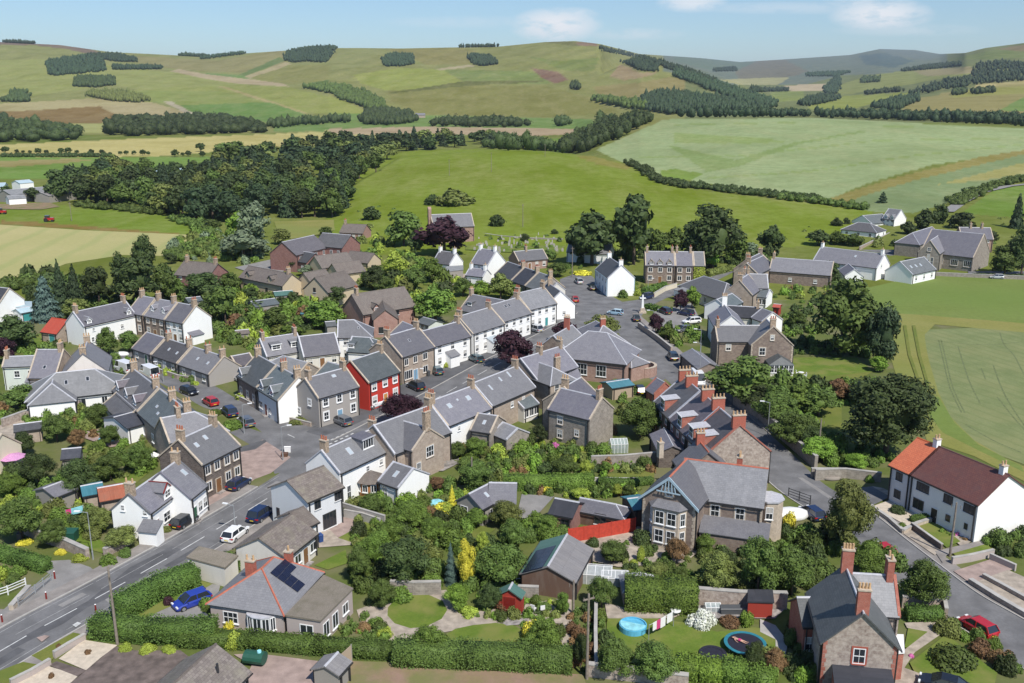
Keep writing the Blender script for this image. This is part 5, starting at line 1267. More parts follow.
# ------------------------------------------------------------------ vehicles and street furniture
for nm,c in dict(car_black=(.012,.013,.017),car_navy=(.012,.022,.07),car_blue=(.02,.045,.32),car_red=(.42,.015,.02),car_silver=(.42,.44,.46),car_grey=(.12,.13,.145),car_white=(.8,.8,.8),car_teal=(.02,.07,.09),car_paleblue=(.3,.45,.55)).items():
 plain(nm,c,.28,var=.02,coat=.6)
plain('tyre',(.02,.02,.02),.9,var=.1);plain('rim',(.4,.41,.42),.35,.6,var=.05);plain('lamp_clear',(.75,.77,.78),.15,var=.02);plain('lamp_red',(.45,.01,.01),.2,var=.02);plain('plate_yellow',(.65,.5,.04),.5,var=.02)
CAR={}
def car_parts(kind):
 if kind in CAR: return CAR[kind]
 I=Matrix.Identity(4)
 L,Wd,Hc=dict(hatch=(4.05,1.76,1.47),estate=(4.6,1.82,1.5),suv=(4.45,1.86,1.66),van=(5.3,1.95,2.3),sedan=(4.6,1.82,1.42))[kind]
 h=L/2;hw=Wd/2
 belt=.92 if kind!='van' else 1.15
 st=[(-h,.80,.34,.72),(-h+.12,.93,.24,belt - .04),(-h+.6,1,.2,belt),(-.5,1,.19,belt),(.45,1,.19,belt - .02),(h-1.25,1,.2,belt - .06),(h - .55,.97,.22,belt - .17),(h - .14,.9,.25,belt - .3),(h,.78,.34,.56)]
 mb=MB();ring=[]
 for x,k,zb,zt in st:
  w_=hw*k;i=len(mb.v)
  mb.v+=[Vector(p) for p in [(x,-w_*.92,zb),(x,-w_,zb+.16),(x,-w_,zt - .14),(x,-w_*.9,zt),(x,w_*.9,zt),(x,w_,zt - .14),(x,w_,zb+.16),(x,w_*.92,zb)]]
  ring.append(i)
 for a,b_ in zip(ring,ring[1:]):
  for k in range(8): mb.f.append((a+k,a+(k+1) % 8,b_+(k+1) % 8,b_+k));mb.m.append(0)
 mb.f.append(tuple(ring[0]+k for k in reversed(range(8))));mb.m.append(0);mb.f.append(tuple(ring[-1]+k for k in range(8)));mb.m.append(0)
 r0,r1,g0,g1=dict(hatch=(-1.55,.35,-1.95,1.15),estate=(-1.9,.45,-2.2,1.25),suv=(-1.75,.4,-2.1,1.2),van=(-2.55,1.35,-2.62,2.2),sedan=(-1.0,.4,-1.75,1.2))[kind]
 tw=hw*.74 if kind!='van' else hw*.9;bw=hw*.9;zt=Hc;zb=belt - .04
 top=[(r0,-tw,zt - .05),(r1,-tw,zt - .05),(r1,tw,zt - .05),(r0,tw,zt - .05)]
 mb.hexa([Vector(p) for p in top]+[Vector((p[0]*.96,p[1]*.9,zt)) for p in top])
 def pillar(x0,y0,z0,x1,y1,z1,w_=.05): mb.hexa([Vector((x0-w_,y0 - .03,z0)),Vector((x0+w_,y0 - .03,z0)),Vector((x0+w_,y0+.03,z0)),Vector((x0-w_,y0+.03,z0)),Vector((x1-w_,y1 - .03,z1)),Vector((x1+w_,y1 - .03,z1)),Vector((x1+w_,y1+.03,z1)),Vector((x1-w_,y1+.03,z1))])
 for sy in (-1,1):
  pillar(g1,sy*bw,zb,r1,sy*tw,zt - .04);pillar(g0,sy*bw,zb,r0,sy*tw,zt - .04,.1);pillar(-.35,sy*(bw+.01),zb,-.35,sy*(tw+.015),zt - .04)
  if kind=='van': mb.hexa([Vector(p) for p in [(-2.6,sy*hw*.985 - .01,zb),(.55,sy*hw*.985 - .01,zb),(.55,sy*hw*.985+.01,zb),(-2.6,sy*hw*.985+.01,zb),(-2.55,sy*tw - .01,zt - .03),(.5,sy*tw - .01,zt - .03),(.5,sy*tw+.01,zt - .03),(-2.55,sy*tw+.01,zt - .03)]])
  pillar(.75,sy*(hw+.1),zb+.02,.78,sy*(hw+.1),zb+.16,.07)
 gl=MB();B=[Vector((g0,-bw,zb)),Vector((g1,-bw,zb)),Vector((g1,bw,zb)),Vector((g0,bw,zb))];Tq=[Vector((r0,-tw,zt - .05)),Vector((r1,-tw,zt - .05)),Vector((r1,tw,zt - .05)),Vector((r0,tw,zt - .05))]
 for k in range(4): k2=(k+1) % 4;gl.poly([B[k],B[k2],Tq[k2],Tq[k]])
 def mesh(name,m_,mat):
  me=bpy.data.meshes.new(name);me.from_pydata([tuple(v) for v in m_.v],[],m_.f);me.materials.append(MATS[mat]);return me
 body=mesh('body',mb,'car_black');glass=mesh('windows',gl,'glass')
 wh=MB();wh.cyl((0,-.11,0),(0,.11,0),.33,n=16);rm=MB();rm.cyl((0,-.125,0),(0,.125,0),.2,n=10)
 hl=MB();hl.box(-.06,.12,-.2,.2,-.07,.07)
 pl=MB();pl.box(-.015,.015,-.26,.26,-.055,.055)
 CAR[kind]=(body,glass,mesh('tyre',wh,'tyre'),mesh('rim',rm,'rim'),mesh('headlight',hl,'lamp_clear'),mesh('tail_light',hl,'lamp_red'),mesh('number_plate',pl,'plate_yellow'),L,Wd,belt)
 return CAR[kind]
def car(reg,x,y,x2,y2,paint,label,kind='hatch',name='parked_car',cat='car',group='parked cars',z=.03):
 body,glass,tyre,rim,hl,tl,npl,L,Wd,belt=car_parts(kind)
 p=A_(reg,x,y);q=A_(reg,x2,y2);a=math.atan2(q.y-p.y,q.x-p.x);p.z=z
 root=empty(name,p,a,label,cat,group)
 def sub(n,me,loc,par=root):
  o=bpy.data.objects.new(n,me);COL.objects.link(o);o.parent=par;o.location=loc;return o
 b_=sub('body',body,(0,0,0));b_.material_slots[0].link='OBJECT';b_.material_slots[0].material=MATS[paint]
 sub('windows',glass,(0,0,0))
 for sx in (-L*.31,L*.31):
  for sy in (-Wd/2+.1,Wd/2 - .1):
   w_=bpy.data.objects.new('wheel',tyre);COL.objects.link(w_);w_.parent=root;w_.location=(sx,sy,.33);sub('rim',rim,(0,0,0),w_)
 for sy in (-1,1):
  sub('headlight',hl,(L/2 - .16,sy*Wd*.34,belt - .3));sub('tail_light',tl,(-L/2+.06,sy*Wd*.38,belt - .2))
 sub('number_plate',npl,(-L/2 - .015,0,.5))
 return root
def lamp_post(reg,x,yb,yt,arm,label,name='street_lamp',group='street lamps'):
 """arm: (dx, dy) world direction of the outreach"""
 p=A_(reg,x,yb);_,pt=PX(reg,x,yt);v=(pt-341.5)/F_PX;h=CAM_H+p.y/(cp-v*sp)*(-sp-v*cp)
 h=max(4.0,min(9.0,h));root=empty(name,p,math.atan2(arm[1],arm[0]),label,'street lamp',group);I=Matrix.Identity(4)
 mb=MB();mb.cyl((0,0,0),(0,0,1.1),.1,.09,8);mb.cyl((0,0,1.1),(0,0,h),.065,.045,8);mb.cyl((0,0,h - .05),(1.0,0,h+.12),.04,.035,6);mk('post',mb,'metal_grey',root,inv=I)
 lb=MB();lb.box(.85,1.55,-.14,.14,h+.08,h+.2);mk('lamp_head',lb,'frame_white',root,inv=I)
 return root
def pole(reg,x,yb,h,label,cross=True,name='telegraph_pole',lean=0.):
 p=A_(reg,x,yb) if reg!='T' else x;root=empty(name,p,rng.uniform(0,3),label,'telegraph pole','telegraph poles');I=Matrix.Identity(4)
 mb=MB();mb.cyl((0,0,0),(lean,0,h),.15,.1,8);mk('post',mb,'pole_wood',root,inv=I)
 cb=MB();
 if cross: cb.box(-.6,.6,-.06,.06,h - .6,h - .48)
 for sx in (-.5,.5): cb.cyl((sx,0,h - .48 if cross else h - .7),(sx,0,h - .3),.04,.04,6)
 mk('crossarm',cb,'pole_wood',root,inv=I);return root
def box_thing(name,label,cat,reg,x,y,w,d,h,mat,ang=0.,group=None,z=0.,lid=None,legs=False):
 p=A_(reg,x,y) if reg else Vector((x,y,0));p.z=z;root=empty(name,p,ang,label,cat,group);I=Matrix.Identity(4)
 mb=MB();mb.hexa([(-w/2*.92,-d/2*.92,0),(w/2*.92,-d/2*.92,0),(w/2*.92,d/2*.92,0),(-w/2*.92,d/2*.92,0),(-w/2,-d/2,h),(w/2,-d/2,h),(w/2,d/2,h),(-w/2,d/2,h)])
 mk('body',mb,mat,root,inv=I)
 lb=MB();lb.hexa([(-w/2 - .03,-d/2 - .05,h),(w/2+.03,-d/2 - .05,h),(w/2+.03,d/2+.03,h),(-w/2 - .03,d/2+.03,h),(-w/2,-d/2,h+.06),(w/2,-d/2,h+.06),(w/2,d/2,h+.12),(-w/2,d/2,h+.12)])
 mk('lid',lb,lid or mat,root,inv=I);return root
def wheelie_bin(reg,x,y,mat,label,ang=0.):
 r=box_thing('wheelie_bin',label,'bin',reg,x,y,.58,.7,1.0,mat,ang,'wheelie bins');mb=MB()
 mb.cyl((-.3,.3,.12),(.3,.3,.12),.12,n=10);mk('wheel',mb,'tyre',r,inv=Matrix.Identity(4));return r
for nm,c in dict(bin_green=(.02,.09,.06),bin_blue=(.02,.06,.2),bin_grey=(.08,.085,.09),bin_brown=(.12,.06,.035)).items(): plain(nm,c,.5,var=.05)
def garden_wall(pts,h,t,mat,label,name='garden_wall',cope='concrete',group=None):
 pts=[Vector((p[0],p[1],0)) for p in pts];mid=pts[0];root=empty(name,mid,0,label,'wall',group)
 mb=MB();cb=MB()
 for k in range(len(pts)-1):
  a,b_=pts[k],pts[k+1];d=(b_-a).normalized();n=Vector((-d.y,d.x,0))*t/2;e=d*(t/2 - .003*(k % 2))
  a=a-e;b_=b_+e;hh=h - .004*(k % 2)
  mb.hexa([a-n,b_-n,b_+n,a+n]+[v+Vector((0,0,hh)) for v in (a-n,b_-n,b_+n,a+n)])
  n2=n*1.18;cb.hexa([v+Vector((0,0,hh)) for v in (a-n2,b_-n2,b_+n2,a+n2)]+[v+Vector((0,0,hh+.09)) for v in (a-n2,b_-n2,b_+n2,a+n2)])
 mk('masonry',mb,mat,root);mk('coping',cb,cope,root);return root
def wall_(reg,pts,h,t,mat,label,**k): return garden_wall([A_(reg,*p) for p in pts],h,t,mat,label,**k)
def fence(reg,pts,h,mat,label,name='fence',slats=True,post='timber_grey',group=None,rail=False):
 P=[A_(reg,*p) for p in pts];root=empty(name,P[0],0,label,'fence',group);pb=[];rb=MB()
 for k in range(len(P)-1):
  a,b_=P[k],P[k+1];L=(b_-a).length;d=(b_-a)/L;n=Vector((-d.y,d.x,0))*.02;m=max(1,round(L/1.9))
  for j in range(m):
   p0=a+d*(L*j/m+.06);p1=a+d*(L*(j+1)/m - .06)
   if rail:
    for z in (h*.35,h*.65,h - .08): rb.hexa([v+Vector((0,0,z)) for v in (p0-n,p1-n,p1+n,p0+n)]+[v+Vector((0,0,z+.08)) for v in (p0-n,p1-n,p1+n,p0+n)])
   else: rb.hexa([v+Vector((0,0,.05)) for v in (p0-n,p1-n,p1+n,p0+n)]+[v+Vector((0,0,h)) for v in (p0-n,p1-n,p1+n,p0+n)])
  for j in range(m+(1 if k==len(P)-2 else 0)): pb.append(a+d*(L*j/m))
 mk('panels',rb,mat,root)
 for p in pb[:60]:
  mb=MB();mb.box(-.05,.05,-.05,.05,0,h+.08,0,Matrix.Translation(p));mk('post',mb,post,root)
 return root
#==================================================================THE VILLAGE
# ---- foreground left
h=H_('bungalow','beige bungalow with red-ridged hipped slate roof, solar panels and a curved bay window',group=None)
h.block('t',365,172,418,122,W=8.3,he=2.9,pitch=31,wall='harl_pink',roof='slate',hipA=.86,hipB=.6,skew=None,ridge='ridge_red',over=.35,win='a@2.3,.8,1.7,1.3',style='bars')
h.panel(.52,.42,1.7,3.6,2,4);h.panel(.7,.62,1.5,1.6,2,2)
M,ln=h.side('a')
arc=[(ln*.70-1.6,0),(ln*.70-1.25,-.55),(ln*.70 - .5,-.85),(ln*.70+.5,-.85),(ln*.70+1.25,-.55),(ln*.70+1.6,0)]
mb=MB();rb=MB()
for (xa,ya),(xb,yb) in zip(arc,arc[1:]):
 mb.poly([M@Vector((xa,ya,0)),M@Vector((xb,yb,0)),M@Vector((xb,yb,.85)),M@Vector((xa,ya,.85))])
rb.poly([M@Vector((x,y*1.15,2.45)) for x,y in arc]);rb.poly([M@Vector((x,y*1.15,2.36)) for x,y in reversed(arc)])
for (xa,ya),(xb,yb) in zip(arc,arc[1:]): rb.poly([M@Vector((xa,ya*1.15,2.36)),M@Vector((xb,yb*1.15,2.36)),M@Vector((xb,yb*1.15,2.45)),M@Vector((xa,ya*1.15,2.45))])
bay=h.part('bay',mb,'harl_pink');h.part('bay_roof',rb,'lead',bay)
for (xa,ya),(xb,yb) in zip(arc,arc[1:]):
 w_=math.hypot(xb-xa,yb-ya);add_window(bay,h.inv@M@Matrix.Translation(((xa+xb)/2,(ya+yb)/2,.85))@Matrix.Rotation(math.atan2(yb-ya,xb-xa),4,'Z'),w_ - .02,1.5,'mull')
h.chimney(h.last['fr'],h.last['x0']+3.6,1.3,h.last['hr'] - .2,h.last['roof'],'brick_stack',2,.9,1.0,.6);h.chimney(h.last['fr'],h.last['x0']+7.2,-1.2,h.last['hr'] - .9,h.last['roof'],'brick_stack',1,1.2,.8,.6)
q4=[at(*PX('t',*q_),2.9) for q_ in ((474,378),(628,402),(768,262),(642,204))]
h.slab(q4,0,2.75,'harl_pink','flat_gravel',('extension','extension_roof'))
a,b_=q4[0]*1,q4[1]*1;a.z=b_.z=0;dd=(b_-a).normalized();Mx=frame(a,math.atan2(dd.y,dd.x))
add_window(h.root,h.inv@Mx@Matrix.Translation(((b_-a).length*.58,-.02,.9)),1.5,1.25,'mull')
a,b_=q4[1]*1,q4[2]*1;a.z=b_.z=0;dd=(b_-a).normalized();Mx=frame(a,math.atan2(dd.y,dd.x))
for f_ in (.14,.42,.75): add_window(h.root,h.inv@Mx@Matrix.Translation(((b_-a).length*f_,-.02,.5 if f_<.5 else .9)),1.2,1.7 if f_<.5 else 1.2,'mull')
h=H_('cottage','pale grey cottage with mossy brown roof behind the bungalow with solar panels')
h.block('m',402,645,560,530,E=('m',549,730),he=2.9,pitch=28,wall='offwhite',roof='tile_mossy',skew=None,ridge='tile_brown',over=.3,win='f4x1d2',style='mull',wsize=(1.3,1.2))
h.block('m',560,520,620,492,W=5,he=3.4,pitch=26,wall='white',roof='tile_brown',skew=None,ridge='tile_brown')
h=H_('house','white two-storey house with low-pitched brown tiled roof beside the main road')
h.block('m',545,355,722,285,E=('m',645,457),he=5.1,pitch=27,wall='white_cool',roof='tile_mossy',skew=None,ridge='tile_brown',over=.35,win='f@1.6,3.4,1.0,1.2 f@4.9,3.4,1.0,1.2 f@3.4,.2,2.2,2.1 a@1.2,.9,.6,1.6 f@6.6,.9,.6,1.2',style='dark')
h=H_('cottage','white cottage with gabled dormer and dark red door beside the main road')
h.block('l',650,377,805,270,E=('l',757,467),he=3.7,pitch=40,wall='white',roof='slate',ridge='lead',skew='slate',win='f@3.6,.9,1.5,1.3 a@1.6,3.6,.5,.8 a@4.6,3.2,.6,.8 a@5.8,.9,.6,1.0',chim=[.0],chimat='stack_tan',pots=2)
Ms,ln=h.side('f');add_door(h.root,h.inv@Ms@Matrix.Translation((1.3,-.01,0)),'door_red');h.dormer(.62,'gable',1.7,1.3,back=.0,front='white',edge='door_red')
h.lean('a',4.4,6.9,1.5,1.9,2.7,'white','slate');h.dormer(.6,'gable',1.0,.8,back=1.0,front='white',style='sash',win=False) if False else None
h=H_('cottage','white cottage with green door and skylight, joined to the one with the red door')
h.block('l',812,266,900,203,W=7.6,he=3.7,pitch=40,wall='white',roof='slate',ridge='lead',skew='slate',win='f3x1d0',door='door_green',chim=[.98],pots=2)
h.skylight(.72,.62)
h=H_('house','dark rubble two-storey house with white windows facing the brick-paved forecourt')
h.block('m',-8,152,190,62,E=('m',110,275),he=5.2,pitch=38,wall='stone_dark',roof='slate',win='f4x2d1',surround='sandstone',style='mull',wsize=(1.05,1.35),chim=[0.0,.93],chimat='stack_tan',door='door_brown')
h.skylight(.22,.6,.6,.8);h.skylight(.5,.7,.6,.8)
h=H_('house','tan rubble house with hipped slate roof behind the dark rubble house')
h.block('f',812,498,985,465,W=7.2,he=5.0,pitch=36,wall='stone_tan',roof='slate',hipB=1,skew='sandstone',win='f2x2',chim=[.5],surround='sandstone')
h=H_('garden_room','white garden room with nearly flat slate roof and glazed doors, above the small lawn','house')
h.block('f',580,492,742,448,W=7.5,he=2.7,pitch=14,wall='white',roof='slate_dark',skew=None,win='f@3.2,.1,1.1,2.0 f@4.4,.1,1.1,2.0',style='mull')
h.skylight(.75,.6,1.0,.7,mat='glass_sky');h.skylight(.9,.6,1.0,.7)
for k,(t0,t1,lab,ch,dm) in enumerate([(0,.46,'stone cottage with three white triangular dormers on the side street',[.02,.93],(.16,.52,.85)),(.48,1.0,'green-slated cottage joined below the three-dormer cottage',[.45,.98],())]):
 p=row('f',672,245,955,462,(t0,t1));h=H_('terraced_house',lab,group=None)
 h.block('f',*p[0],*p[1],W=7.4,he=4.0,pitch=40,wall='stone_tan',roof='slate_purple' if k==0 else 'slate_green',win='f3x1',chim=ch,skew='sandstone')
 for t in dm: h.dormer(t,'gable',1.7,.9,back=.3,front='white',edge='lead')
 if k: h.skylight(.3,.5,.7,.5);h.skylight(.45,.35,.7,.5)
h=H_('outhouse','low slate outhouse in front of the three-dormer cottage','shed')
h.block('f',590,368,690,455,W=4.6,he=2.4,pitch=34,wall='white',roof='slate_purple',skew='sandstone')
h=H_('bungalow','wide white bungalow with pale hipped slate roof behind a clipped hedge')
h.block('f',283,268,478,248,W=9.5,he=2.8,pitch=33,wall='white',roof='slate_pale',hipA=1,hipB=1,skew=None,ridge='lead',over=.35,win='f@4.2,.7,1.0,1.4 f@7.6,.4,3.2,1.7 f@12.2,.7,1.0,1.4',style='mull')
h.skylight(.40,.55,.6,1.0,mat='glass');h.skylight(.62,.6,.6,1.0,mat='glass')
h.block('f',262,322,268,300,W=7.0,he=2.8,pitch=33,wall='white',roof='slate_pale',hipA=1,hipB=1,skew=None,ridge='lead',over=.3)
h=H_('cottage','pinkish-white gabled cottage behind the wide bungalow')
h.block('f',418,172,442,105,W=7.6,he=4.4,pitch=42,wall='pink_white',roof='slate',skew='slate',chim=[0.02,.98],chimat='stack_tan',chh=1.0)
h=H_('cottage','pale green-white house with grey slate roof at the left edge')
h.block('f',25,186,188,180,E=('f',100,232),he=4.6,pitch=36,wall='pale_green',roof='slate_pale',win='f@2.4,2.4,1.0,1.3 f@5.2,2.4,1.0,1.3',chim=[0.0],style='sash')
h.lean('f',4.5,7.9,2.4,2.1,3.0,'pale_green','slate')
h.block('f',188,150,322,150,W=9,he=3.0,pitch=42,wall='stone_tan',roof='slate',chim=[.98],ridge='lead');h.skylight(.5,.35,.6,.8,mat='glass')
h=H_('cottage','long white house with two small dormers and tall chimneys beside the red-roofed barn')
h.block('a',335,435,573,384,E=('a',377,490),he=4.7,pitch=40,wall='white',roof='slate',win='f@2.2,3.2,.6,.7 f@9.3,2.3,.8,1.0 f@1.8,.8,.7,1.1 f@6,.8,.7,1.1',chim=[.01,.99],skew='lead');h.dormer(.12,'gable',1.2,.9,back=.2,front='white');h.dormer(.88,'gable',1.2,.9,back=.2,front='white')
h=H_('barn','tan stone barn with red tin roof and teal door','barn')
h.block('a',238,446,305,455,W=6.5,he=2.4,pitch=36,wall='stone_tan',roof='tin_red',skew=None,ridge='tin_red');Ms,ln=h.side('f');add_door(h.root,h.inv@Ms@Matrix.Translation((ln*.7,-.01,0)),'door_teal',1.6,2.0)
pts=row('a',640,345,893,392,(0,.27,.3,.66,.68,1))
for k,(lab,wl,ch) in enumerate([('brown stone end house of the row beyond the side street','stone_brown',[.05]),('brown stone middle house with two dormers beyond the side street','stone_brown',[.02,.9]),('white end house with a broad white gable beyond the side street','white',[.98])]):
 h=H_('terraced_house',lab);p,q=pts[2*k],pts[2*k+1]
 h.block('a',*p,*q,W=7.6,he=5.0,pitch=39,wall=wl,roof='slate',win='f3x2d1' if k else 'f2x2',surround='sandstone' if k<2 else None,chim=ch)
 if k==1: h.dormer(.25,'gable',1.1,.9,back=1.0,front='white');h.dormer(.8,'gable',1.1,.9,back=1.0,front='white')
 if k==2: h.lean('b',1,4,1.6,2,2.6,'white','slate')
pts=row('f',742,62,1134,185,(0,.24,.26,.58,.6,1))
for k,(lab,ch) in enumerate([('low slated cottage with a green garage door at the head of the side street',[]),('middle low grey cottage of the single-storey row',[.05,.95]),('low grey cottage with a rendered gable at the corner end of the single-storey row',[.5,.99])]):
 h=H_('terraced_cottage',lab);p,q=pts[2*k],pts[2*k+1]
 h.block('f',*p,*q,W=7.0,he=2.6,pitch=37,wall='harl_grey',roof='slate' if k!=1 else 'slate_purple',win='f3x1d1' if k else 'f2x1d1',chim=ch,door='door_green' if k==0 else 'door_white',pots=2)
 if k: h.skylight(.4,.5,.5,.7);h.skylight(.75,.45,.5,.7)
h=H_('outhouse','small slated outhouse running off the corner gable of the single-storey row','shed')
h.block('g',258,235,350,218,W=5,he=2.4,pitch=30,wall='stone_grey',roof='slate_purple')
h=H_('cottage','white gabled house at the far left edge by the crop field')
h.block('a',-70,300,42,312,W=7.5,he=4.2,pitch=42,wall='white',roof='slate_dark',chim=[.3]);h.slab([A_('a',-30,440),A_('a',150,450),A_('a',150,420),A_('a',-30,415)],0,2.6,'white','roof_paleblue',('extension','extension_roof'))
h=H_('garage','pale garage with teal doors beside the white gabled house','garage')
h.block('a',75,405,130,395,W=4,he=2.3,pitch=20,wall='white',roof='roof_paleblue',skew=None);Ms,ln=h.side('f');add_door(h.root,h.inv@Ms@Matrix.Translation((ln*.5,-.01,0)),'door_teal',2.2,2.0)
h=H_('cottage','cream cottage cut by the left edge beside the pink parasol')
h.block('l',-80,62,8,72,W=6.5,he=3.2,pitch=38,wall='cream',roof='slate',win='f2x1')
# ---- corner of side street and main street
h=H_('terraced_house','brown stone house with green slates and one gablet on the side street corner')
p=row('g',388,225,600,340,(0,.47,.49,1))
h.block('g',*p[0],*p[1],W=7.8,he=4.2,pitch=40,wall='stone_brown',roof='slate_green',win='f3x1',chim=[.02],surround='sandstone');h.dormer(.18,'gable',1.7,.9,back=0,front='white')
h=H_('terraced_house','white house with two gablets between the stone house and the grey corner house')
h.block('g',*p[2],*p[3],W=7.8,he=4.2,pitch=40,wall='white',roof='slate_green',win='f@1.2,.8,1.5,1.3 f@5,.8,.7,1.1',chim=[.3,.99],chimat='stack_tan');h.dormer(.22,'gable',1.7,1.0,back=0,front='white');h.dormer(.7,'gable',1.7,1.0,back=0,front='white')
Ms,ln=h.side('f');add_door(h.root,h.inv@Ms@Matrix.Translation((3.4,-.01,0)),'door_red')
h=H_('terraced_house','grey rendered corner house with pale blue door next to the red house')
h.block('g',632,347,838,292,E=('g',679,450),he=5.2,pitch=38,wall='harl_grey',roof='slate',win='f3x2d1 a@1.2,1.1,.8,1.1 a@4.3,3.3,.8,1.1',surround='frame_white',door='door_blue',chim=[.03,.98],chimat='stack_tan');h.skylight(.62,.75,.8,.6)
h=H_('terraced_house','bright red painted house with white windows and orange door')
h.block('g',862,258,1022,205,W=8.2,he=5.2,pitch=38,wall='red_paint',roof='slate_green',win='f3x2d1',surround='frame_white',door='door_orange',wsize=(1.1,1.35),chim=[.99])
h=H_('terraced_house','tan stone shop house with wide ground-floor shop windows right of the red house')
h.block('h',132,235,272,195,W=8.6,he=5.4,pitch=37,wall='stone_tan',roof='slate',ext=(.3,1.2),win='f@1.1,3.4,1.1,1.4 f@3.6,3.4,1.1,1.4 f@6.4,3.4,1.3,1.4 f@1.6,.6,2.2,1.8 f@6.4,.8,1.4,1.4',surround='sandstone',chim=[.01,.99],style='mull');h.skylight(.5,.55,.5,.7,mat='glass')
Ms,ln=h.side('f');add_door(h.root,h.inv@Ms@Matrix.Translation((3.6,-.01,0)),'door_blue',1.1)
h=H_('terraced_house','white house with pedimented porch, first white house right of the stone shop')
h.block('h',325,206,487,163,E=('h',366,287),he=5.0,pitch=38,wall='white',roof='slate',win='f3x2d1',chim=[.98],ext=(1.0,.9));h.lean('f',3.6,6.2,1.5,2.3,3.1,'white','slate')
h=H_('terraced_house','white house with glazed porch, behind the copper beech on the main street')
h.block('h',510,131,650,90,W=7.8,he=5.1,pitch=38,wall='white',roof='slate',win='f4x2',chim=[.0,.98],ext=(.9,.6));h.lean('f',4.6,7.4,1.8,2.4,3.2,'white','glass_sky',win='3',glass=True)
h=H_('terraced_house','white house with paired dark skylights, up the street from the copper beech')
h.block('h',662,76,790,40,W=7.8,he=5.0,pitch=38,wall='white',roof='slate',win='f4x2',chim=[.98],ext=(.6,.6));h.skylight(.42,.7,.6,.9,mat='glass');h.skylight(.55,.72,.6,.9,mat='glass')
h=H_('terraced_house','white house with turquoise doors near the top of the main street row')
h.block('c',712,517,838,489,W=8.2,he=5.0,pitch=38,wall='white',roof='slate_pale',win='f4x2d2',door='door_teal',chim=[.0,.99])
h=H_('cottage','small white gabled house at the end of the main street row facing the square')
h.block('c',858,470,915,508,W=7.4,he=3.6,pitch=42,wall='white',roof='slate_dark',skew='lead',win='b@1.6,1.2,.8,.9 b@4.6,1.2,.8,.9',chim=[.1])
wood_bench=None
# ---- rear houses behind the street
h=H_('cottage','low cottage with two white box dormers behind the grey corner house')
h.block('g',405,165,592,136,E=('g',470,235),he=2.8,pitch=42,wall='offwhite',roof='slate',win='f3x1',chim=[.01,.99],skew='lead');h.dormer(.3,'box',2.0,1.25,back=.7,front='white',edge='frame_white');h.dormer(.82,'box',2.0,1.25,back=.7,front='white',edge='frame_white')
h=H_('cottage','low plain cottage joined to the box-dormer cottage')
h.block('g',600,135,782,115,W=7.2,he=2.8,pitch=42,wall='offwhite',roof='slate',win='f3x1d1',skew='lead')
h=H_('house','taller white house with hipped slate roof at the end of the low cottages')
h.block('g',800,52,880,50,W=7.5,he=5.0,pitch=36,wall='white',roof='slate',hipB=1,skew='lead',win='f2x2');h.skylight(.6,.5,.4,.6,mat='glass')
h.block('g',872,135,960,140,W=6.5,he=3.4,pitch=34,wall='white',roof='slate_green',hipB=1,skew='lead');h.dormer(.1,'box',1.4,1.0,back=.6,front='white');h.dormer(.85,'box',1.4,1.0,back=.6,front='white')
h=H_('outhouse','grey slated outbuilding behind the grey corner house','outbuilding')
h.block('g',520,232,648,268,W=7,he=3.0,pitch=34,wall='stone_grey',roof='slate_pale',hipA=1)
h=H_('outhouse','dark green-slated outbuilding touching the red house','outbuilding')
h.block('g',745,262,850,290,W=6.4,he=3.0,pitch=32,wall='cream',roof='slate_green')
wall_('g',[(700,232),(770,205),(860,200),(960,230)],2.4,.4,'white','white rendered yard wall behind the red house')
h=H_('house','brown-tiled house with pink brick gable wing behind the main street')
h.block('b',875,430,1110,395,W=9.5,he=4.6,pitch=38,wall='brick_pink',roof='tile_brown',skew=None,ridge='tile_brown',over=.4,win='f@9,3,1.2,1.1 f@3,3,1.1,1.1',style='dark',chim=[.05],chimat='stack_tan');h.dormer(.25,'gable',1.5,1.0,back=0,front='brick_pink',edge='trim_black')
h.block('c',115,590,100,540,W=5.4,he=4.3,pitch=38,wall='brick_pink',roof='tile_brown',skew=None,ridge='tile_brown',win='a@1.6,.9,1.1,1.5',style='dark')
h=H_('cottage','grey slated house with a white dormer behind the white street row')
h.block('c',505,520,655,548,W=8,he=3.4,pitch=38,wall='offwhite',roof='slate',hipB=1,chim=[.02]);h.dormer(.15,'box',1.5,1.0,back=1.2,front='white')
h=H_('cottage','small slated house with white gable behind the stone shop house')
h.block('h',215,160,300,195,W=6,he=3.2,pitch=36,wall='white',roof='slate');h.skylight(.6,.5)
h=H_('conservatory','grey-roofed glazed lean-to behind the first white street house','conservatory')
h.block('c',290,625,345,640,W=4.2,he=2.3,pitch=20,wall='pale_green',roof='slate_green',skew=None,win='f3x1',style='mull')
# ---- estate at the upper left
h=H_('house','brown-roofed pink brick house standing apart at the left of the estate')
h.block('b',112,277,262,290,W=8.6,he=4.6,pitch=36,wall='brick_rust',roof='tile_brown',skew=None,ridge='tile_brown',win='f3x2',chim=[.05,.98],chimat='stack_tan')
h=H_('house','beige harled house with a brown roof and two gablets on the estate')
h.block('b',405,300,600,337,E=('b',548,385),he=4.0,pitch=38,wall='beige',roof='tile_brown',skew=None,ridge='tile_brown',over=.4,win='f4x1',style='dark',chim=[.95]);h.dormer(.2,'gable',1.6,1.1,back=-.1,front='beige',edge='trim_black',win=False);h.dormer(.72,'gable',1.6,1.1,back=-.1,front='beige',edge='trim_black',win=False)
h=H_('house','beige gabled house in front of the estate with its gable to the gardens')
h.block('b',706,352,840,322,W=8.4,he=4.3,pitch=38,wall='beige',roof='tile_brown',skew=None,ridge='tile_brown',over=.4,win='a@2.6,.9,.9,1.5 a@4.9,.9,.9,1.5 a@3.8,3.6,.9,1.2',style='dark')
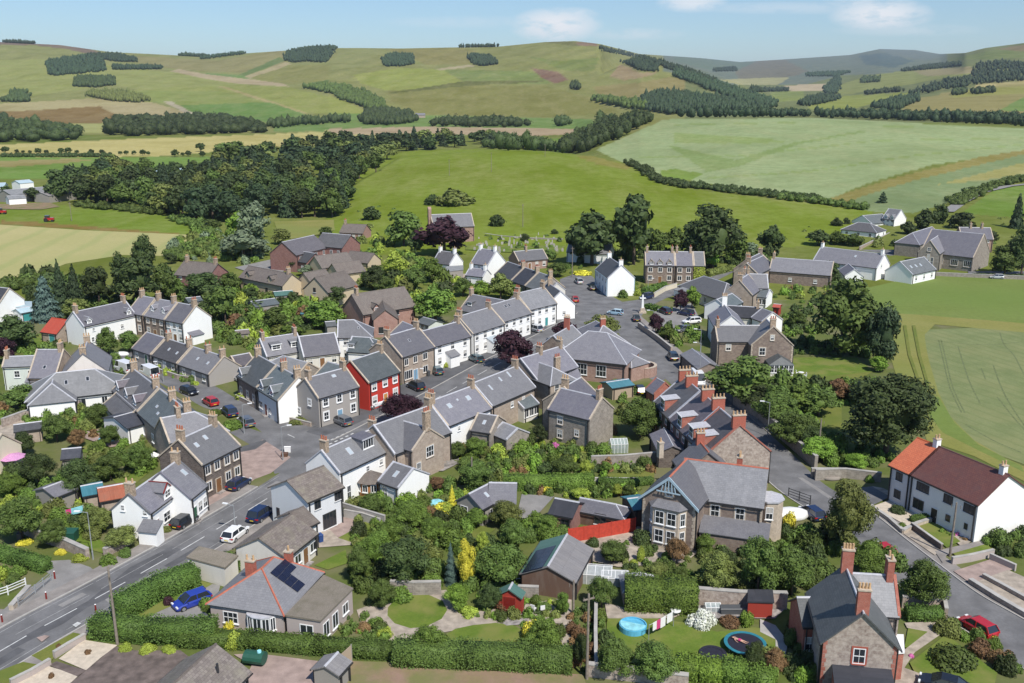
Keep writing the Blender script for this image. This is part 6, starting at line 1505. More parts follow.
h=H_('house','beige house half hidden behind the gabled estate house')
h.block('b',655,332,750,315,W=7.5,he=3.6,pitch=38,wall='beige',roof='tile_brown',skew=None,ridge='tile_brown',over=.35,win='a@2,.9,.8,1.2',style='dark')
h=H_('house','low brown-roofed beige house on the right of the estate')
h.block('b',785,290,905,275,W=7,he=3.0,pitch=36,wall='beige',roof='tile_brown',skew=None,ridge='tile_brown',over=.35)
h=H_('house','red brick estate house with long dark roof and left-facing gable')
h.block('b',557,192,700,160,W=10,he=5.4,pitch=36,wall='brick_rust',roof='slate_purple',skew=None,ridge='lead',win='f4x2',style='mull')
h=H_('house','red brick estate house with right-facing gable, the highest of the estate')
h.block('b',742,150,868,160,W=10,he=5.8,pitch=34,wall='brick_rust',roof='slate_purple',skew=None,ridge='lead',win='f4x2',style='mull')
h=H_('house','low dark-roofed link house in front of the two brick estate houses')
h.block('b',600,226,705,243,W=7,he=3.4,pitch=34,wall='brick_rust',roof='slate_dark',skew=None,win='f3x1')
h=H_('house','beige house with twin gables left of centre in the estate')
h.block('b',705,256,850,238,W=8,he=3.4,pitch=36,wall='beige',roof='tile_brown',skew=None,ridge='tile_brown',over=.35,win='a@2,.9,.8,1.3 f3x1',style='dark')
h=H_('house','beige house with small right-facing gable at the right of the estate')
h.block('b',868,232,975,243,W=6.5,he=3.2,pitch=36,wall='beige',roof='tile_brown',skew=None,ridge='tile_brown',over=.35,win='b@2,.9,.8,1.2',style='dark')
h=H_('bungalow','pink-walled bungalow with brown roof at the top of the estate')
h.block('b',838,108,940,112,W=8,he=2.9,pitch=34,wall='brick_pink',roof='tile_brown',skew=None,ridge='tile_brown',win='f4x1',chim=[.02])
# ---- church and cottages beyond the main street
h=H_('church','pink stone church with bellcote, half hidden by the copper beech','church')
h.block('c',322,158,488,152,W=9,ext=(0,1.5),he=6.2,pitch=42,wall='stone_pink',roof='slate',win='f@3,1.6,1.0,2.6 f@7,1.6,1.0,2.6 f@11,1.6,1.0,2.6',surround='sandstone')
bf=h.last['fr'];mb=MB();X=h.last['x0'] - .5;hr=h.last['hr']
mb.box(X - .5,X+.6,-.9,-.5,hr-2,hr+2.0,0,bf);mb.box(X - .5,X+.6,.5,.9,hr-2,hr+2.0,0,bf);mb.box(X - .5,X+.6,-.9,.9,hr-4,hr-1.9,0,bf);mb.prism([(-.95,0),(.95,0),(0,.9)],bf@Matrix.Translation((X+.05,0,hr+2.0))@Matrix.Rotation(math.pi/2,4,'Z'),-.6,.6)
bc=h.part('bellcote',mb,'stone_pink');mb=MB();a=bf@Vector((X,0,hr+.4));mb.cyl(a,a+Vector((0,0,.6)),.38,.16,9);h.part('bell',mb,'door_brown',bc)
h=H_('cottage','cottage with reddish roof and tall white gable just below the church')
h.block('c',362,322,438,332,W=6.4,he=3.0,pitch=44,wall='white',roof='slate_purple',skew='lead',chim=[.0,.98],chimat='white',pots=1)
h=H_('shed','grey timber shed with flat pale roof in the garden below the church','shed')
h.slab([A_('c',382,455),A_('c',470,445),A_('c',470,425),A_('c',395,430)],0,2.3,'timber_grey','felt_grey')
h=H_('house','large white house with white chimneys behind the main street row')
h.block('c',545,312,622,322,W=8.2,he=5.2,pitch=42,wall='white',roof='slate',skew='lead',win='f3x2',chim=[.0,.98],chimat='white',pots=1)
h.block('c',500,400,578,408,W=4.6,he=3.0,pitch=36,wall='white',roof='slate',skew='lead',chim=[.02,.98],chimat='white',pots=1,win='f2x1')
pts=row('c',672,372,872,440,(0,.38,.4,.7,.72,1))
for k,(lab,rf) in enumerate([('dark slated house at the upper end of the row behind the white gables','slate_dark'),('middle dark-roofed house of the row behind the white gables','slate_dark'),('lower green-roofed house of the row behind the white gables','slate_green')]):
 h=H_('terraced_house',lab);h.block('c',*pts[2*k],*pts[2*k+1],W=8.2,he=3.8,pitch=38,wall='stone_grey',roof=rf,chim=[.98],win='f2x1',chimat='stack_tan')
h=H_('cottage','long low slated cottage beside the churchyard graves')
h.block('c',700,326,832,315,W=6.8,he=3.0,pitch=36,wall='stone_pink',roof='slate',chim=[.4],win='f4x1d1')
h=H_('cottage','small pale-gabled cottage with white porch at the head of the white row')
h.block('c',850,452,898,470,W=5,he=3.4,pitch=38,wall='offwhite',roof='slate_pale',skew='lead')
h=H_('house','white tall-gabled building glimpsed behind the tall trees at the square')
h.block('d',42,282,238,292,W=6,he=3.4,pitch=42,wall='white',roof='slate',skew='lead')
# ---- around the square
h=H_('house','big white house with dark slate roof at the fork in the square')
h.block('d',222,350,280,388,W=7.4,he=5.2,pitch=42,wall='white',roof='slate_dark',skew='lead',win='f4x2d2',chim=[.02,.99],chimat='white',pots=1,door='door_blue',gutter='trim_blue')
h.block('d',262,402,292,430,W=6.0,he=5.2,pitch=40,wall='white',roof='slate_dark',skew='lead',ext=(0,0)) if False else None
pts=row('d',388,325,655,328,(0,.49,.51,.8,.82,1))
for k,(lab,wl,rf,win) in enumerate([('brown stone house with three gablets behind a hedged garden on the square','stone_brown','slate','f3x2d1'),('narrow brown stone house between the three-gablet house and the ivy-clad house','stone_brown','slate','f2x2'),('small house with an ivy-covered wall at the end of the stone row','stone_brown','slate_pale','')]):
 h=H_('terraced_house',lab);h.block('d',*pts[2*k],*pts[2*k+1],W=8.4,he=5.4 if k<2 else 4.8,pitch=38,wall=wl,roof=rf,win=win,surround='sandstone' if k<2 else None,chim=[0.01,.99] if k<2 else [],style='mull',wsize=(1.2,1.4))
 if k==0:
  for t in (.2,.5,.82): h.dormer(t,'gable',1.5,.8,back=0,front='stone_brown',edge='sandstone')
 if k==2:
  M,ln=h.side('f');rnd=nrng;n_=420;P=np.stack([rnd.uniform(0,ln,n_),np.full(n_,-.1)-rnd.uniform(0,.15,n_),rnd.uniform(0,4.6,n_)],1)
  V=cards(P,np.tile([0,-1.,.3],(n_,1)),.28,rnd,.4);iv=mesh_np('ivy',V,np.arange(len(V)).reshape(-1,4),['leaf_lime']);o=bpy.data.objects.new('ivy',iv);COL.objects.link(o);o.matrix_world=M;tag(o,'yellow-green ivy covering the end wall of the stone row on the square','climbing plant')
h=H_('bungalow','cream house with wide hipped slate roof beside the square car park')
h.block('d',655,438,760,470,W=9,he=3.2,pitch=33,wall='cream',roof='slate',hipA=1,hipB=1,skew=None,ridge='lead',over=.4,win='f4x1 a2x1',style='mull')
h.lean('f',2,6,3,2.6,3.0,'white','felt_grey')
h=H_('house','white-rendered house with teal-grey lean-to roof behind the cream hipped house')
h.block('j',185,150,262,120,W=6,he=3.4,pitch=30,wall='white',roof='slate_green',skew='lead',win='f3x1')
h=H_('house','tan rubble gabled house in the cluster above the big stone house')
h.block('j',300,52,345,22,W=7,he=4.2,pitch=44,wall='stone_tan',roof='slate',skew='sandstone',win='',chim=[.02])
h=H_('house','slated white house to the right of the tan rubble gable')
h.block('j',335,20,440,22,W=7.4,he=4.6,pitch=38,wall='white',roof='slate',skew='lead',chim=[.0])
h=H_('house','low glazed and slated white extension house with pale roof edges')
h.block('j',372,92,455,100,W=6.4,he=2.8,pitch=24,wall='white',roof='slate_green',skew='lead',win='f4x1',style='mull')
h=H_('outbuilding','long low dark-roofed building behind the big stone house','outbuilding')
h.block('j',242,180,405,190,W=6,he=3.0,pitch=32,wall='offwhite',roof='felt_black',skew=None,chim=[.99],win='f2x1')
h=H_('outbuilding','short slated building right of the long dark-roofed one','outbuilding')
h.block('j',415,195,470,215,W=5.5,he=3.2,pitch=34,wall='white',roof='slate',skew='lead')
h=H_('house','narrow slated house with tall white chimney left of the big stone house')
h.block('j',222,172,262,232,W=6.5,he=5.0,pitch=38,wall='white',roof='slate',skew='lead',chim=[.02],chimat='white',chh=2.0)
h=H_('house','big brown rubble house with ivy and a green-roofed conservatory beside the lawn')
h.block('j',180,250,425,250,E=('j',270,347),he=5.4,pitch=38,wall='stone_brown',roof='slate',win='f@2.2,3.4,1.0,1.4 f@8.2,3.4,1.0,1.4 f@8.2,.9,1.0,1.5',surround='sandstone',chim=[.0],quoin='sandstone')
h.block('j',474,287,437,248,W=8.2,he=5.4,pitch=42,wall='stone_brown',roof='slate',win='a@2.2,3.2,1.2,1.6 a@4.0,6.3,.7,1.1',surround='sandstone',chim=[.06],quoin='sandstone')
M,ln=h.side('a');hx=h
mb=MB();P=lambda x,y,z: M@Vector((x,y,z))
cx0,cx1,dpt=3.0,7.6,3.6;rb=MB();fb=MB()
rb.poly([P(cx0 - .15,-dpt - .15,2.3),P((cx0+cx1)/2,-dpt+.8,3.7),P((cx0+cx1)/2,0,3.7),P(cx0 - .15,0,2.3)]);rb.poly([P(cx1+.15,-dpt - .15,2.3),P(cx1+.15,0,2.3),P((cx0+cx1)/2,0,3.7),P((cx0+cx1)/2,-dpt+.8,3.7)]);rb.poly([P(cx0 - .15,-dpt - .15,2.3),P(cx1+.15,-dpt - .15,2.3),P((cx0+cx1)/2,-dpt+.8,3.7)])
mb.hexa([P(cx0,-dpt,0),P(cx1,-dpt,0),P(cx1,0,0),P(cx0,0,0),P(cx0,-dpt,.7),P(cx1,-dpt,.7),P(cx1,0,.7),P(cx0,0,.7)])
con=h.part('conservatory',mb,'offwhite');h.part('conservatory_roof',rb,'slate_green',con)
for k in range(5): add_window(con,h.inv@M@Matrix.Translation((cx0+(cx1-cx0)*(k+.5)/5,-dpt - .01,.72)),(cx1-cx0)/5 - .04,1.55,'plain')
for k in range(4): add_window(con,h.inv@M@Matrix.Translation((cx1+.01,-dpt*(1-(k+.5)/4),.72))@Matrix.Rotation(math.pi/2,4,'Z'),dpt/4 - .04,1.55,'plain')
h=H_('outbuilding','lean-to shed with dark roof along the lane wall left of the big stone house','outbuilding')
h.block('j',62,400,150,470,W=4.5,he=2.6,pitch=24,wall='stone_brown',roof='slate',skew=None)
# ---- right of the square
h=H_('outbuilding','long brown rubble barn with slate roof above the playing field','barn')
h.block('e',118,263,338,278,E=('e',220,320),he=3.6,pitch=38,wall='stone_brown',roof='slate',chim=[.0],win='f@6,.9,1.0,1.1 f@13,.9,1.0,1.1')
h=H_('house','long white house with slate roof between the barn and the stone church')
h.block('e',292,240,520,267,W=9,he=3.8,pitch=38,wall='white',roof='slate',skew='lead',chim=[.0,.99],chimat='white',pots=1,win='b@3,3.6,.8,.9');h.skylight(.6,.6,.6,.9)
h.block('e',412,322,390,302,W=5,he=2.4,pitch=36,wall='white',roof='slate',skew='lead')
h=H_('cottage','small white house with blue-grey slates and three skylights next to the stone church')
h.block('e',575,294,660,277,W=8.5,he=2.9,pitch=36,wall='white',roof='slate_green',skew='lead',win='f3x1');[h.skylight(t,.5,.7,1.0) for t in (.2,.4,.6)]
h=H_('church','large stone church hall with steep slate roof, side aisle and rose-window gable','church')
h.block('e',690,177,878,195,W=15,he=4.6,pitch=40,wall='stone_grey',roof='slate',surround='sandstone',win='f@6,1.4,2.2,1.9 f@10.5,1.4,2.2,1.9 f@15,1.4,2.2,1.9 f@19.5,1.4,2.2,1.9',style='mull')
h.block('e',684,218,712,200,W=6.2,he=5.6,pitch=50,wall='stone_grey',roof='slate',surround='sandstone',win='a@2.0,1.6,.8,2.6 a@3.1,1.8,.8,3.2 a@4.2,1.6,.8,2.6 a@3.1,6.0,1.1,1.1')
h=H_('house','slate-roofed house joined to the left side of the stone church')
h.block('e',620,190,690,168,W=8,he=4.4,pitch=38,wall='stone_grey',roof='slate',hipA=1)
h=H_('house','pinkish stone house with two brown chimneys behind the stone church')
h.block('e',788,170,900,172,W=8.5,he=4.6,pitch=38,wall='stone_pink',roof='slate',chim=[.35,.75],win='f3x2')
h=H_('bungalow','white bungalow with purple hipped roof by the upper road')
h.block('e',425,152,468,156,W=9,he=2.8,pitch=30,wall='white',roof='slate_purple',hipA=1,hipB=1,skew=None,win='f3x1 b2x1',style='mull')
h=H_('bungalow','white bungalow with blue-slate roof behind the purple-roofed one')
h.block('e',440,128,510,122,W=10,he=2.8,pitch=28,wall='white',roof='slate_green',skew='lead',win='f4x1')
h=H_('house','white house with many small gables at the top of the upper road')
h.block('e',535,103,580,108,W=8,he=4.4,pitch=42,wall='white',roof='slate_pale',skew='lead',win='f3x2');h.dormer(.3,'gable',1.6,1.0,back=.0,front='white');h.dormer(.8,'gable',1.6,1.0,back=.0,front='white')
h=H_('house','tan stone house with slate roof right of the square, nearest the big trees')
h.block('e',25,285,75,262,W=7.5,he=4.4,pitch=40,wall='stone_tan',roof='slate',chim=[.02,.98])
h=H_('house','slated house with tan gable in the cluster right of the square')
h.block('d',850,380,925,345,W=7,he=4.2,pitch=38,wall='stone_tan',roof='slate',skew='sandstone',chim=[.1])
h=H_('cottage','low pale-roofed cottage by the cluster right of the square')
h.block('d',830,425,945,432,W=7,he=3.4,pitch=34,wall='white',roof='slate_pale',skew='lead',chim=[.02])
h=H_('shed','small red timber shed in the gardens right of the square','shed')
h.block('j',478,172,508,175,W=2.6,he=2.1,pitch=20,wall='timber_red',roof='tin_red',skew=None)
# ---- hall and stone houses in the middle
h=H_('village_hall','stone hall with very large hipped slate roof and three tall white windows','hall')
h.block('i',345,208,440,217,W=10.5,he=4.4,pitch=38,wall='stone_pink',roof='slate',hipA=1,hipB=1,skew=None,ridge='lead',over=.4,win='f@2.2,1.2,1.5,2.2 f@5.8,1.2,2.0,2.2 f@9.6,1.2,2.0,2.2',style='bars')
h.block('i',383,157,420,178,W=8,he=4.4,pitch=38,wall='stone_pink',roof='slate',hipA=1,hipB=1,skew=None,ridge='lead',over=.4,chim=[.95],chimat='brick_stack')
h.block('i',545,318,560,322,W=5,he=3.0,pitch=34,wall='stone_pink',roof='slate',hipA=1,hipB=1,skew=None,ridge='lead')
h=H_('house','dark-gabled stone house with brick chimney left of the hall')
h.block('i',168,232,262,178,W=7.2,he=4.2,pitch=40,wall='stone_brown',roof='slate',skew='lead',chim=[.75],chimat='brick_stack',chh=2.2)
h=H_('yard_wall','round pink stone yard wall at the end of the hall','wall')
cxy=A_('i',615,425);n_=14;pts=[cxy+Vector((2.7*math.cos(a),2.7*math.sin(a),0)) for a in np.linspace(-2.6,2.4,n_)]
garden_wall(pts,1.9,.45,'stone_pink','curved pink stone yard wall at the end of the hall',cope='sandstone');del h
h=H_('house','large grey rubble house with skew chimneys left of the round tree by the hall','house')
h.block('i',205,497,416,546,E=('i',300,640),he=5.2,pitch=37,wall='stone_grey',roof='slate',hipA=0,win='f@2.4,3.1,1.0,1.4 f@2.4,.8,1.0,1.4 f@5.6,1.8,.8,1.1 f@8.8,3.3,.8,1.2 f@9.2,.7,2.2,1.8',surround='sandstone',chim=[.99])
h.block('i',222,492,308,443,W=7.6,he=5.2,pitch=36,wall='stone_grey',roof='slate',chim=[.0],chimat='stack_tan')
h=H_('terraced_house','white-walled house with grey box dormer, first of the lower street row')
h.block('m',716,206,962,100,E=('m',790,325),ext=(0,1.0),he=4.6,pitch=38,wall='white',roof='slate',skew='lead',win='f@1.6,.3,.8,1.9 f@5.5,2.9,.7,.8 f@8.3,2.9,.7,.9 f@6.9,.9,.8,1.1 f@9.8,.9,.8,1.1',chim=[.01,.99],chimat='stack_tan');h.dormer(.66,'box',2.4,1.5,back=1.2,front='slate_dark',edge='lead',wz=.1);h.skylight(.36,.55,.8,1.2)
h.block('n',272,365,372,398,W=6,he=2.7,pitch=30,wall='white',roof='slate',hipA=0,skew='lead',win='f@1.2,.3,1.0,2.0',ridge='lead');h.skylight(.5,.5,.6,1.1)
h=H_('summerhouse','round orange-timber summerhouse with brown conical roof against the white house','summerhouse')
c=A_('n',160,515);mb=MB();mb.cyl(c,c+Vector((0,0,2.0)),1.9,1.9,10);rb=MB();rb.cyl(c+Vector((0,0,2.0)),c+Vector((0,0,3.2)),2.3,.1,10)
root=empty('summerhouse',c,0,'orange timber summerhouse with brown roof against the white house','summerhouse');plain('timber_orange',(.4,.18,.07),.7);mk('wall',mb,'timber_orange',root);mk('roof',rb,'tile_brown',root);del h
for k in range(6):
 a=math.pi+k*math.pi/5 - .0;add_window(root,Matrix.Translation((1.88*math.cos(a),1.88*math.sin(a),.7))@Matrix.Rotation(a+math.pi/2,4,'Z'),.8,1.1,'mull')
h=H_('terraced_house','stone house with hipped rear wing and very tall chimney stack in the lower street row')
h.block('n',192,172,440,84,ext=(.8,.8),W=8.2,he=4.8,pitch=38,wall='stone_tan',roof='slate',skew='lead',chim=[.99],win='f@1.2,1,.9,1.3',surround='sandstone')
h.block('n',303,152,444,192,W=6.6,he=5.0,pitch=36,wall='stone_tan',roof='slate',hipA=1,skew='sandstone',ridge='lead',win='f@3.0,1.1,1.7,1.3 b@3.6,2.9,1.6,1.7 b@1.2,.9,.9,1.9',surround='sandstone',style='bars',chim=[.96],chh=2.4)
h=H_('terraced_house','white rear-walled house with two bright skylights in the lower street row')
h.block('h',368,560,556,490,ext=(.8,.8),W=7.6,he=4.6,pitch=38,wall='white',roof='slate',skew='sandstone',chim=[.0,.99],win='f@2.5,3.0,.6,.8 f@6.5,2.7,.6,.9 f@6.9,.8,.7,1.1');h.skylight(.28,.6,.9,.9);h.skylight(.72,.62,.9,.9);h.skylight(.5,.7,.4,.4)
h.block('n',700,118,800,132,W=6,he=3.0,pitch=30,wall='stone_grey',roof='slate_purple',skew='sandstone',win='a@1.2,.3,.8,1.8');h.skylight(.5,.5,.5,.9)
h=H_('terraced_house','stone rear-walled house with three slit skylights in the lower street row')
h.block('h',586,466,780,390,ext=(.8,.8),W=7.8,he=4.8,pitch=38,wall='stone_tan',roof='slate',skew='lead',chim=[.99],win='f@2,1.1,.8,1.2 f@5.5,3,.8,1.0 f@8.8,3,.8,1.0');h.skylight(.22,.6,.4,1.1);h.skylight(.5,.75,.4,.9);h.skylight(.72,.8,.4,1.2)
h=H_('outhouse','pale-roofed low outhouse in the gardens behind the lower row','shed')
h.block('n',825,165,900,195,W=4.6,he=2.2,pitch=28,wall='stone_grey',roof='slate_pale',skew='lead')
h=H_('conservatory','small slate-roofed glazed extension between the lower row and the stone houses','conservatory')
h.block('n',880,40,955,15,W=4.6,he=2.6,pitch=30,wall='offwhite',roof='slate_green',skew='lead',win='f3x1',style='mull')
h=H_('terraced_house','stone house with hipped projecting wing at the hall end of the lower street row')
h.block('i',2,348,208,284,W=8,he=5.0,pitch=38,wall='stone_tan',roof='slate',skew='lead',chim=[.45,.99],win='f2x2',surround='sandstone')
h.block('i',78,362,165,392,W=5.8,he=5.0,pitch=34,wall='stone_tan',roof='slate',hipA=1,hipB=1,skew=None,ridge='lead',win='b2x2 f1x2',surround='sandstone',chim=[(.95,1.2)],chh=1.6)
h=H_('outhouse','slate-roofed outbuilding between the hall and the grey rubble house','outbuilding')
h.block('i',195,395,280,385,W=6,he=3.2,pitch=32,wall='stone_tan',roof='slate',skew=None)
h=H_('shed','timber shed with bright teal roof beside the hall','shed')
h.block('i',440,468,545,452,W=4,he=2.3,pitch=14,wall='timber_pale',roof='roof_teal',skew=None,over=.15)
# ---- brick terrace and villas
pts=row('q',218,-118,505,128,(0,.30,.31,.64,.65,1))
for k,(lab,ch) in enumerate([('far end house of the terrace with brick-cheeked dormers',[.02,.5]),('middle house of the terrace with brick-cheeked dormers',[.35,.98]),('near end house of the brick-dormered terrace with a big rubble gable',[.99])]):
 h=H_('terraced_house',lab);h.block('q',*pts[2*k],*pts[2*k+1],W=9.6,he=5.0,pitch=40,wall='rubble' if k==2 else 'stone_dark',roof='slate_purple',skew='lead' if k<2 else 'brick_red',ridge='lead',chim=ch,chimat='brick_stack',pots=4,chh=1.3,chw=1.9,win='f3x2',surround='brick_red')
 for t in ((.55,) if k<2 else (.18,.62)): h.dormer(t,'box',1.9,1.9,back=.1,front='brick_red',cheek='brick_red',roof='lead',edge='frame_white',sill=None)
h=H_('outhouse','little brick-gabled outhouse by the lane at the far end of the terrace','shed')
h.block('i',690,445,735,470,W=4.2,he=2.6,pitch=40,wall='brick_red',roof='slate',skew='brick_red')
h=H_('outhouse','low dark lean-to in the shadow behind the brick-dormered terrace','shed')
h.block('o',830,95,875,180,W=4,he=2.6,pitch=24,wall='stone_dark',roof='slate',skew=None)
h=H_('villa','big stone villa with pale blue bargeboards, red ridge tiles and a two-storey bay','house')
h.block('q',232,298,642,348,E=('q',300,492),he=5.6,pitch=40,wall='stone_brown',roof='slate_pale',skew=None,ridge='ridge_red',over=.35,win='f@4.4,3.3,1.1,1.6 f@7.4,3.3,1.1,1.6',surround='sandstone',chim=[(.68,.6)],chimat='brick_stack',pots=6,chw=1.0,chh=.9,quoin='sandstone')
h.lean('f',3.0,11.0,2.6,2.3,3.3,'stone_brown','slate')
h.block('q',152,388,236,300,W=6.6,he=6.0,pitch=44,wall='stone_brown',roof='slate',skew=None,ridge='ridge_red',over=.45,win='a@3.3,6.6,.9,1.1',surround='sandstone',quoin='sandstone')
M,ln=h.side('a');P=lambda x,y,z: M@Vector((x,y,z));L_=h.last;tb=MB()
for sx in (-1,1):
 a=[(ln/2+sx*(ln/2+.55),L_['he'] - .55),(ln/2+sx*(ln/2+.55),L_['he'] - .2),(ln/2,L_['hr']+.12),(ln/2,L_['hr'] - .3)]
 tb.hexa([P(x,-.42,z) for x,z in a]+[P(x,-.30,z) for x,z in a])
for t in (-.9,-.45,0,.45,.9): tb.hexa([P(ln/2+t - .06,-.40,L_['hr']-1.9),P(ln/2+t+.06,-.40,L_['hr']-1.9),P(ln/2+t+.06,-.32,L_['hr']-1.9),P(ln/2+t - .06,-.32,L_['hr']-1.9),P(ln/2+t*.8 - .06,-.40,L_['hr'] - .3-abs(t)*.9),P(ln/2+t*.8+.06,-.40,L_['hr'] - .3-abs(t)*.9),P(ln/2+t*.8+.06,-.32,L_['hr'] - .3-abs(t)*.9),P(ln/2+t*.8 - .06,-.32,L_['hr'] - .3-abs(t)*.9)])
tb.box(ln/2-1.5,ln/2+1.5,-.41,-.31,L_['hr']-2.0,L_['hr']-1.86,0,M);h.part('bargeboard',tb,'trim_blue')
arc=[(1.0,0),(1.7,-1.0),(ln-1.7,-1.0),(ln-1.0,0)];mb=MB();rb=MB();vb=MB()
for (xa,ya),(xb,yb) in zip(arc,arc[1:]): mb.poly([P(xa,ya,0),P(xb,yb,0),P(xb,yb,5.4),P(xa,ya,5.4)])
rb.poly([P(x+(x-ln/2)*.1,y*1.25,5.4) for x,y in arc][::-1]);top=[P(ln/2-1.4,0,6.1),P(ln/2+1.4,0,6.1)];ar=[P(x+(x-ln/2)*.1,y*1.25,5.45) for x,y in arc]
rb.poly([ar[1],ar[2],top[1],top[0]]);rb.poly([ar[0],ar[1],top[0]]);rb.poly([ar[2],ar[3],top[1]])
bay=h.part('bay',mb,'sandstone');h.part('bay_roof',rb,'slate',bay)
for (xa,ya),(xb,yb) in zip(arc,arc[1:]):
 w_=math.hypot(xb-xa,yb-ya);Mw=h.inv@M@Matrix.Translation(((xa+xb)/2,(ya+yb)/2,0))@Matrix.Rotation(math.atan2(yb-ya,xb-xa),4,'Z')
 for z in (.9,3.3):
  if w_>2: [add_window(bay,Mw@Matrix.Translation((x,-.02,z)),1.15,1.7) for x in (-.75,.75)]
  else: add_window(bay,Mw@Matrix.Translation((0,-.02,z)),.75,1.7)
h.block('q',296,202,345,262,W=6.5,he=5.6,pitch=40,wall='stone_brown',roof='slate',skew=None,ridge='ridge_red',chim=[(.1,0)],chimat='brick_stack')
c=A_('q',640,690);bq=[c+Vector((1.7*math.cos(a),1.7*math.sin(a),0)) for a in np.linspace(.4,.4+2*math.pi,9)[:-1]];h.slab(bq,0,5.2,'sandstone','lead',('bay','bay_roof'))
add_window(h.root,h.inv@frame(c+Vector((-.35,-1.66,0)),-.2)@Matrix.Translation((0,0,3.1)),.9,1.6)
h.chimney(frame(A_('q',92,500),.3),0,0,6.6,h.last['roof'],'sandstone',1,1.6,.8)
for k,(t0,t1,rf,lab,wl) in enumerate([(0,.235,'tile_orange','white house with bright orange tiled roof, left half of the pair by the wheat field','white_cool'),(.237,1,'tile_redbrown','long white house with red-brown tiled roof and windowless right gable by the wheat field','white')]):
 p=row('r',478,42,932,226,(t0,t1));h=H_('semi_detached_house',lab)
 h.block('r',*p[0],*p[1],W=9.2,he=5.3,pitch=33,wall=wl,roof=rf,skew=None,ridge=rf,over=.3,chim=[.99] if k==0 else [.97],chimat='white',pots=2,chh=.9,chw=.8,
   win='f@1.6,3.5,1.1,1.2 f@1.6,1.0,1.1,1.2' if k==0 else 'f@2.0,3.5,2.0,1.2 f@6.0,3.5,1.4,1.2 f@10.4,3.5,1.6,1.2 f@1.6,.9,1.7,1.4 f@6.3,1.2,.7,.9 f@11.4,1.0,1.6,1.2 f@9,1.3,.5,.8',style='dark')
 if k: Ms,ln=h.side('f');add_door(h.root,h.inv@Ms@Matrix.Translation((4.2,-.01,0)),'door_black');h.lean('f',3.2,5.2,1.2,2.2,2.6,'white','tile_redbrown') if False else None
h=H_('villa','rubble villa with tall red brick chimneys and blue-grey slates at the bottom right','house')
h.block('w',402,322,332,138,W=6.4,he=5.4,pitch=44,wall='rubble',roof='slate_green',skew=None,ridge='lead',over=.35,win='a@3.2,3.3,1.1,1.6',surround='brick_red',chim=[.02,.99],chimat='brick_red',chh=2.0,pots=4,chw=1.1,quoin='brick_red')
h.block('w',352,168,522,178,E=('w',500,328),he=5.4,pitch=44,wall='rubble',roof='slate_pale',skew='brick_red',ridge='lead',chim=[.97],chimat='brick_red',chh=1.8,pots=2,win='f@6.4,1.2,1.0,1.5',surround='brick_red')
h.block('w',150,262,205,262,W=4.6,he=3.6,pitch=36,wall='brick_red',roof='slate_green',skew=None,win='f1x1')
pts=[A_('w',290,700),A_('w',540,720),A_('w',500,590),A_('w',285,590)]
h.slab([at(*PX('w',*q_),3.0) for q_ in ((298,640),(530,650),(500,520),(282,505))],0,2.8,'brick_red','felt_black',('garage','garage_roof'))
h.slab([A_('w',502,590),A_('w',545,585),A_('w',542,520),A_('w',506,520)],0,3.0,'brick_red','frame_white',('porch','porch_roof'))
# ---- foreground roofs and sheds
h=H_('bungalow','bungalow with patterned mossy brown tiles at the bottom edge, its walls below the frame')
h.block('p',174,683,214.7,645.4,E=('t',305,622),ext=(3,0),he=2.8,pitch=32,wall='harl_pink',roof='tile_mossy',skew=None,ridge='tile_brown',over=.4,win='f@9,.9,.9,1.2')
mb=MB();Mr=h.on_roof(.75,.45);mb.cyl(Mr@Vector((0,0,0)),Mr@Vector((0,.5,.75)),.12,.12,8);h.part('flue',mb,'trim_black',h.last['roof'])
h=H_('garage','low garage with grey rubble-strewn flat roof between the road hedge and the solar bungalow','garage')
h.slab([A_('t',42,208),A_('t',205,255),A_('t',262,200),A_('t',95,160)],0,2.3,'offwhite','flat_gravel')
h=H_('shed','grey timber shed with ribbed dark roof in the brick courtyard','shed')
h.block('t',650,605,700,552,W=2.6,he=2.0,pitch=24,wall='timber_grey',roof='tin_grey',skew=None,ridge='lead')
h=H_('chalet','timber garden chalet with small slate roofs and white windows in the middle gardens','house')
h.block('n',762,470,888,472,W=5,he=2.5,pitch=34,wall='timber_grey',roof='slate',skew=None,win='f@4.4,.9,1.0,1.0');h.block('n',655,525,762,470,W=4.2,he=2.5,pitch=34,wall='timber_grey',roof='slate',skew=None,win='a@1.2,.9,1.2,1.1 f@2,.9,.9,.9');h.skylight(.5,.5,.5,.8)
h=H_('outhouse','brick outhouse with black roof and two dark windows behind the red fence','shed')
h.block('o',285,448,395,468,W=4.6,he=2.4,pitch=24,wall='brick_rust',roof='felt_black',skew=None,win='f@2.6,.7,1.0,1.2 f@4.6,.7,1.0,1.2',style='dark')
h=H_('outhouse','slated outbuilding with a white boarded gable right behind the red fence','shed')
h.block('o',412,446,585,478,W=3.3,he=1.9,pitch=30,wall='timber_brown',roof='slate',hipB=1,skew=None,win='f@3.2,.5,1.6,1.5',style='dark')
h=H_('shed','shed with a blue sheet roof squeezed between the red fence and the villa','shed')
h.block('o',650,450,730,440,W=4,he=2.5,pitch=16,wall='timber_brown',roof='roof_teal',skew=None);
h=H_('workshop','brown timber workshop with solar panels on green felt and a grey tin slope','shed')
h.block('u',795,160,878,22,W=6.0,he=2.4,pitch=24,wall='timber_brown',roof='tin_grey',skew=None,ridge='lead',over=.25)
L_=h.last;mb=MB();M1=h.on_roof(.5,.5,1);sl=(L_['y'])/math.cos(math.atan(L_['tp']));mb.box(-(L_['x1']-L_['x0'])/2 - .1,(L_['x1']-L_['x0'])/2+.1,-sl/2 - .2,sl/2 - .05,.005,.03,0,M1);h.part('felt',mb,'felt_green',L_['roof'])
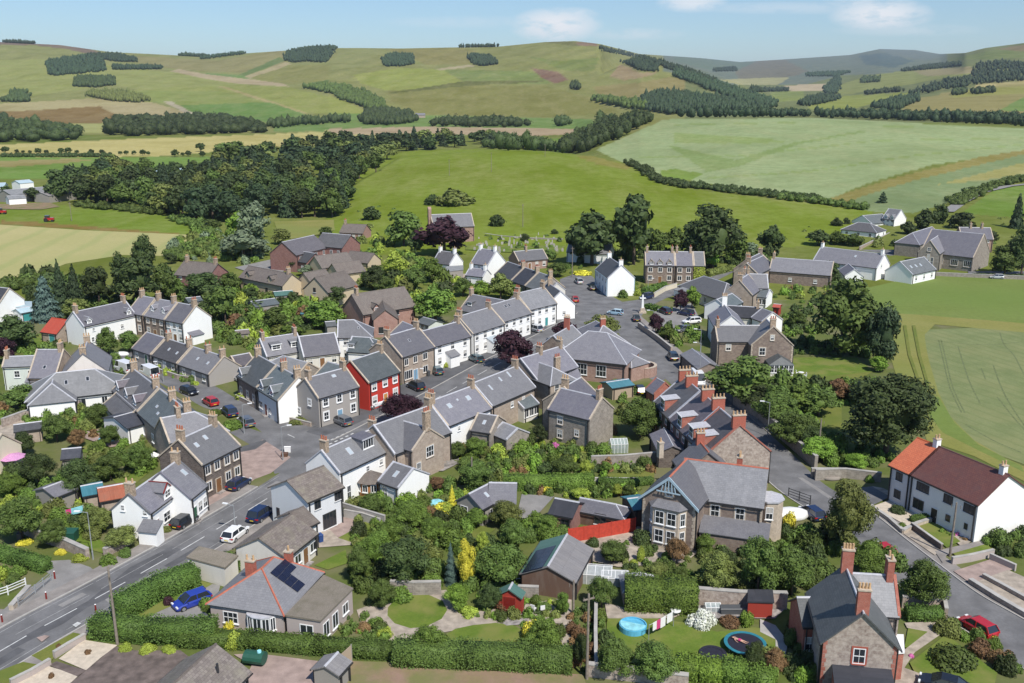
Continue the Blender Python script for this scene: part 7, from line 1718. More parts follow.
h.panel(.3,.45,5.4,2.6,4,2,side=1)
h=H_('shed','small red garden shed with green roof and double doors','shed')
h.block('u',622,262,634,240,W=2.7,he=2.0,pitch=32,wall='timber_red',roof='felt_green',skew=None,over=.15,gutter=None);Ms,ln=h.side('a');add_door(h.root,h.inv@Ms@Matrix.Translation((ln*.5,-.01,0)),'door_red',1.3,1.8,surround='timber_red')
h=H_('gazebo','grey pyramid-roofed gazebo behind the tall clipped hedge','gazebo')
h.block('v',350,192,354,192,W=3.4,he=1.8,pitch=36,wall='timber_grey',roof='felt_grey',hipA=1,hipB=1,skew=None,gutter=None)
h=H_('shed','black felt-roofed store with red doors by the garden wall','shed')
h.slab([A_('v',835,395),A_('v',945,398),A_('v',940,345),A_('v',840,345)],0,1.9,'timber_red','felt_black')
h=H_('shed','grey mono-pitch shed in the gardens at the left','shed')
h.block('l',225,345,330,305,W=4.4,he=2.3,pitch=18,wall='timber_grey',roof='slate',skew=None)
h=H_('shed','blue-roofed shed in the left gardens beside the rusty tin roof','shed')
h.block('l',415,335,510,318,W=4,he=2.3,pitch=16,wall='stone_tan',roof='roof_teal',skew=None)
h=H_('shed','stone shed with rusty red tin roof in the left gardens','shed')
h.block('l',500,345,615,325,W=5,he=2.5,pitch=18,wall='stone_tan',roof='tin_rust',skew=None)
h=H_('shed','curved dark store under the trees in the left gardens','shed')
h.block('l',320,148,405,140,W=3.6,he=1.8,pitch=24,wall='timber_grey',roof='slate_dark',skew=None)
h=H_('outhouse','long low dark-roofed store along the wall in the left gardens','shed')
h.block('l',75,25,205,8,W=3.4,he=2.2,pitch=18,wall='stone_tan',roof='slate_dark',skew=None)
for k,(x0,y0,x1,y1,W_,rf,lab) in enumerate([(415,462,520,448,6,'slate_green','grey-green garage in the gardens above the side street'),(520,418,600,412,4.5,'felt_green','pale green flat-topped shed below the estate'),(635,500,690,495,4,'roof_teal','little teal-roofed summerhouse below the estate'),(755,555,795,552,4,'slate_green','small grey shed by the end of the box-dormer cottage'),(345,595,400,590,3.2,'tile_brown','brown-roofed hut deep in the gardens above the side street'),(120,447,180,440,4.5,'slate_green','green-grey roof behind the white end house')]):
 h=H_('shed',lab,'shed');h.block('b',x0,y0,x1,y1,W=W_,he=2.2,pitch=16,wall='timber_grey',roof=rf,skew=None,gutter=None)
for k,(x0,y0,x1,y1,w_,hh,wl,rf,lab) in enumerate([(450,440,553,432,16,5,'white','roof_paleblue','large farm shed with pale roof beyond the long wood'),(10,498,130,488,14,4,'timber_grey','felt_grey','long grey farm shed at the upper left'),(45,470,85,467,9,4,'white','roof_paleblue','small white farm shed at the upper left'),(-60,478,16,476,12,4.5,'white','roof_paleblue','blue-roofed farm shed cut by the left edge'),(205,468,276,464,12,4,'timber_grey','roof_paleblue','pale farm shed right of the round tree'),(120,505,230,492,10,3.5,'timber_grey','tin_grey','low farm shed behind the round tree'),(-80,500,8,500,9,3,'timber_grey','tin_grey','weathered farm shed at the left edge'),(20,515,70,512,8,3,'white','felt_grey','low white-fronted farm building at the upper left')]):
 h=H_('farm_shed',lab,'farm shed');p0=PX('F',x0,y0);h.block('F',x0,y0,x1,y1,W=w_,he=hh,pitch=16,wall=wl,roof=rf,skew=None,gutter=None)
for k,(x,y,lab) in enumerate([(160,284,'white distant farmhouse among trees on the valley floor'),(235,286,'pale distant farm building right of the farmhouse on the valley floor')]):
 g=T_('G',x,y);h=H_('farmhouse',lab,'farmhouse');r0=empty('farmhouse',g,.2,lab,'farmhouse');mb=MB();fr=Matrix.Identity(4);mb.box(-9,9,-4,4,-1,5);mk('wall',mb,'white' if k==0 else 'stone_tan',r0,inv=fr);rb=MB();rb.hexa([(-9.3,-4.6,4.8),(9.3,-4.6,4.8),(9.3,4.6,4.8),(-9.3,4.6,4.8),(-9.3,-.1,8.6),(9.3,-.1,8.6),(9.3,.1,8.6),(-9.3,.1,8.6)]);mk('roof',rb,'slate',r0,inv=fr);del h
for x,y,lab in [(960,285,'first valley cottage by the lane'),(995,288,'second valley cottage by the lane')]:
 g=T_('F',x,y+8);r0=empty('cottage',g,.1,'distant '+lab+(' with grey roof' if x<970 else ' with tan gable'),'cottage');mb=MB();fr=Matrix.Identity(4);mb.box(-7,7,-4,4,-1,4);mk('wall',mb,'stone_tan',r0,inv=fr);rb=MB();rb.hexa([(-7.3,-4.6,3.8),(7.3,-4.6,3.8),(7.3,4.6,3.8),(-7.3,4.6,3.8),(-7.3,-.1,7),(7.3,-.1,7),(7.3,.1,7),(-7.3,.1,7)]);mk('roof',rb,'tile_brown',r0,inv=fr)
#==================================================================TREES AND SHRUBS IN THE VILLAGE
D,M_,G_,B_,Y_,L_i,O_,SV,CO,RU,CF,BL='leaf_dark','leaf_mid','leaf_green','leaf_bright','leaf_yellow','leaf_lime','leaf_olive','leaf_silver','leaf_copper','leaf_rust','leaf_conifer','leaf_blue'
TL=[
 ('q',600,-90,60,200,D,'dark tree over the lane wall behind the big terrace gable'),
 ('q',850,110,260,150,D,'dark tree behind the bright green one by the roadside pole'),
 ('j',700,590,740,200,M_,'broad tree between the lane and the upper lawn'),
 ('n',260,640,790,150,G_,'bright leafy tree between the grey cottage and the dense dark tree'),
 ('n',470,640,760,130,M_,'green tree below the spreading golden bush'),
 ('u',280,-70,60,120,G_,'green tree at the top of the small lawn'),
 ('u',640,-60,110,130,M_,'green tree above the big one left of the workshop'),
 ('t',800,60,240,130,M_,'green tree right of the solar bungalow extension'),
 ('t',880,20,160,120,G_,'lighter green tree behind the one by the bungalow extension'),
 ('F',300,440,520,70,M_,'green tree at the left end of the long wood'),
 ('F',20,480,520,40,D,'dark small tree at the farm left of the sheds'),
 ('b',60,330,450,110,M_,'green tree left of the pink brick house'),
 ('b',520,470,600,120,M_,'dark green tree in the middle gardens below the estate'),
 ('c',330,350,470,100,G_,'green tree beside the cottage with the reddish roof'),
 ('l',330,250,400,130,G_,'green tree left of the broad dark one over the sheds'),
 ('f',560,520,640,110,M_,'green tree on the patio edge below the garden room'),
 ('F',172,430,530,82,D,'round dark tree beside the farm sheds'),
 ('F',97,486,532,50,D,'smaller round tree before the farm sheds'),
 ('c',385,158,345,245,CO,'copper beech with near-black purple crown in front of the pink church'),
 ('c',200,128,300,185,M_,'broad green tree left of the church copper beech'),
 ('c',425,35,150,190,O_,'olive-green tree behind the pink church'),
 ('c',330,60,150,80,D,'dark tree behind the bellcote of the pink church'),
 ('c',55,110,198,90,D,'round dark tree alone at the edge of the pasture'),
 ('c',627,148,232,78,D,'small dark tree at the pasture edge right of the church'),
 ('c',886,220,260,40,D,'very small tree by the pasture fence above the churchyard'),
 ('c',750,240,285,48,D,'low tree at the top of the churchyard'),
 ('d',145,130,385,260,D,'wide dark tree at the left of the square, before the white gabled building'),
 ('d',335,45,385,215,D,'tallest dark tree standing behind the big white house in the square'),
 ('d',440,210,360,100,M_,'medium tree between the tall dark tree and the stone row'),
 ('d',520,208,350,110,M_,'rounded tree behind the roof of the stone row'),
 ('d',690,98,410,290,D,'huge dark spreading tree behind the ivy-clad house'),
 ('d',672,290,410,120,B_,'light green tree in front of the huge spreading tree'),
 ('d',800,235,380,120,M_,'tree filling the gap right of the huge spreading tree'),
 ('d',862,275,345,80,SV,'pale silvery tree above the cluster roofs'),
 ('d',962,200,335,125,D,'dark rounded tree by the end of the barn'),
 ('e',510,38,105,55,CF,'dark cone-shaped conifer by the bungalow with the purple roof','cone'),
 ('e',345,132,180,45,D,'small dark tree left of the purple-roofed bungalow'),
 ('e',380,132,175,30,D,'smaller tree beside the purple-roofed bungalow'),
 ('e',280,175,238,85,D,'bushy tree above the barn roof, left'),
 ('e',345,180,235,70,M_,'bushy tree above the barn roof, right'),
 ('e',405,190,240,80,M_,'green tree beside the upper road wall'),
 ('e',663,100,190,80,D,'dark tree by the upper road left of the pair'),
 ('e',712,80,175,60,D,'taller slim dark tree by the upper road'),
 ('e',795,110,190,95,D,'wide dark tree behind the church hall'),
 ('e',600,145,205,60,D,'dark tree beside the church road'),
 ('e',592,205,258,60,D,'small tree at the church hall corner'),
 ('e',990,42,190,60,CF,'tall narrow conifer at the right edge above the churchyard drive','cone'),
 ('e',1010,160,345,110,D,'very dark tree at the right edge beside the church hall'),
 ('e',950,225,345,115,M_,'spreading tree at the gable of the church hall'),
 ('e',900,180,225,60,D,'small tree by the pinkish chimneyed house'),
 ('e',362,335,630,245,M_,'very large green tree towering over the lawn of the big rubble house'),
 ('e',505,438,668,125,CF,'dark narrow evergreen right of the very large green tree'),
 ('e',325,280,375,80,D,'dark tree in front of the long barn'),
 ('e',205,465,530,70,M_,'small tree in the gardens left of the very large green tree'),
 ('k',310,165,640,500,D,'enormous dark tree between the lower lawn and the white pair of houses'),
 ('k',275,118,210,95,B_,'bright rounded small tree at the foot of the narrow evergreen'),
 ('j',295,400,665,360,M_,'large green tree in front of the big rubble house'),
 ('j',600,565,720,230,G_,'green tree below the conservatory'),
 ('j',480,560,740,160,M_,'green tree between the conservatory tree and the brick terrace'),
 ('j',800,540,660,130,RU,'brownish shrubby tree below the upper lawn'),
 ('j',925,545,690,150,D,'dark tree at the lower corner of the upper lawn'),
 ('q',690,-60,120,260,M_,'green tree over the roadside wall by the street lamp'),
 ('q',770,40,235,240,M_,'green tree overhanging the shaded road'),
 ('q',900,170,310,180,B_,'bright green tree by the telegraph pole at the roadside'),
 ('i',612,530,740,235,M_,'round green tree between the hall and the terrace'),
 ('i',420,118,250,190,O_,'olive round-topped tree behind the hall'),
 ('i',232,140,262,150,CO,'small copper tree beside the brick chimney of the dark-gabled house'),
 ('i',685,108,225,85,CO,'purple tree by the war memorial car park'),
 ('i',738,170,255,85,G_,'green bushy tree in the walled garden by the car park'),
 ('d',600,480,585,80,B_,'light green tree at the corner of the cream hipped house'),
 ('d',548,490,600,70,CO,'purple-leaved tree left of the light green one by the cream hipped house'),
 ('h',765,185,400,235,CO,'copper beech on the main street pavement between parked cars'),
 ('h',215,500,680,225,CO,'copper beech in front of the red house'),
 ('b',430,12,180,150,SV,'tall silvery willow above the estate'),
 ('b',385,128,275,210,SV,'broad silvery willow beside the estate road'),
 ('b',360,48,160,110,B_,'bright green tree left of the tall willow'),
 ('b',235,82,145,100,M_,'low green tree at the corner of the crop field'),
 ('b',555,125,200,100,O_,'olive tree above the brick estate houses'),
 ('b',470,175,255,80,SV,'thin greyish tree by the brick estate house'),
 ('b',190,315,455,190,D,'dark bushy tree right of the pink brick house'),
 ('b',320,315,420,95,M_,'green tree against the beige twin-gablet house'),
 ('b',300,372,570,170,M_,'large green tree in the gardens above the side street'),
 ('b',410,390,455,90,D,'dark tree before the beige twin-gablet house'),
 ('b',625,250,322,90,D,'dark round tree in the middle of the estate'),
 ('b',755,115,165,70,M_,'green tree between the top bungalow and brick houses'),
 ('b',665,290,345,80,SV,'silvery small tree in the estate'),
 ('b',755,435,580,190,G_,'green tree in front of the beige gabled house'),
 ('b',800,380,480,120,D,'dark tree right of the beige gabled house'),
 ('b',985,290,370,80,D,'dark tree at the right end of the estate'),
 ('b',600,560,620,110,G_,'low green tree behind the box-dormer cottage'),
 ('a',285,175,420,100,CF,'tall pointed conifer left in the tree group by the crop field','cone'),
 ('a',350,190,420,105,CF,'second pointed conifer in the tree group by the crop field','cone'),
 ('a',455,190,400,140,D,'greyish dark tree in the middle of the group by the crop field'),
 ('a',640,140,400,220,D,'massive dark round tree at the right of the group by the crop field'),
 ('a',662,45,260,115,D,'tall tree rising behind the massive round tree'),
 ('a',560,145,330,90,D,'slim dark tree left of the massive round tree'),
 ('a',215,240,460,150,BL,'blue-green conifer at the left of the tree group','cone'),
 ('a',360,340,455,130,O_,'olive tree in front of the conifers, behind the long white house'),
 ('a',745,190,370,110,M_,'tree between the massive round tree and the pink brick house'),
 ('a',780,145,200,60,D,'small tree at the crop field corner'),
 ('a',70,425,600,190,D,'broad dark tree behind the pale green-white house'),
 ('a',30,520,660,110,CO,'near-black tree at the left edge'),
 ('a',495,480,615,100,M_,'leafy tree before the long white house, left'),
 ('a',590,495,605,110,M_,'leafy tree before the long white house, right'),
 ('c',345,470,655,210,G_,'large bright garden tree between the modern house and the white street row'),
 ('c',165,330,445,120,L_i,'yellow-green round tree in the gardens below the church'),
 ('c',235,390,500,120,M_,'green tree below the yellow-green round tree'),
 ('c',60,390,500,110,D,'dark tree at the left of the church gardens'),
 ('c',110,430,520,110,M_,'middle green tree behind the modern brown-roofed house'),
 ('c',640,420,545,120,O_,'olive tree below the big white house'),
 ('c',548,450,540,110,B_,'bright leafy tree in the yard of the big white house'),
 ('c',470,440,530,100,M_,'green tree left of the bright leafy one'),
 ('c',705,465,540,70,G_,'small tree behind the upper white street houses'),
 ('c',860,310,375,70,M_,'small tree at the end of the graveyard cottage'),
 ('c',900,368,440,110,M_,'shrubby tree beside the square'),
 ('c',250,230,345,80,D,'dark tree in the shade under the church beech'),
 ('f',115,318,450,175,M_,'rounded green tree left of the wide white bungalow'),
 ('f',492,408,545,130,M_,'dense tree in front of the wide bungalow hedge'),
 ('f',290,470,615,170,M_,'round green tree by the long garden wall'),
 ('f',395,540,650,90,RU,'russet small tree on the left lawn'),
 ('f',130,548,690,120,D,'dark tree near the pink parasol'),
 ('l',200,140,335,170,D,'dark tree below the pink parasol'),
 ('l',400,175,390,220,D,'broad dark tree over the garden sheds'),
 ('l',560,165,300,180,M_,'wide green tree left of the garden room lawn'),
 ('l',705,108,265,140,M_,'green tree in front of the tan rubble house'),
 ('l',110,370,610,250,M_,'large green tree beside the bottom-left lane'),
 ('l',60,262,380,150,G_,'light green tree at the left edge'),
 ('l',275,488,635,170,M_,'rounded tree behind the roadside wall'),
 ('l',500,420,575,150,O_,'olive bushy tree by the blue laundry'),
 ('l',615,520,650,170,O_,'bushy tree at the gable of the white roadside cottage'),
 ('n',690,228,345,140,G_,'green garden tree behind the white rear-walled house'),
 ('n',682,345,500,190,M_,'dark round garden tree left of the timber chalet'),
 ('n',595,250,350,90,M_,'small tree by the tall-stack stone house'),
 ('n',845,238,300,90,B_,'bright low tree by the pale outhouse'),
 ('n',390,420,510,110,B_,'bright green small tree near the stone terrace patio'),
 ('n',495,430,510,90,RU,'purple-brown small tree near the stone terrace patio'),
 ('n',568,478,610,60,Y_,'golden upright conifer in the centre gardens','cone'),
 ('n',155,510,625,140,M_,'green tree in front of the summerhouse'),
 ('n',355,550,700,200,G_,'broad green tree in the centre gardens'),
 ('n',690,582,690,120,G_,'small green tree left of the olive one by the chalet'),
 ('n',840,550,700,180,O_,'olive round tree below the timber chalet'),
 ('o',200,60,170,90,D,'dark tree against the grey rubble house'),
 ('o',325,220,360,160,M_,'bushy tree in the terrace of gardens above the hedge'),
 ('o',435,240,355,85,L_i,'yellowish tree right of the bushy one above the hedge'),
 ('o',535,255,325,65,G_,'small green tree by the grey garden wall'),
 ('o',795,130,205,55,B_,'bright round-headed tree behind the terrace'),
 ('o',592,365,440,60,L_i,'lime shrub-tree in the row behind the outbuildings'),
 ('o',550,360,435,60,M_,'green shrub-tree left of the lime one'),
 ('o',650,370,435,80,M_,'green shrub-tree right of the lime one'),
 ('o',400,388,450,90,L_i,'lime-green low tree above the brick outhouse'),
 ('o',240,520,640,140,G_,'green tree beside the red fence'),
 ('u',165,10,250,260,D,'dense dark tree above the oval lawn'),
 ('u',40,-10,150,150,G_,'bright tree left of the dense dark one'),
 ('u',55,205,345,120,M_,'round tree at the end of the solar bungalow garden'),
 ('u',362,45,240,70,BL,'blue-grey conifer beside the golden one','cone'),
 ('u',432,28,255,105,Y_,'tall golden conifer above the lawns'),
 ('u',505,-5,120,70,L_i,'yellow-green tree behind the golden conifer'),
 ('u',580,25,255,230,M_,'big green tree left of the timber workshop'),
 ('u',535,225,360,110,D,'darker tree left of the red shed'),
 ('u',388,232,350,140,B_,'vivid green round bush-tree on the gravel path'),
 ('u',270,408,560,180,G_,'feathery green tree rising from the bottom hedge'),
 ('u',775,375,560,150,G_,'light green tree right of the lower lawn'),
 ('u',860,268,380,70,G_,'slim green tree by the telegraph pole'),
 ('u',940,440,620,80,D,'dark bush-tree beside the bottom telegraph pole'),
 ('v',185,188,345,125,M_,'green tree between the polytunnel frames and the clipped hedge'),
 ('v',235,40,145,140,M_,'green tree in the yard below the red fence'),
 ('v',520,18,150,110,RU,'bronze-leaved tree in front of the villa bay'),
 ('v',430,130,235,110,O_,'olive tree behind the clipped hedge, left'),
 ('v',530,150,250,100,M_,'green tree behind the clipped hedge, right'),
 ('v',700,75,280,200,O_,'large olive-bronze tree beside the stone wall'),
 ('v',650,15,110,100,G_,'light tree by the villa wall'),
 ('v',745,20,85,28,CF,'tiny dark cone conifer by the villa lean-to','cone'),
 ('v',880,-5,300,200,M_,'large dense green tree right of the olive-bronze one'),
 ('w',120,40,250,200,M_,'large tree behind the rubble villa with brick chimneys'),
 ('w',420,60,195,140,G_,'green tree right of the villa chimney'),
 ('w',630,95,300,200,M_,'broad tree between the villa and the road'),
 ('v',240,468,655,190,M_,'dark green tree left at the bottom wall'),
 ('v',420,480,675,230,M_,'dark green tree right at the bottom wall'),
 ('v',860,475,640,100,D,'dark tree beside the trampoline'),
 ('v',955,515,650,110,RU,'russet bush-tree right of the trampoline'),
 ('r',105,235,640,260,O_,'big olive tree beside the road opposite the white pair'),
 ('r',160,110,200,130,B_,'bright bushy tree beside the enormous dark tree'),
 ('r',225,545,700,150,G_,'green tree between the olive one and the road'),
]
for t in TL:
 reg,x,yt,yb,w_,mt,lab=t[:7]
 con=len(t)>7
 tree(reg,x,yt,yb,w_,mt,'conifer' if con else 'copper_beech' if mt==CO and 'beech' in lab else 'tree',lab,None,'cone' if con else ('oval' if mt in (CF,Y_) or 'slim' in lab or 'tall silvery' in lab else 'broad'))
for reg,x,yb,w_,h_,mt,lab,*f in [
 ('v',640,450,140,2.0,'leaf_white','white-flowering shrub by the lawn with the trampoline'),
 ('v',835,435,80,1.8,B_,'bright green shrub in front of the black-roofed store'),
 ('v',765,440,110,1.0,RU,'low russet bed shrub by the patio'),
 ('w',745,425,120,1.8,O_,'grey-green shrub by the garden gate near the red car'),
 ('w',770,555,175,2.2,M_,'wide mounded shrub on the villa front lawn'),
 ('w',865,500,100,1.8,RU,'reddish-green shrub by the pavement'),
 ('w',972,572,100,2.2,D,'dark rounded shrub at the bottom right corner'),
 ('w',50,555,130,2.4,O_,'large dome-shaped bush left of the rubble villa'),
 ('w',175,600,90,2.0,B_,'bright green bush under the villa wall'),
 ('w',590,500,26,.5,'leaf_pink','pink-flowered bed by the villa porch'),
 ('r',380,432,85,1.3,D,'domed dark bush on the gravel bed before the white house'),
 ('r',235,270,50,1.2,G_,'small green bush by the driveway wall'),
 ('r',400,510,60,1.1,G_,'green bush at the corner of the gravel bed'),
 ('r',850,590,80,1.5,G_,'light green bush at the right gable of the white pair'),
 ('r',570,470,50,.8,G_,'small bush at the lawn corner'),
 ('t',225,455,70,1.4,Y_,'bright yellow bush against the bungalow wall'),
 ('t',235,545,90,2.0,L_i,'yellowish patch of the hedge below the bungalow'),
 ('t',125,385,70,1.3,G_,'green bush on the driveway edge by the bungalow'),
 ('t',815,460,80,1.0,'leaf_rust','dark red shrub in the rockery'),
 ('t',690,440,60,1.1,M_,'green shrub at the bungalow side'),
 ('t',870,450,90,1.2,G_,'green shrub on the rockery edge'),
 ('t',905,490,90,.9,L_i,'yellow-green low shrub on the gravel path'),
 ('s',795,318,55,1.2,'leaf_copper','dark purple round bush on the driveway verge'),
 ('s',590,540,70,.9,L_i,'yellow-green clump below the bottom hedge, left'),
 ('s',690,548,90,.8,L_i,'yellow-green strip below the bottom hedge, middle'),
 ('s',790,550,90,.7,L_i,'yellow-green strip below the bottom hedge, right'),
 ('s',100,30,80,.6,Y_,'yellow flowers by the lane wall, left'),
 ('s',280,75,70,.7,Y_,'yellow flowers by the lane wall, middle'),
 ('s',365,110,80,.8,L_i,'yellowish bush by the lane wall, right'),
 ('s',505,130,90,1.6,G_,'green bush at the end of the roadside wall'),
 ('s',590,90,70,1.2,M_,'small green bush along the roadside wall'),
 ('s',980,340,90,1.6,G_,'green bush at the far side of the blue car'),
 ('s',275,520,30,.6,RU,'rusty pampas clump on the verge'),
 ('s',415,550,40,.6,RU,'rusty clump on the upper gravel bed'),
 ('s',240,665,40,.6,RU,'rusty clump on the lower gravel bed'),
 ('l',880,510,70,1.3,M_,'green bush beside the black car'),
 ('l',835,575,55,1.0,O_,'olive bush at the red door of the white cottage'),
 ('l',990,430,50,1.4,G_,'green bush at the green door cottage'),
 ('g',250,610,110,1.6,G_,'clipped round bush at the street lamp by the silver car'),
 ('g',170,540,90,1.3,G_,'bush beside the dark car on the side street'),
 ('g',320,460,90,1.5,L_i,'yellow-green bush at the brown stone house corner'),
 ('g',400,490,90,1.2,O_,'mixed flower bush before the stone house'),
 ('g',498,535,45,1.3,B_,'clipped green bush before the white gablet house'),
 ('g',600,580,120,1.0,O_,'low flower bed at the grey corner house'),
 ('g',440,510,60,.9,RU,'reddish flower bed before the white gablet house'),
 ('h',435,395,50,1.1,L_i,'yellow bush at the pedimented porch'),
 ('h',280,165,50,1.6,Y_,'yellow bush behind the shop house'),
 ('d',105,435,90,1.4,Y_,'yellow hedge-bush at the left of the square'),
 ('d',290,540,60,2.4,M_,'green climber-shrub at the gable of the big white house'),
 ('d',352,530,40,2.2,L_i,'yellow-green shrub at the gable of the big white house'),
 ('a',250,585,70,2.0,D,'round dark bush by the teal door of the barn'),
 ('a',340,565,80,1.2,O_,'low bush before the long white house gable'),
 ('l',100,225,30,.6,'leaf_pink','pink flowers beside the parasol'),
 ('o',280,200,55,1.0,'leaf_pink','purple-pink flowering shrub in the centre gardens'),
 ('o',560,130,70,3.0,RU,'red-flowered climber on the rubble house gable'),
 ('o',240,425,60,1.0,Y_,'yellow-flowered bush behind the hedge'),
 ('n',500,650,150,1.5,Y_,'spreading golden bush in the centre gardens'),
 ('n',622,370,50,1.0,L_i,'yellowish bush by the stone terrace'),
 ('v',362,150,45,1.8,L_i,'yellow-green clipped cone by the gazebo','tall'),
 ('v',330,165,45,.9,L_i,'low yellow-green bush by the gazebo'),
 ('u',555,405,50,1.0,B_,'bright round bush by the lawn edge'),
 ('u',435,395,100,1.0,L_i,'lime bush bed between the lawns'),
 ('u',740,340,60,1.3,G_,'green bush behind the white chairs'),
 ('u',780,280,110,2.0,M_,'dark shrub by the workshop fence'),
 ('u',740,575,70,1.8,Y_,'yellow patch in the bottom hedge, left'),
 ('u',835,560,60,1.8,Y_,'yellow patch in the bottom hedge, right'),
 ('u',40,460,80,1.2,M_,'green bush on the gravel path end'),
 ('q',765,655,90,2.2,Y_,'bright yellow bush by the white covered trailer'),
 ('q',640,690,190,2.4,M_,'green shrub mass before the villa'),
 ('r',250,190,90,1.6,M_,'rounded shrub on the wall by the enormous tree'),
]:
 shrub(reg,x,yb,w_,h_,mt,'shrub',lab,form='tall' if f else 'round')
GM=[M_,M_,M_,G_,G_,D,D,O_,O_,L_i,B_,RU]
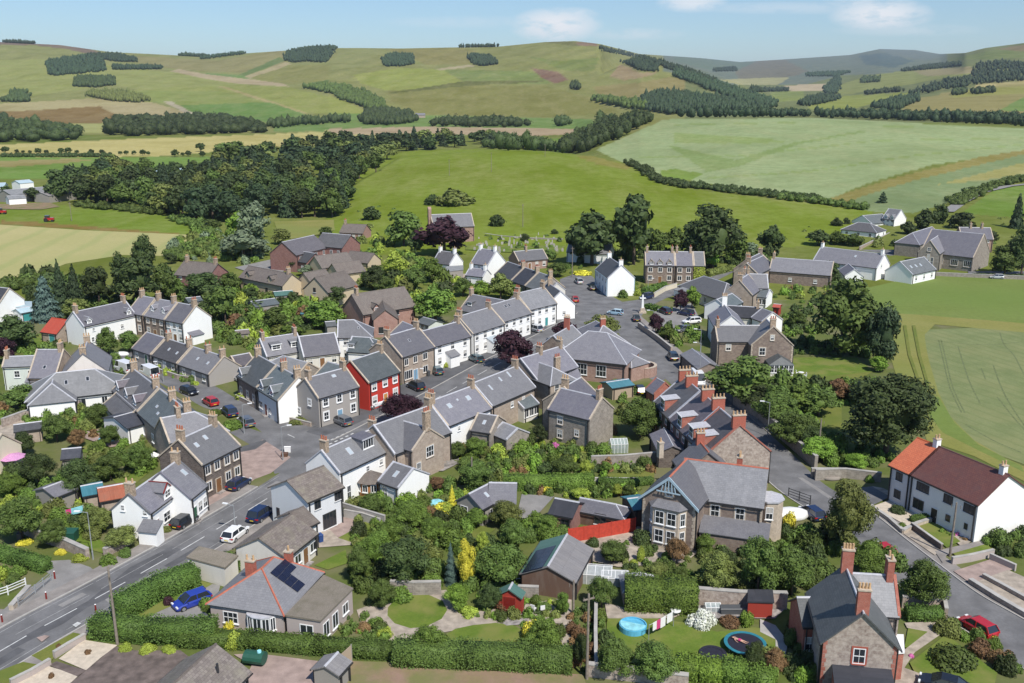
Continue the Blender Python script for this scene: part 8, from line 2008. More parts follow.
for reg,pts,n,r0,r1,mt,lab,grp in [
 ('b',[(230,400),(330,380),(680,470),(830,500),(830,560),(700,600),(420,640),(330,620),(260,560)],110,.9,2.7,GM,'leafy shrub in the gardens between the side street and the estate','shrubs of the gardens above the side street'),
 ('b',[(0,340),(60,330),(110,400),(240,430),(330,520),(260,600),(100,460),(0,440)],50,1.2,2.6,[M_,D],'dark bush behind the row with the white end gable','bushes behind the white end gable'),
 ('b',[(60,190),(220,150),(330,160),(480,270),(400,300),(110,270),(60,250)],60,1.2,3.0,[M_,O_,G_,SV],'wild bush between the crop field corner and the estate','wild bushes by the crop field corner'),
 ('c',[(0,260),(110,270),(300,400),(480,480),(420,520),(420,600),(250,560),(120,500),(0,500)],80,1.0,2.6,[M_,G_,D,O_,L_i],'bush in the gardens between the church and the modern house','bushes below the church'),
 ('c',[(480,480),(640,500),(720,500),(700,530),(560,520)],14,.9,1.7,[M_,G_,O_],'bush in the yards behind the upper white row','bushes behind the upper row'),
 ('n',[(250,520),(560,470),(640,400),(800,370),(820,450),(640,540),(600,640),(420,690),(100,690),(60,600),(140,600)],110,.7,1.9,GM,'garden shrub between the lower street row and the dark trees','shrubs of the centre gardens'),
 ('n',[(560,280),(800,260),(980,330),(1000,440),(820,440),(620,360)],70,.7,1.7,GM,'garden shrub behind the rear-walled street houses','shrubs behind the lower row'),
 ('o',[(20,160),(200,170),(480,190),(560,250),(780,290),(780,320),(500,340),(100,330),(0,300)],110,.6,1.6,GM,'shrub in the terraced gardens below the grey rubble house','shrubs of the terraced gardens'),
 ('o',[(90,400),(480,395),(720,400),(700,430),(440,445),(380,450),(120,430)],34,.5,1.2,GM,'shrub in the strip between the long hedge and the outbuildings','shrubs behind the outbuildings'),
 ('u',[(440,380),(620,330),(720,320),(860,330),(820,460),(700,430),(560,400)],26,.4,1.0,GM,'small plant along the curved lawn edge','plants along the lawn edge'),
 ('u',[(700,440),(840,440),(860,600),(700,600)],16,.6,1.3,[G_,L_i,M_,Y_],'plant at the right of the lower lawn','plants right of the lower lawn'),
 ('u',[(890,380),(980,350),(1000,640),(900,620)],18,.5,1.2,[M_,D,RU],'shrub beside the brick garden path','shrubs by the garden path'),
 ('v',[(60,360),(200,370),(220,520),(140,620),(60,600)],20,.6,1.4,[M_,D,G_],'shrub left of the round pool','shrubs left of the pool'),
 ('v',[(120,70),(380,60),(600,120),(640,250),(420,230),(240,160)],26,.5,1.3,[G_,M_,O_,D],'shrub between the villa yard and the clipped hedge','shrubs of the villa yard'),
 ('v',[(600,60),(980,60),(1000,290),(640,270)],30,.9,1.9,[M_,O_,D],'bush under the trees by the stone wall','bushes under the villa trees'),
 ('t',[(660,430),(760,380),(860,380),(960,470),(900,500),(700,470)],18,.3,.8,GM,'rockery plant at the bungalow end','rockery plants'),
 ('l',[(20,250),(200,330),(380,420),(560,600),(430,620),(120,500),(0,460)],70,.8,1.9,[M_,G_,D,O_,L_i],'shrub in the bottom-left gardens','shrubs of the bottom-left gardens'),
 ('l',[(560,60),(760,100),(800,260),(700,290),(420,330),(360,260),(480,150)],30,.7,1.6,[M_,G_,O_],'shrub around the garden room lawn','shrubs around the garden room lawn'),
 ('f',[(0,400),(180,420),(260,470),(440,520),(560,560),(540,600),(420,600),(240,560),(0,500)],60,.7,1.7,[M_,G_,O_,RU],'shrub in the gardens below the wide white bungalow','shrubs below the wide bungalow'),
 ('f',[(520,180),(600,200),(690,190),(640,280),(560,280)],10,.7,1.4,[M_,G_],'shrub beside the parked white vans','shrubs by the vans'),
 ('f',[(750,240),(950,280),(1000,330),(940,320),(800,260)],18,.5,1.0,[G_,L_i,M_],'front garden plant of the single-storey row','front garden plants of the low row'),
 ('a',[(120,250),(220,260),(560,380),(780,400),(760,460),(560,440),(300,430),(130,420)],60,1.4,3.2,[D,M_],'undergrowth bush beneath the tree group by the crop field','undergrowth of the field-edge trees'),
 ('a',[(0,590),(240,580),(300,640),(60,640)],12,1.0,1.8,[M_,G_],'bush behind the grey slate roofs at the left','bushes at the left edge'),
 ('c',[(540,250),(920,270),(900,330),(660,330),(560,300)],18,.8,1.6,[M_,G_,D],'small bush among the gravestones','bushes in the churchyard'),
 ('e',[(110,360),(440,380),(420,420),(250,450),(120,430)],36,.7,1.7,GM,'shrub in the gardens below the brown barn','shrubs below the barn'),
 ('e',[(160,470),(260,440),(260,640),(160,560)],22,.9,1.9,[M_,D,G_],'shrub beneath the very large green tree','shrubs under the very large tree'),
 ('e',[(220,180),(640,200),(620,260),(540,250),(420,240),(230,240)],26,1.2,2.4,[D,M_,O_],'bush along the upper road near the bungalows','bushes along the upper road'),
 ('e',[(620,160),(1020,150),(1020,210),(900,180),(640,190)],20,1.4,2.8,[D,M_],'bush around the churchyard drive','bushes around the church drive'),
 ('e',[(890,220),(1100,200),(1100,335),(900,330)],22,1.2,2.4,[D,M_,O_],'dark bush right of the church hall','bushes right of the church hall'),
 ('d',[(300,430),(480,480),(440,510),(340,520)],12,.7,1.3,[G_,M_,O_],'garden bush between the white house and the stone row','bushes before the stone row'),
 ('i',[(690,190),(900,190),(900,260),(800,290),(720,250)],18,.8,1.7,[M_,G_,D,O_],'bush in the gardens beside the square car park','bushes by the car park'),
 ('i',[(480,470),(540,480),(700,640),(620,700),(480,640)],14,.8,1.6,[M_,G_,O_],'bush behind the hall','bushes behind the hall'),
 ('j',[(540,370),(960,380),(960,440),(560,430)],40,.8,1.8,[D,M_],'shaded bush at the back of the upper lawn','bushes behind the upper lawn'),
 ('j',[(420,580),(980,600),(980,690),(500,690)],60,1.0,2.4,[M_,D,G_],'bush between the upper and lower lawns','bushes between the lawns'),
 ('q',[(640,60),(800,150),(900,280),(1020,300),(1020,240),(900,180),(760,60)],60,.9,2.2,[M_,G_,D],'bush on top of the roadside wall','bushes along the roadside wall'),
 ('k',[(0,590),(300,620),(380,680),(200,700),(0,683)],16,.8,1.7,[M_,G_],'bush beneath the enormous dark tree','bushes under the enormous tree'),
 ('w',[(0,20),(300,20),(440,90),(560,160),(540,180),(300,90),(210,230),(0,240)],30,1.0,2.0,[M_,D,G_],'bush in the belt behind the rubble villa','bushes behind the rubble villa'),
 ('w',[(700,330),(760,400),(960,470),(1010,560),(900,520),(800,440),(700,400)],18,.5,1.2,[O_,M_,G_,RU],'shrub along the pavement of the rubble villa','shrubs along the villa pavement'),
 ('w',[(110,380),(230,340),(260,560),(120,583)],14,.6,1.3,[D,M_],'shaded shrub by the rubble villa wall','shaded shrubs by the villa'),
 ('r',[(600,510),(760,560),(740,570),(590,520)],10,.25,.5,['leaf_pink',G_,RU],'flowering plant in the white pair front bed','flowers before the white pair'),
 ('r',[(860,560),(1020,530),(1060,640),(900,640)],12,.9,1.7,[D,M_],'dark bush at the right edge below the white gable','bushes below the white gable'),
 ('s',[(-20,150),(100,160),(110,210),(-20,240)],12,.6,1.1,[G_,L_i,M_],'bush behind the white railings','bushes behind the railings'),
 ('d',[(60,340),(300,340),(800,350),(960,330),(960,380),(800,410),(660,410),(560,340),(300,370),(60,380)],40,1.4,3.0,[D,D,M_],'undergrowth beneath the big trees behind the square','undergrowth behind the square'),
 ('c',[(0,150),(300,150),(520,215),(880,235),(900,255),(520,245),(300,240),(0,230)],30,1.2,2.4,[D,M_,O_],'bush along the bottom of the pasture','bushes along the pasture foot'),
 ('d',[(0,380),(140,400),(120,430),(0,430)],8,.8,1.5,[M_,G_],'bush at the left corner of the square','bushes at the square corner'),
 ('m',[(860,470),(1010,520),(1010,560),(860,500)],12,.5,1.1,[M_,G_],'bush below the first white rear wall','bushes below the white rear wall'),
]:
 scatter(reg,pts,n,r0,r1,mt,'garden_shrub' if 'bush' not in lab else 'bush',lab,grp)
for reg,pts,n,r0,r1,lab in [
 ('n',[(120,600),(620,560),(660,640),(640,860),(100,860),(60,700)],90,.7,1.9,'shrub in the thick planting above the two curved lawns'),
 ('u',[(-60,60),(60,20),(280,60),(400,230),(300,270),(60,280),(-60,250)],40,.8,1.9,'shrub behind the oval lawn'),
 ('u',[(440,90),(640,60),(660,300),(560,330),(440,260)],34,.8,1.8,'shrub left of the timber workshop'),
 ('t',[(780,80),(960,60),(1000,330),(860,330),(780,280)],34,.7,1.7,'shrub right of the solar bungalow'),
 ('o',[(0,560),(180,560),(330,640),(180,690),(0,690)],30,.7,1.6,'shrub between the chalet and the red fence'),
 ('g',[(150,60),(330,90),(400,130),(380,200),(250,180),(160,140)],34,1.0,2.2,'bush behind the single-storey row'),
 ('f',[(220,440),(560,420),(560,520),(440,520),(250,480)],30,.7,1.5,'bush under the clipped bungalow hedge'),
 ]:
 scatter(reg,pts,n,r0,r1,[M_,M_,G_,D,O_,G_],'bush',lab,lab.replace('shrub','shrubs').replace('bush ','bushes '))
plant_queue()
for reg,pts,w_,h_,mt,lab in [
 ('s',[(450,452),(700,478),(1030,478)],2.0,2.3,'leaf_hedge','thick clipped hedge between the driveway and the dark tarmac yard'),
 ('t',[(10,508),(300,516),(600,540),(960,565)],1.9,1.35,'leaf_hedge','long clipped hedge along the front of the solar bungalow'),
 ('u',[(110,590),(400,600),(700,612),(900,625)],2.4,2.2,'leaf_mid','rougher hedge closing the bottom of the lawn garden'),
 ('s',[(570,375),(750,275),(935,205)],2.6,2.4,'leaf_hedge','bushy hedge between the main road and the driveway'),
 ('s',[(-60,70),(80,110),(225,150)],1.6,1.6,'leaf_hedge','low hedge along the bottom-left lane'),
 ('v',[(290,340),(460,348),(605,352)],3.2,3.2,'leaf_green','tall broad clipped hedge above the pool lawn'),
 ('v',[(510,640),(620,660),(715,670)],2.4,1.8,'leaf_bright','bright clipped hedge at the bottom of the pool lawn'),
 ('v',[(720,660),(830,678),(950,720)],2.4,1.8,'leaf_green','darker clipped hedge at the bottom by the trampoline'),
 ('o',[(20,398),(250,400),(470,392)],1.8,2.0,'leaf_green','long straight hedge across the centre gardens'),
 ('o',[(500,376),(650,385),(770,372)],1.2,1.0,'leaf_hedge','short low hedge right of the long straight one'),
 ('f',[(268,462),(420,430),(558,405)],1.6,1.8,'leaf_green','clipped hedge under the wall of the wide white bungalow'),
 ('t',[(190,145),(285,170)],1.4,1.3,'leaf_hedge','short clipped hedge behind the flat-roofed garage'),
 ('d',[(395,585),(500,605)],1.8,1.2,'leaf_hedge','hedge along the memorial car park'),
 ('d',[(380,520),(475,490)],1.6,1.6,'leaf_hedge','hedge of the stone row garden on the square'),
 ('d',[(670,440),(780,412)],2.0,1.8,'leaf_olive','brownish hedge behind the cream hipped house'),
 ('w',[(565,345),(700,350)],1.6,1.4,'leaf_hedge','hedge inside the villa garden wall'),
 ('r',[(440,470),(540,455)],.9,.9,'leaf_hedge','low hedge between the gravel bed and the lawn'),
 ('e',[(840,350),(1100,356)],1.2,1.2,'leaf_dark','dark hedge along the church car park'),
 ('b',[(640,395),(720,420)],1.6,1.5,'leaf_green','hedge between the two beige estate houses'),
]: hedge_(reg,pts,w_,h_,mt,lab)
for reg,pts,mt,lab in [
 ('G',[(840,416),(900,438),(935,468),(1024,488),(1024,496),(930,477),(885,446),(840,424)],'leaf_dark','curving hedgerow between the pasture and the pale field, left part'),
 ('H',[(0,476),(190,500),(420,524),(420,532),(190,510),(0,485)],'leaf_dark','hedgerow between the pasture and the pale field, right part'),
 ('F',[(230,543),(330,548),(480,562),(480,572),(330,557),(230,551)],'leaf_mid','hedge below the long wood'),
 ('F',[(0,398),(120,397),(330,397),(330,401),(0,401)],'leaf_dark','thin hedge under the hedgerow trees'),
 ('H',[(800,530),(930,484),(1024,462),(1200,440),(1200,448),(1024,472),(935,494),(830,545)],'leaf_mid','hedge bank along the hill road'),
 ('F',[(520,575),(600,600),(640,625),(620,640),(580,615),(510,590)],'leaf_mid','bushes at the foot of the long wood'),
 ('a',[(-300,330),(60,290),(240,265),(250,290),(60,320),(-300,360)],'leaf_mid','hedge at the near edge of the barley field'),
 ('a',[(750,165),(880,130),(940,90),(1000,80),(1010,150),(900,175),(800,195)],'leaf_mid','bushes rounding the corner of the barley field'),
 ('e',[(130,60),(280,78),(470,105),(470,112),(280,86),(130,68)],'leaf_mid','far hedge running behind the bungalows'),
]: wood(reg,pts,mt,lab,name='hedgerow',h=(1.6,3.2),spacing=3.0,maxn=240)
#==================================================================VEHICLES,LAMPS,GARDEN THINGS
for reg,x,y,x2,y2,pt,lab,kd in [
 ('g',48,425,90,440,'car_black','black car parked furthest up the side street','hatch'),
 ('g',155,478,90,440,'car_red','red car parked on the side street','hatch'),
 ('g',250,530,200,490,'car_navy','dark navy car parked below the red one on the side street','suv'),
 ('g',335,580,280,535,'car_grey','dark grey estate car parked lowest on the side street','estate'),
 ('g',818,575,740,540,'car_grey','grey estate car outside the grey corner house','estate'),
 ('g',985,490,900,525,'car_white','white car before the red house','hatch'),
 ('g',312,365,290,350,'car_silver','silver car half hidden by the yellow-green bush at the side street','hatch'),
 ('h',282,500,240,480,'car_black','black car outside the stone shop house','suv'),
 ('h',388,422,370,408,'car_teal','small dark car at the shop house gable','hatch'),
 ('h',585,360,545,340,'car_teal','dark teal car on the pavement left of the street copper beech','estate'),
 ('h',884,208,840,195,'car_silver','silver car before the upper white street houses','suv'),
 ('m',300,390,380,340,'car_navy','navy hatchback on the brick forecourt','hatch'),
 ('m',25,580,80,545,'car_black','black hatchback at the white cottages','hatch'),
 ('m',415,545,480,500,'car_navy','dark blue car parked beside the white two-storey house','suv'),
 ('m',282,645,340,600,'car_white','white car with black roof beside the main road','hatch'),
 ('s',915,310,860,330,'car_blue','bright blue hatchback on the bungalow driveway','hatch'),
 ('i',278,58,262,30,'car_red','red car at the mouth of the square','hatch'),
 ('i',482,125,440,120,'car_paleblue','pale blue car driving across the square','hatch'),
 ('i',640,45,610,52,'car_navy','dark car below the stone row','suv'),
 ('i',588,155,572,125,'car_black','black car at the war memorial','hatch'),
 ('i',732,118,700,105,'car_black','black car in the memorial car park','suv'),
 ('i',838,128,800,120,'car_navy','dark blue car under the light green tree in the car park','suv'),
 ('i',868,168,820,172,'car_white','white estate car in the memorial car park','estate'),
 ('i',825,210,790,215,'car_grey','grey-blue car below the white estate car','hatch'),
 ('i',772,350,750,320,'car_black','dark car parked above the brick terrace','suv'),
 ('i',900,470,925,505,'car_white','white van behind the brick chimneys','van'),
 ('i',985,512,960,490,'car_teal','dark teal car beyond the white van','hatch'),
 ('i',605,520,590,500,'car_black','black car in the shade between hall and terrace','hatch'),
 ('d',85,470,60,450,'car_silver','silver car beside the big white house','suv'),
 ('d',145,500,120,480,'car_black','black car nearest the door of the big white house','hatch'),
 ('f',632,262,600,250,'car_white','white van parked by the three-dormer cottage, left','van'),
 ('f',757,285,725,270,'car_white','white van parked by the three-dormer cottage, right','van'),
 ('w',840,392,770,350,'car_red','red hatchback parked on the right-hand road','hatch'),
 ('w',474,95,455,80,'car_red','red car half hidden by the trees on the right-hand road','hatch'),
 ('w',715,620,640,600,'car_black','black car cut by the bottom edge on the villa drive','sedan'),
 ('q',868,590,840,570,'car_navy','blue car on the drive beside the villa bay','hatch'),
 ('e',955,192,930,190,'car_white','white car by the pinkish chimneyed house','hatch'),
 ('e',922,355,900,354,'car_silver','pale car behind the stone wall of the church hall','hatch'),
 ('e',135,345,120,343,'car_navy','blue car in front of the brown barn','hatch')]:
 car(reg,x,y,x2,y2,pt,lab,kd,'parked_car' if kd!='van' else 'parked_van','car' if kd!='van' else 'van')
for reg,x,yb,yt,arm,lab in [
 ('m',522,255,85,(1,.3),'street lamp at the corner of the brick forecourt'),('m',283,632,485,(-1,.3),'street lamp beside the white car on the main road'),
 ('g',325,625,480,(1,.3),'street lamp by the clipped bush on the side street'),('l',472,706,467,(-1,0),'tall street lamp behind the roadside wall at the bottom left'),
 ('q',645,185,12,(-1,.2),'street lamp over the roadside wall beside the terrace'),('h',283,505,425,(1,0),'street lamp outside the stone shop house'),
 ('j',98,560,370,(-1,0),'lamp post by the white van'),('i',672,215,105,(-1,0),'lamp post by the purple tree in the square'),
 ('i',908,395,200,(-1,0),'tall lamp post before the lean-to shed'),('d',400,515,465,(1,0),'lamp post before the stone row'),('f',828,315,232,(-1,0),'lamp post on the low row pavement')]:
 lamp_post(reg,x,yb,yt,arm,lab)
for reg,x,yb,h_,lab in [('s',560,497,8.5,'leaning wooden pole in the hedge beside the main road'),('v',120,665,9,'telegraph pole with fittings at the bottom garden wall'),('q',900,300,6.5,'wooden pole with a white box at the roadside'),
 ('u',907,375,4,'short pole at the corner of the workshop garden'),('r',636,640,7,'pole on the pavement before the white pair'),('G',320,455,9,'left pole out in the pasture'),('G',443,445,11,'middle pole out in the pasture'),('G',535,605,9,'pole at the foot of the pasture'),
 ('G',600,400,8,'right pole on the crest of the pasture'),('F',210,588,8,'pole at the edge of the crop field'),('d',55,440,9,'pole at the left corner of the square'),('b',420,275,7,'left slender pole by the silvery willow'),('b',378,280,6,'right slender pole by the silvery willow'),('n',668,510,5,'thin pole by the dark garden tree')]:
 if reg in 'GF': pole('T',T_(reg,x,yb),0,h_,lab)
 else: pole(reg,x,yb,h_,lab,cross=reg in 'vd',lean=.3 if reg=='s' else 0)
for reg,pts,h_,t_,mt,lab in [
 ('l',[(130,575),(200,608),(330,650),(440,700)],1.3,.5,'rubble','rubble wall between the lane and the bottom-left garden'),('l',[(540,690),(600,655),(655,628)],1.1,.5,'rubble','short rubble wall at the white cottage gable'),
 ('l',[(270,470),(350,430),(440,385)],1.8,.4,'rubble','rubble wall between the left garden sheds'),('n',[(15,625),(110,655),(225,690)],1.5,.25,'harl_grey','pale block wall beside the white two-storey house garden'),
 ('u',[(100,285),(200,290),(310,288)],1.6,.4,'stone_grey','whitewashed rubble wall behind the oval lawn'),('u',[(665,305),(745,308)],1.5,.4,'stone_grey','whitewashed rubble wall right of the red shed'),
 ('v',[(625,330),(800,345),(1000,350)],1.9,.5,'rubble','long rubble wall behind the black-roofed store'),('v',[(130,650),(330,672),(560,700)],1.3,.5,'rubble','rubble wall along the bare plot at the bottom'),('v',[(160,640),(158,480),(160,360)],1.1,.3,'rubble','rubble wall running up beside the telegraph pole'),
 ('o',[(465,285),(620,280),(782,265)],1.6,.35,'stone_grey','grey retaining wall in the terraced gardens'),('o',[(420,360),(560,362),(700,362)],.5,.3,'concrete','thin pale wall along the top of the garden strip'),
 ('q',[(480,25),(600,95),(760,235),(885,345)],2.0,.5,'stone_grey','stone wall along the shaded side of the road'),('q',[(890,405),(1010,400)],1.6,.4,'stone_grey','pale stone wall by the bright tree at the roadside'),
 ('r',[(-60,240),(110,242),(280,262)],1.4,.4,'stone_grey','stone wall under the enormous dark tree'),('r',[(240,400),(330,462),(400,525)],.5,.4,'sandstone','low wall in front of the gravel bed'),('r',[(400,525),(470,490),(555,462)],.6,.4,'sandstone','low wall between gravel bed and lawn'),
 ('r',[(445,505),(520,560),(590,610)],.9,.3,'stone_dark','dark low wall beside the small lawn'),('r',[(650,680),(740,665),(850,640)],.9,.3,'harl_pink','pink block wall at the driveway'),('w',[(895,118),(985,158)],.8,.3,'harl_pink','pink block wall at the back of the driveway'),
 ('w',[(820,212),(920,275),(1040,345)],.6,.5,'rubble','low rubble wall along the pavement at the right edge'),('w',[(870,192),(950,235),(1040,285)],.6,.4,'rubble','second low rubble wall at the right edge'),('w',[(555,300),(712,312),(718,345)],1.3,.35,'stone_tan','stone garden wall at the side of the rubble villa'),
 ('f',[(20,545),(120,508),(245,478)],1.6,.45,'rubble','long rubble wall below the wide white bungalow'),('f',[(300,480),(430,450)],1.8,.4,'rubble','rubble wall beside the clipped bungalow hedge'),('e',[(700,345),(860,352),(1100,362)],1.1,.4,'stone_grey','stone wall at the top of the playing field'),('e',[(430,252),(500,218),(562,188)],1.2,.4,'stone_tan','stone wall beside the upper road'),
 ('c',[(520,250),(640,268),(780,278),(920,282)],1.2,.5,'stone_grey','churchyard wall below the pasture'),('d',[(430,535),(480,505),(530,490)],1.3,.3,'cream','cream wall at the front of the hipped house'),('f',[(790,262),(900,298),(1010,315)],.8,.3,'stone_tan','low front wall of the single-storey row'),
 ('g',[(285,448),(400,505),(520,555),(660,590)],.7,.3,'stone_tan','low front garden wall on the side street'),('i',[(600,190),(700,262),(765,315)],1.2,.4,'stone_tan','stone wall between the road and the car park gardens'),('s',[(60,330),(100,285),(135,245)],.6,.5,'sandstone','curved pale stone kerb wall under the railings'),
 ('s',[(265,560),(330,520),(400,480)],.7,.3,'harl_pink','low wall at the front of the gravel bed, upper'),('s',[(60,695),(150,650),(235,600)],.7,.3,'harl_pink','low wall at the front of the gravel bed, lower'),('m',[(836,545),(920,560),(1010,590)],1.1,.25,'concrete','pale low wall at the edge of the patio')]:
 wall_(reg,pts,h_,t_,mt,lab)
plain('fence_red',(.5,.055,.03),.7,var=.15)
fence('o',[(345,676),(500,652),(684,618)],2.0,'fence_red','bright red board fence beside the villa yard',post='fence_red')
fence('t',[(660,690),(768,590)],1.9,'timber_pale','tan board fence beside the ribbed-roof shed')
fence('u',[(655,250),(860,262)],1.0,'frame_white','white rail fence in front of the timber workshop',rail=True,post='frame_white')
fence('s',[(90,320),(170,258),(245,195)],1.1,'metal_grey','grey steel guard rail at the mouth of the lane',rail=True,post='metal_grey')
fence('s',[(-50,290),(40,262),(125,225)],1.1,'frame_white','white railings beside the guard rail',rail=True,post='frame_white')
fence('q',[(750,490),(860,530)],1.3,'trim_black','black iron gate fence beside the villa',rail=True,post='trim_black')
fence('n',[(420,415),(600,380)],1.0,'timber_grey','grey fence round the stone terrace patio',rail=True)
for reg,x,y,mt,lab in [('m',258,350,'bin_blue','blue bin before the dark rubble house'),('m',238,355,'bin_brown','dark bin beside the blue one before the dark rubble house'),('m',712,605,'bin_blue','blue bin on the patio, left'),('m',735,600,'bin_grey','black bin on the patio, right'),('m',710,668,'bin_blue','blue bin at the cottage corner'),
 ('s',973,398,'bin_grey','black bin on the bungalow driveway'),('h',345,435,'bin_grey','dark bin outside the shop house gable'),('t',215,215,'bin_blue','blue bin beside the garage'),('l',105,608,'bin_grey','black bin in the lane'),('g',168,378,'bin_grey','black bin by the low grey row'),('w',205,405,'bin_blue','blue bin in the shade of the villa'),('h',965,135,'bin_blue','dark blue bin before the turquoise doors')]: wheelie_bin(reg,x,y,mt,lab,rng.random())
I4=Matrix.Identity(4)
for x,y,lab in [(222,285,'bollard by the guard rail'),(262,185,'bollard at the end of the guard rail'),(458,345,'red-topped bollard on the near pavement'),(12,395,'bollard at the left edge')]:
 r0=empty('bollard',A_('s',x,y),0,'short '+lab,'bollard','bollards');mb=MB();mb.cyl((0,0,0),(0,0,.95),.1,.09,8);mk('post',mb,'door_red',r0,inv=I4);mb=MB();mb.cyl((0,0,.95),(0,0,1.0),.1,.06,8);mk('cap',mb,'frame_white',r0,inv=I4)
plain('grave',(.42,.4,.36),.9,var=.25)
for k in range(70):
 x=rng.uniform(520,930);y=rng.uniform(262,335) if x<700 or x>850 else rng.uniform(262,305)
 p=A_('c',x,y);mb=MB();h_=rng.uniform(.9,1.7);w_=rng.uniform(.3,.45);fr=Matrix.Rotation(rng.uniform(-.2,.2),4,'Z')
 if k % 6==0: mb.hexa([fr@Vector(q) for q in [(-.3,-.3,0),(.3,-.3,0),(.3,.3,0),(-.3,.3,0),(-.12,-.12,2.2),(.12,-.12,2.2),(.12,.12,2.2),(-.12,.12,2.2)]])
 else: mb.prism([(-w_,0),(w_,0),(w_,h_*.8),(w_*.5,h_*.97),(-w_*.5,h_*.97),(-w_,h_*.8)],fr,-.09,.09)
 o=mk('gravestone',mb,'grave',inv=I4);o.location=p;tag(o,'weathered pale gravestone in the churchyard below the pasture','gravestone','gravestones in the churchyard')
r0=empty('war_memorial',A_('d',375,605),0,'tall white stone war memorial in the square','memorial');mb=MB();mb.box(-.9,.9,-.9,.9,0,.4);mb.box(-.55,.55,-.55,.55,.4,1.3);mk('base',mb,'sandstone',r0,inv=I4)
mb=MB();mb.hexa([(-.3,-.3,1.3),(.3,-.3,1.3),(.3,.3,1.3),(-.3,.3,1.3),(-.18,-.18,4.6),(.18,-.18,4.6),(.18,.18,4.6),(-.18,.18,4.6)]);mb.box(-.7,.7,-.14,.14,3.6,3.95);mk('cross',mb,'frame_white',r0,inv=I4)
plain('pool_blue',(.12,.45,.66),.3,var=.1);plain('cover_aqua',(.3,.68,.75),.5,var=.2,scale=1.5);plain('mat_black',(.015,.015,.03),.8);plain('pad_teal',(.03,.2,.26),.5);plain('cloth_pink',(.6,.05,.2),.8,var=.05);plain('parasol_pink',(.62,.3,.52),.8,var=.2,scale=6)
def ring(mb,r,w_,z,h_,n=28):
 for k in range(n):
  a,b_=2*math.pi*k/n,2*math.pi*(k+1)/n
  q=[Vector((rr*math.cos(t),rr*math.sin(t),0)) for rr,t in ((r,a),(r+w_,a),(r+w_,b_),(r,b_))]
  mb.hexa([v+Vector((0,0,z)) for v in q]+[v+Vector((0,0,z+h_)) for v in q])
def trampoline(reg,x,y,r,z,pad,lab):
 r0=empty('trampoline',A_(reg,x,y),0,lab,'trampoline');mb=MB();ring(mb,r - .35,.35,z,.06);mk('padding',mb,pad,r0,inv=I4)
 mb=MB();mb.cyl((0,0,z+.01),(0,0,z+.03),r - .34,n=28);mk('mat',mb,'mat_black',r0,inv=I4)
 for k in range(4):
  a=k*math.pi/2+.4;mb=MB();mb.cyl((r*.9*math.cos(a),r*.9*math.sin(a),0),(r*.9*math.cos(a),r*.9*math.sin(a),z),.04,n=6);mk('leg',mb,'metal_grey',r0,inv=I4)
 return r0
tr=trampoline('v',825,535,2.1,.75,'pad_teal','round trampoline with teal padding on the lawn');trampoline('v',682,562,1.35,.28,'mat_black','low dark round trampoline left of the teal one')
r0=empty('paddling_pool',A_('v',325,448),0,'round blue pool under a pale aqua cover','pool');mb=MB();ring(mb,1.3,.12,0,.75);mb.cyl((0,0,0),(0,0,.6),1.3,n=28);mk('wall',mb,'pool_blue',r0,inv=I4)
mb=MB();mb.prism([(1.32*math.cos(a),1.32*math.sin(a)) for a in np.linspace(.3,3.6,14)],Matrix.Translation((0,0,.8))@Matrix.Rotation(math.pi/2,4,'X'),-.03,.03);mk('cover',mb,'cover_aqua',r0,inv=I4)
mb=MB();ring(mb,.22,.2,.62,.16,12);o=mk('pool_float',mb,'cloth_pink',inv=I4);o.location=A_('v',305,452);tag(o,'pink inflatable ring in the round pool','pool float')
def washing(reg,x1,y1,x2,y2,cl,lab):
 a,b_=A_(reg,x1,y1),A_(reg,x2,y2);r0=empty('washing_line',a,0,lab+' strung between two posts','washing line');mb=MB();mb.cyl(a+Vector((0,0,1.9)),b_+Vector((0,0,1.9)),.015,n=4);mk('line',mb,'frame_white',r0)
 for p in (a,b_): mb=MB();mb.cyl(p,p+Vector((0,0,2)),.04,n=6);mk('post',mb,'metal_grey',r0)
 d=b_-a
 for k,(m_,t0,t1,h_) in enumerate(cl):
  p,q=a+d*t0,a+d*t1;mb=MB();n=Vector((-d.y,d.x,0)).normalized()*.015;s=Vector((0,0,1));mb.hexa([v+s*(1.9-h_) for v in (p-n,q-n,q+n,p+n)]+[v+s*1.92 for v in (p-n,q-n,q+n,p+n)])
  tag(mk('hanging_towel',mb,m_),'%s towel, number %s from the left, hanging on the %s' % ({'frame_white': 'white','cloth_pink': 'pink','cover_aqua': 'aqua'}[m_],['one','two','three','four'][k],lab),'towel')
washing('v',395,500,505,435,[('frame_white',.15,.3,.9),('cloth_pink',.3,.45,1.0),('frame_white',.46,.66,1.1),('frame_white',.72,.95,1.0)],'washing line over the pool lawn')
washing('l',340,525,430,500,[('cloth_pink',.0,.3,.6),('cover_aqua',.3,.95,.9)],'washing line in the bottom-left garden')
bm_=bpy.data.meshes.new('person');J=[(0,0,.11),(.25,0,.12),(.48,0,.13),(.6,0,.14),(.72,0,.15),(-.35,.1,.1),(-.72,.12,.07),(-.88,.14,.14),(-.36,-.1,.12),(-.74,-.14,.07),(-.9,-.16,.14),(.45,.2,.1),(.2,.34,.07),(-.02,.38,.05),(.45,-.2,.1),(.66,-.36,.07),(.82,-.2,.06),(.8,0,.16)]
bm_.from_pydata(J,[(0,1),(1,2),(2,3),(3,4),(4,17),(0,5),(5,6),(6,7),(0,8),(8,9),(9,10),(2,11),(11,12),(12,13),(2,14),(14,15),(15,16)],[]);plain('skin',(.55,.33,.24),.6,var=.05);bm_.materials.append(MATS['skin'])
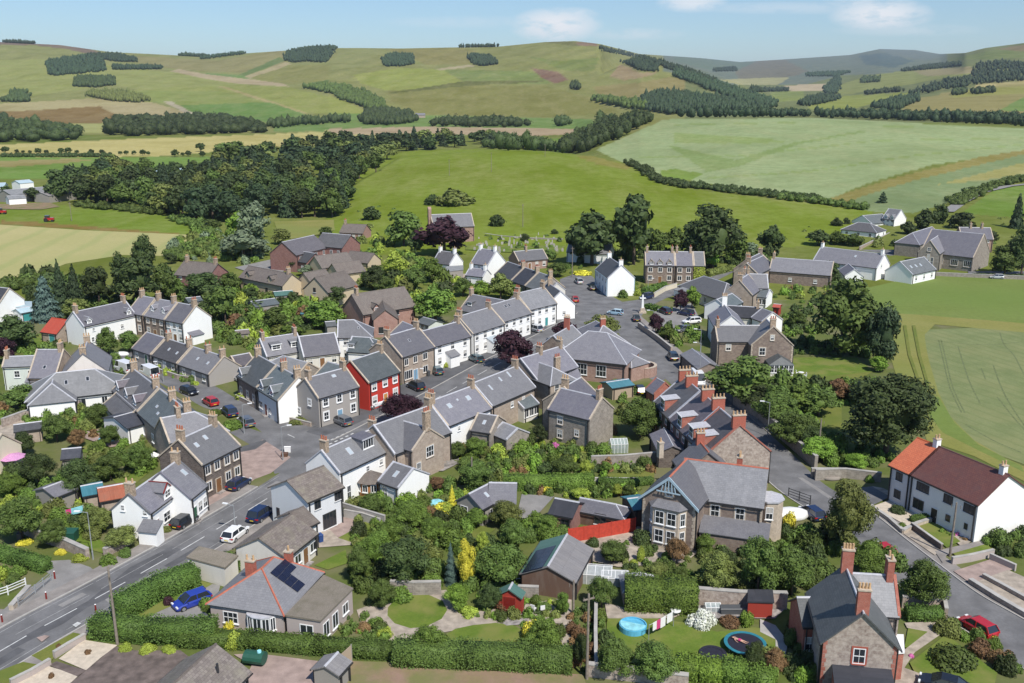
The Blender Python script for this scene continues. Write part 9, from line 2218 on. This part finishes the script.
po=bpy.data.objects.new('person',bm_);COL.objects.link(po);md=po.modifiers.new('skin','SKIN');md.use_smooth_shade=True
for v,rr in zip(bm_.skin_vertices[0].data,[.15,.13,.14,.055,.1,.075,.045,.03,.075,.045,.03,.05,.038,.028,.05,.038,.028,.085]): v.radius=(rr,rr*.8)
bm_.skin_vertices[0].data[0].use_root=True;sb=po.modifiers.new('sub','SUBSURF');sb.levels=1;sb.render_levels=1
pp_=A_('v',795,520);po.location=(tr.location.x - .5,tr.location.y+.3,.80);po.rotation_euler=(0,0,2.5);tag(po,'person lying on their back on the teal trampoline, one arm behind the head','person')
mb=MB();mb.cyl((-.14,0,.12),(.12,0,.12),.16,.15,10);sw=mk('shorts',mb,'cloth_pink',po,inv=I4);mb=MB();mb.cyl((.74,0,.13),(.86,0,.12),.09,.06,8);mk('hair',mb,'timber_brown',po,inv=I4)
def frames(name,reg,x,y,w_,d_,h_,ang,lab,cat,n=5,roofm='glass_clear'):
 r0=empty(name,A_(reg,x,y),ang,lab,cat);mb=MB();gb=MB()
 for k in range(n+1):
  X=-w_/2+w_*k/n
  for q in [((X,-d_/2,0),(X,-d_/2,h_*.7)),((X,d_/2,0),(X,d_/2,h_*.7)),((X,-d_/2,h_*.7),(X,0,h_)),((X,d_/2,h_*.7),(X,0,h_))]: mb.cyl(*q,.04,n=4)
 for y_,z in ((-d_/2,h_*.7),(d_/2,h_*.7),(0,h_)): mb.cyl((-w_/2,y_,z),(w_/2,y_,z),.045,n=4)
 mk('frame',mb,'frame_white',r0,inv=I4);a,b_=w_/2,d_/2;z=h_*.7
 for q in [[(-a,-b_,0),(a,-b_,0),(a,-b_,z),(-a,-b_,z)],[(a,b_,0),(-a,b_,0),(-a,b_,z),(a,b_,z)],[(-a,-b_,z),(a,-b_,z),(a,0,h_),(-a,0,h_)],[(a,b_,z),(-a,b_,z),(-a,0,h_),(a,0,h_)],[(a,-b_,0),(a,b_,0),(a,b_,z),(a,0,h_),(a,-b_,z)],[(-a,b_,0),(-a,-b_,0),(-a,-b_,z),(-a,0,h_),(-a,b_,z)]]: gb.poly(q)
 mk('glazing',gb,roofm,r0,inv=I4)
frames('greenhouse','o',598,208,2.6,1.9,2.1,.1,'small glazed greenhouse behind the grey retaining wall','greenhouse')
frames('greenhouse','v',140,218,4.6,2.6,1.7,-.15,'translucent lean-to greenhouse beside the workshop, left','greenhouse',5,'glass_pale')
frames('greenhouse','v',245,235,3.0,2.0,1.5,-.1,'lower translucent greenhouse right of the first','greenhouse',4,'glass_pale')
frames('cold_frame','v',680,362,1.6,1.0,1.0,0,'small pale blue glazed cold frame on the patio','cold frame',3)
r0=empty('oil_tank',A_('t',337,600),-.2,'dark green plastic oil tank in the brick courtyard','oil tank');mb=MB();o8=[(math.cos(a)*.75,.8+math.sin(a)*.62) for a in np.linspace(0,2*math.pi,13)[:-1]];mb.prism(o8,Matrix.Rotation(math.pi/2,4,'Z'),-1.0,1.0);mk('tank',mb,'bin_green',r0,inv=I4);mb=MB();mb.cyl((.5,0,1.4),(.5,0,1.6),.22,.2,10);mk('cap',mb,'cover_aqua',r0,inv=I4)
def chair_(reg,x,y,ang,lab,mat='frame_white',table=False,grp=None):
 r0=empty('garden_table' if table else 'garden_chair',A_(reg,x,y),ang,lab,'table' if table else 'chair',grp);mb=MB()
 if table: mb.cyl((0,0,.68),(0,0,.73),.55,n=14);mk('table_top',mb,mat,r0,inv=I4);mb=MB();mb.cyl((0,0,0),(0,0,.68),.06,n=6);mk('leg',mb,mat,r0,inv=I4)
 else:
  mb.box(-.25,.25,-.25,.25,.4,.46);mk('seat',mb,mat,r0,inv=I4);mb=MB();mb.box(-.25,.25,.2,.27,.46,.95);mk('backrest',mb,mat,r0,inv=I4)
  for sx in (-.22,.22):
   for sy in (-.22,.22): mb=MB();mb.box(sx - .03,sx+.03,sy - .03,sy+.03,0,.4);mk('leg',mb,mat,r0,inv=I4)
chair_('v',515,385,0,'round white patio table at the end of the clipped hedge',table=True);chair_('j',612,535,0,'white garden table on the upper lawn',table=True);chair_('j',592,530,1.5,'white chair left of the table on the upper lawn');chair_('j',632,542,-1.5,'white chair right of the table on the upper lawn')
chair_('u',730,365,2.6,'left white plastic chair by the red shed patio');chair_('u',768,368,3.4,'right white plastic chair by the red shed patio')
def parasol(reg,x,y,r,h_,mat,lab):
 r0=empty('parasol',A_(reg,x,y),0,lab,'parasol');mb=MB();mb.cyl((0,0,0),(0,0,h_),.03,n=6);mk('pole',mb,'pole_wood',r0,inv=I4);mb=MB();mb.cyl((0,0,h_ - .55),(0,0,h_),r,.05,8);mk('canopy',mb,mat,r0,inv=I4)
parasol('l',70,250,1.9,2.5,'parasol_pink','pink garden parasol over the left-edge patio');parasol('l',785,225,.8,2.0,'frame_white','small white parasol at the tan rubble house')
def lump(name,reg,x,y,sx,sy,sz,mat,lab,cat,ang=0.):
 iv,it=ICO2;V=iv*np.array([sx,sy,sz]);V[:,2]=np.clip(V[:,2]+sz*.35,0,sz*1.05);me=mesh_np(name,V,np.zeros((0,4),int),[mat],it);me.polygons.foreach_set('use_smooth',[True]*len(me.polygons));o=bpy.data.objects.new(name,me);COL.objects.link(o);o.location=A_(reg,x,y);o.rotation_euler=(0,0,ang);tag(o,lab,cat)
lump('covered_trailer','q',748,600,2.8,1.4,1.3,'frame_white','white sheet-covered trailer beside the villa','trailer',.1);lump('covered_boat','a',555,618,1.6,.8,.8,'frame_white','small white covered boat on the yard','boat');lump('covered_boat','l',540,110,1.4,.8,.7,'cover_aqua','aqua-and-white covered hot tub on the left patio','hot tub');lump('rubble_heap','q',965,398,1.5,1.0,.5,'stone_grey','grey heap of rubble behind the roadside wall','rubble heap');lump('rain_butt','n',490,590,1.2,.9,.9,'cover_aqua','pale aqua cover beside the golden bush','cover')
box_thing('skip','dark green compost bin in the bottom-left garden','compost bin','l',355,610,1.8,1.4,1.3,'bin_green');box_thing('planter','blue planter on the villa patio','planter','v',760,375,2.2,.8,.8,'bin_grey');box_thing('bench','white bench-box under the window of the white pair','bench','r',470,395,1.8,.6,.7,'frame_white',-.6)
for x,y,mt,lab in [(145,590,'car_red','small red tractor on the green field by the farm'),(6,568,'car_red','red trailer at the left edge by the farm')]:
 p=T_('F',x,y);r0=empty('tractor',p,.2,lab,'tractor');mb=MB();mb.box(-2,1.9,-.9,.9,.7,1.7);mk('body',mb,mt,r0,inv=I4);mb=MB();mb.box(-1.6,.2,-.8,.8,1.7,2.7);mk('cab',mb,'glass',r0,inv=I4)
 for sx,rr in ((-1.2,.85),(1.3,.5)):
  for sy in (-1,1): mb=MB();mb.cyl((sx,sy*.95 - .2,rr),(sx,sy*.95+.2,rr),rr,n=12);mk('wheel',mb,'tyre',r0,inv=I4)
box_thing('sign','small white road sign board beside the forecourt lamp','sign','m',545,215,1.0,.12,.9,'frame_white');box_thing('flower_tub','wooden flower tub at the foot of the forecourt lamp','flower tub','m',530,235,1.0,.6,.5,'bin_brown')
hz=MB();hz.box(-9500,9500,-170,17500,-1200,470);o=mk('haze',hz,'land',uv=False,inv=I4);o['kind']='stuff'
m=bpy.data.materials.new('haze');m.use_nodes=True;nt=m.node_tree;nt.nodes.clear();out=nt.nodes.new('ShaderNodeOutputMaterial');pv=nt.nodes.new('ShaderNodeVolumePrincipled');pv.inputs['Color'].default_value=(.72,.82,1,1);pv.inputs['Density'].default_value=4.8e-5;pv.inputs['Anisotropy'].default_value=.2
nt.links.new(pv.outputs[0],out.inputs['Volume']);o.data.materials.clear();o.data.materials.append(m)
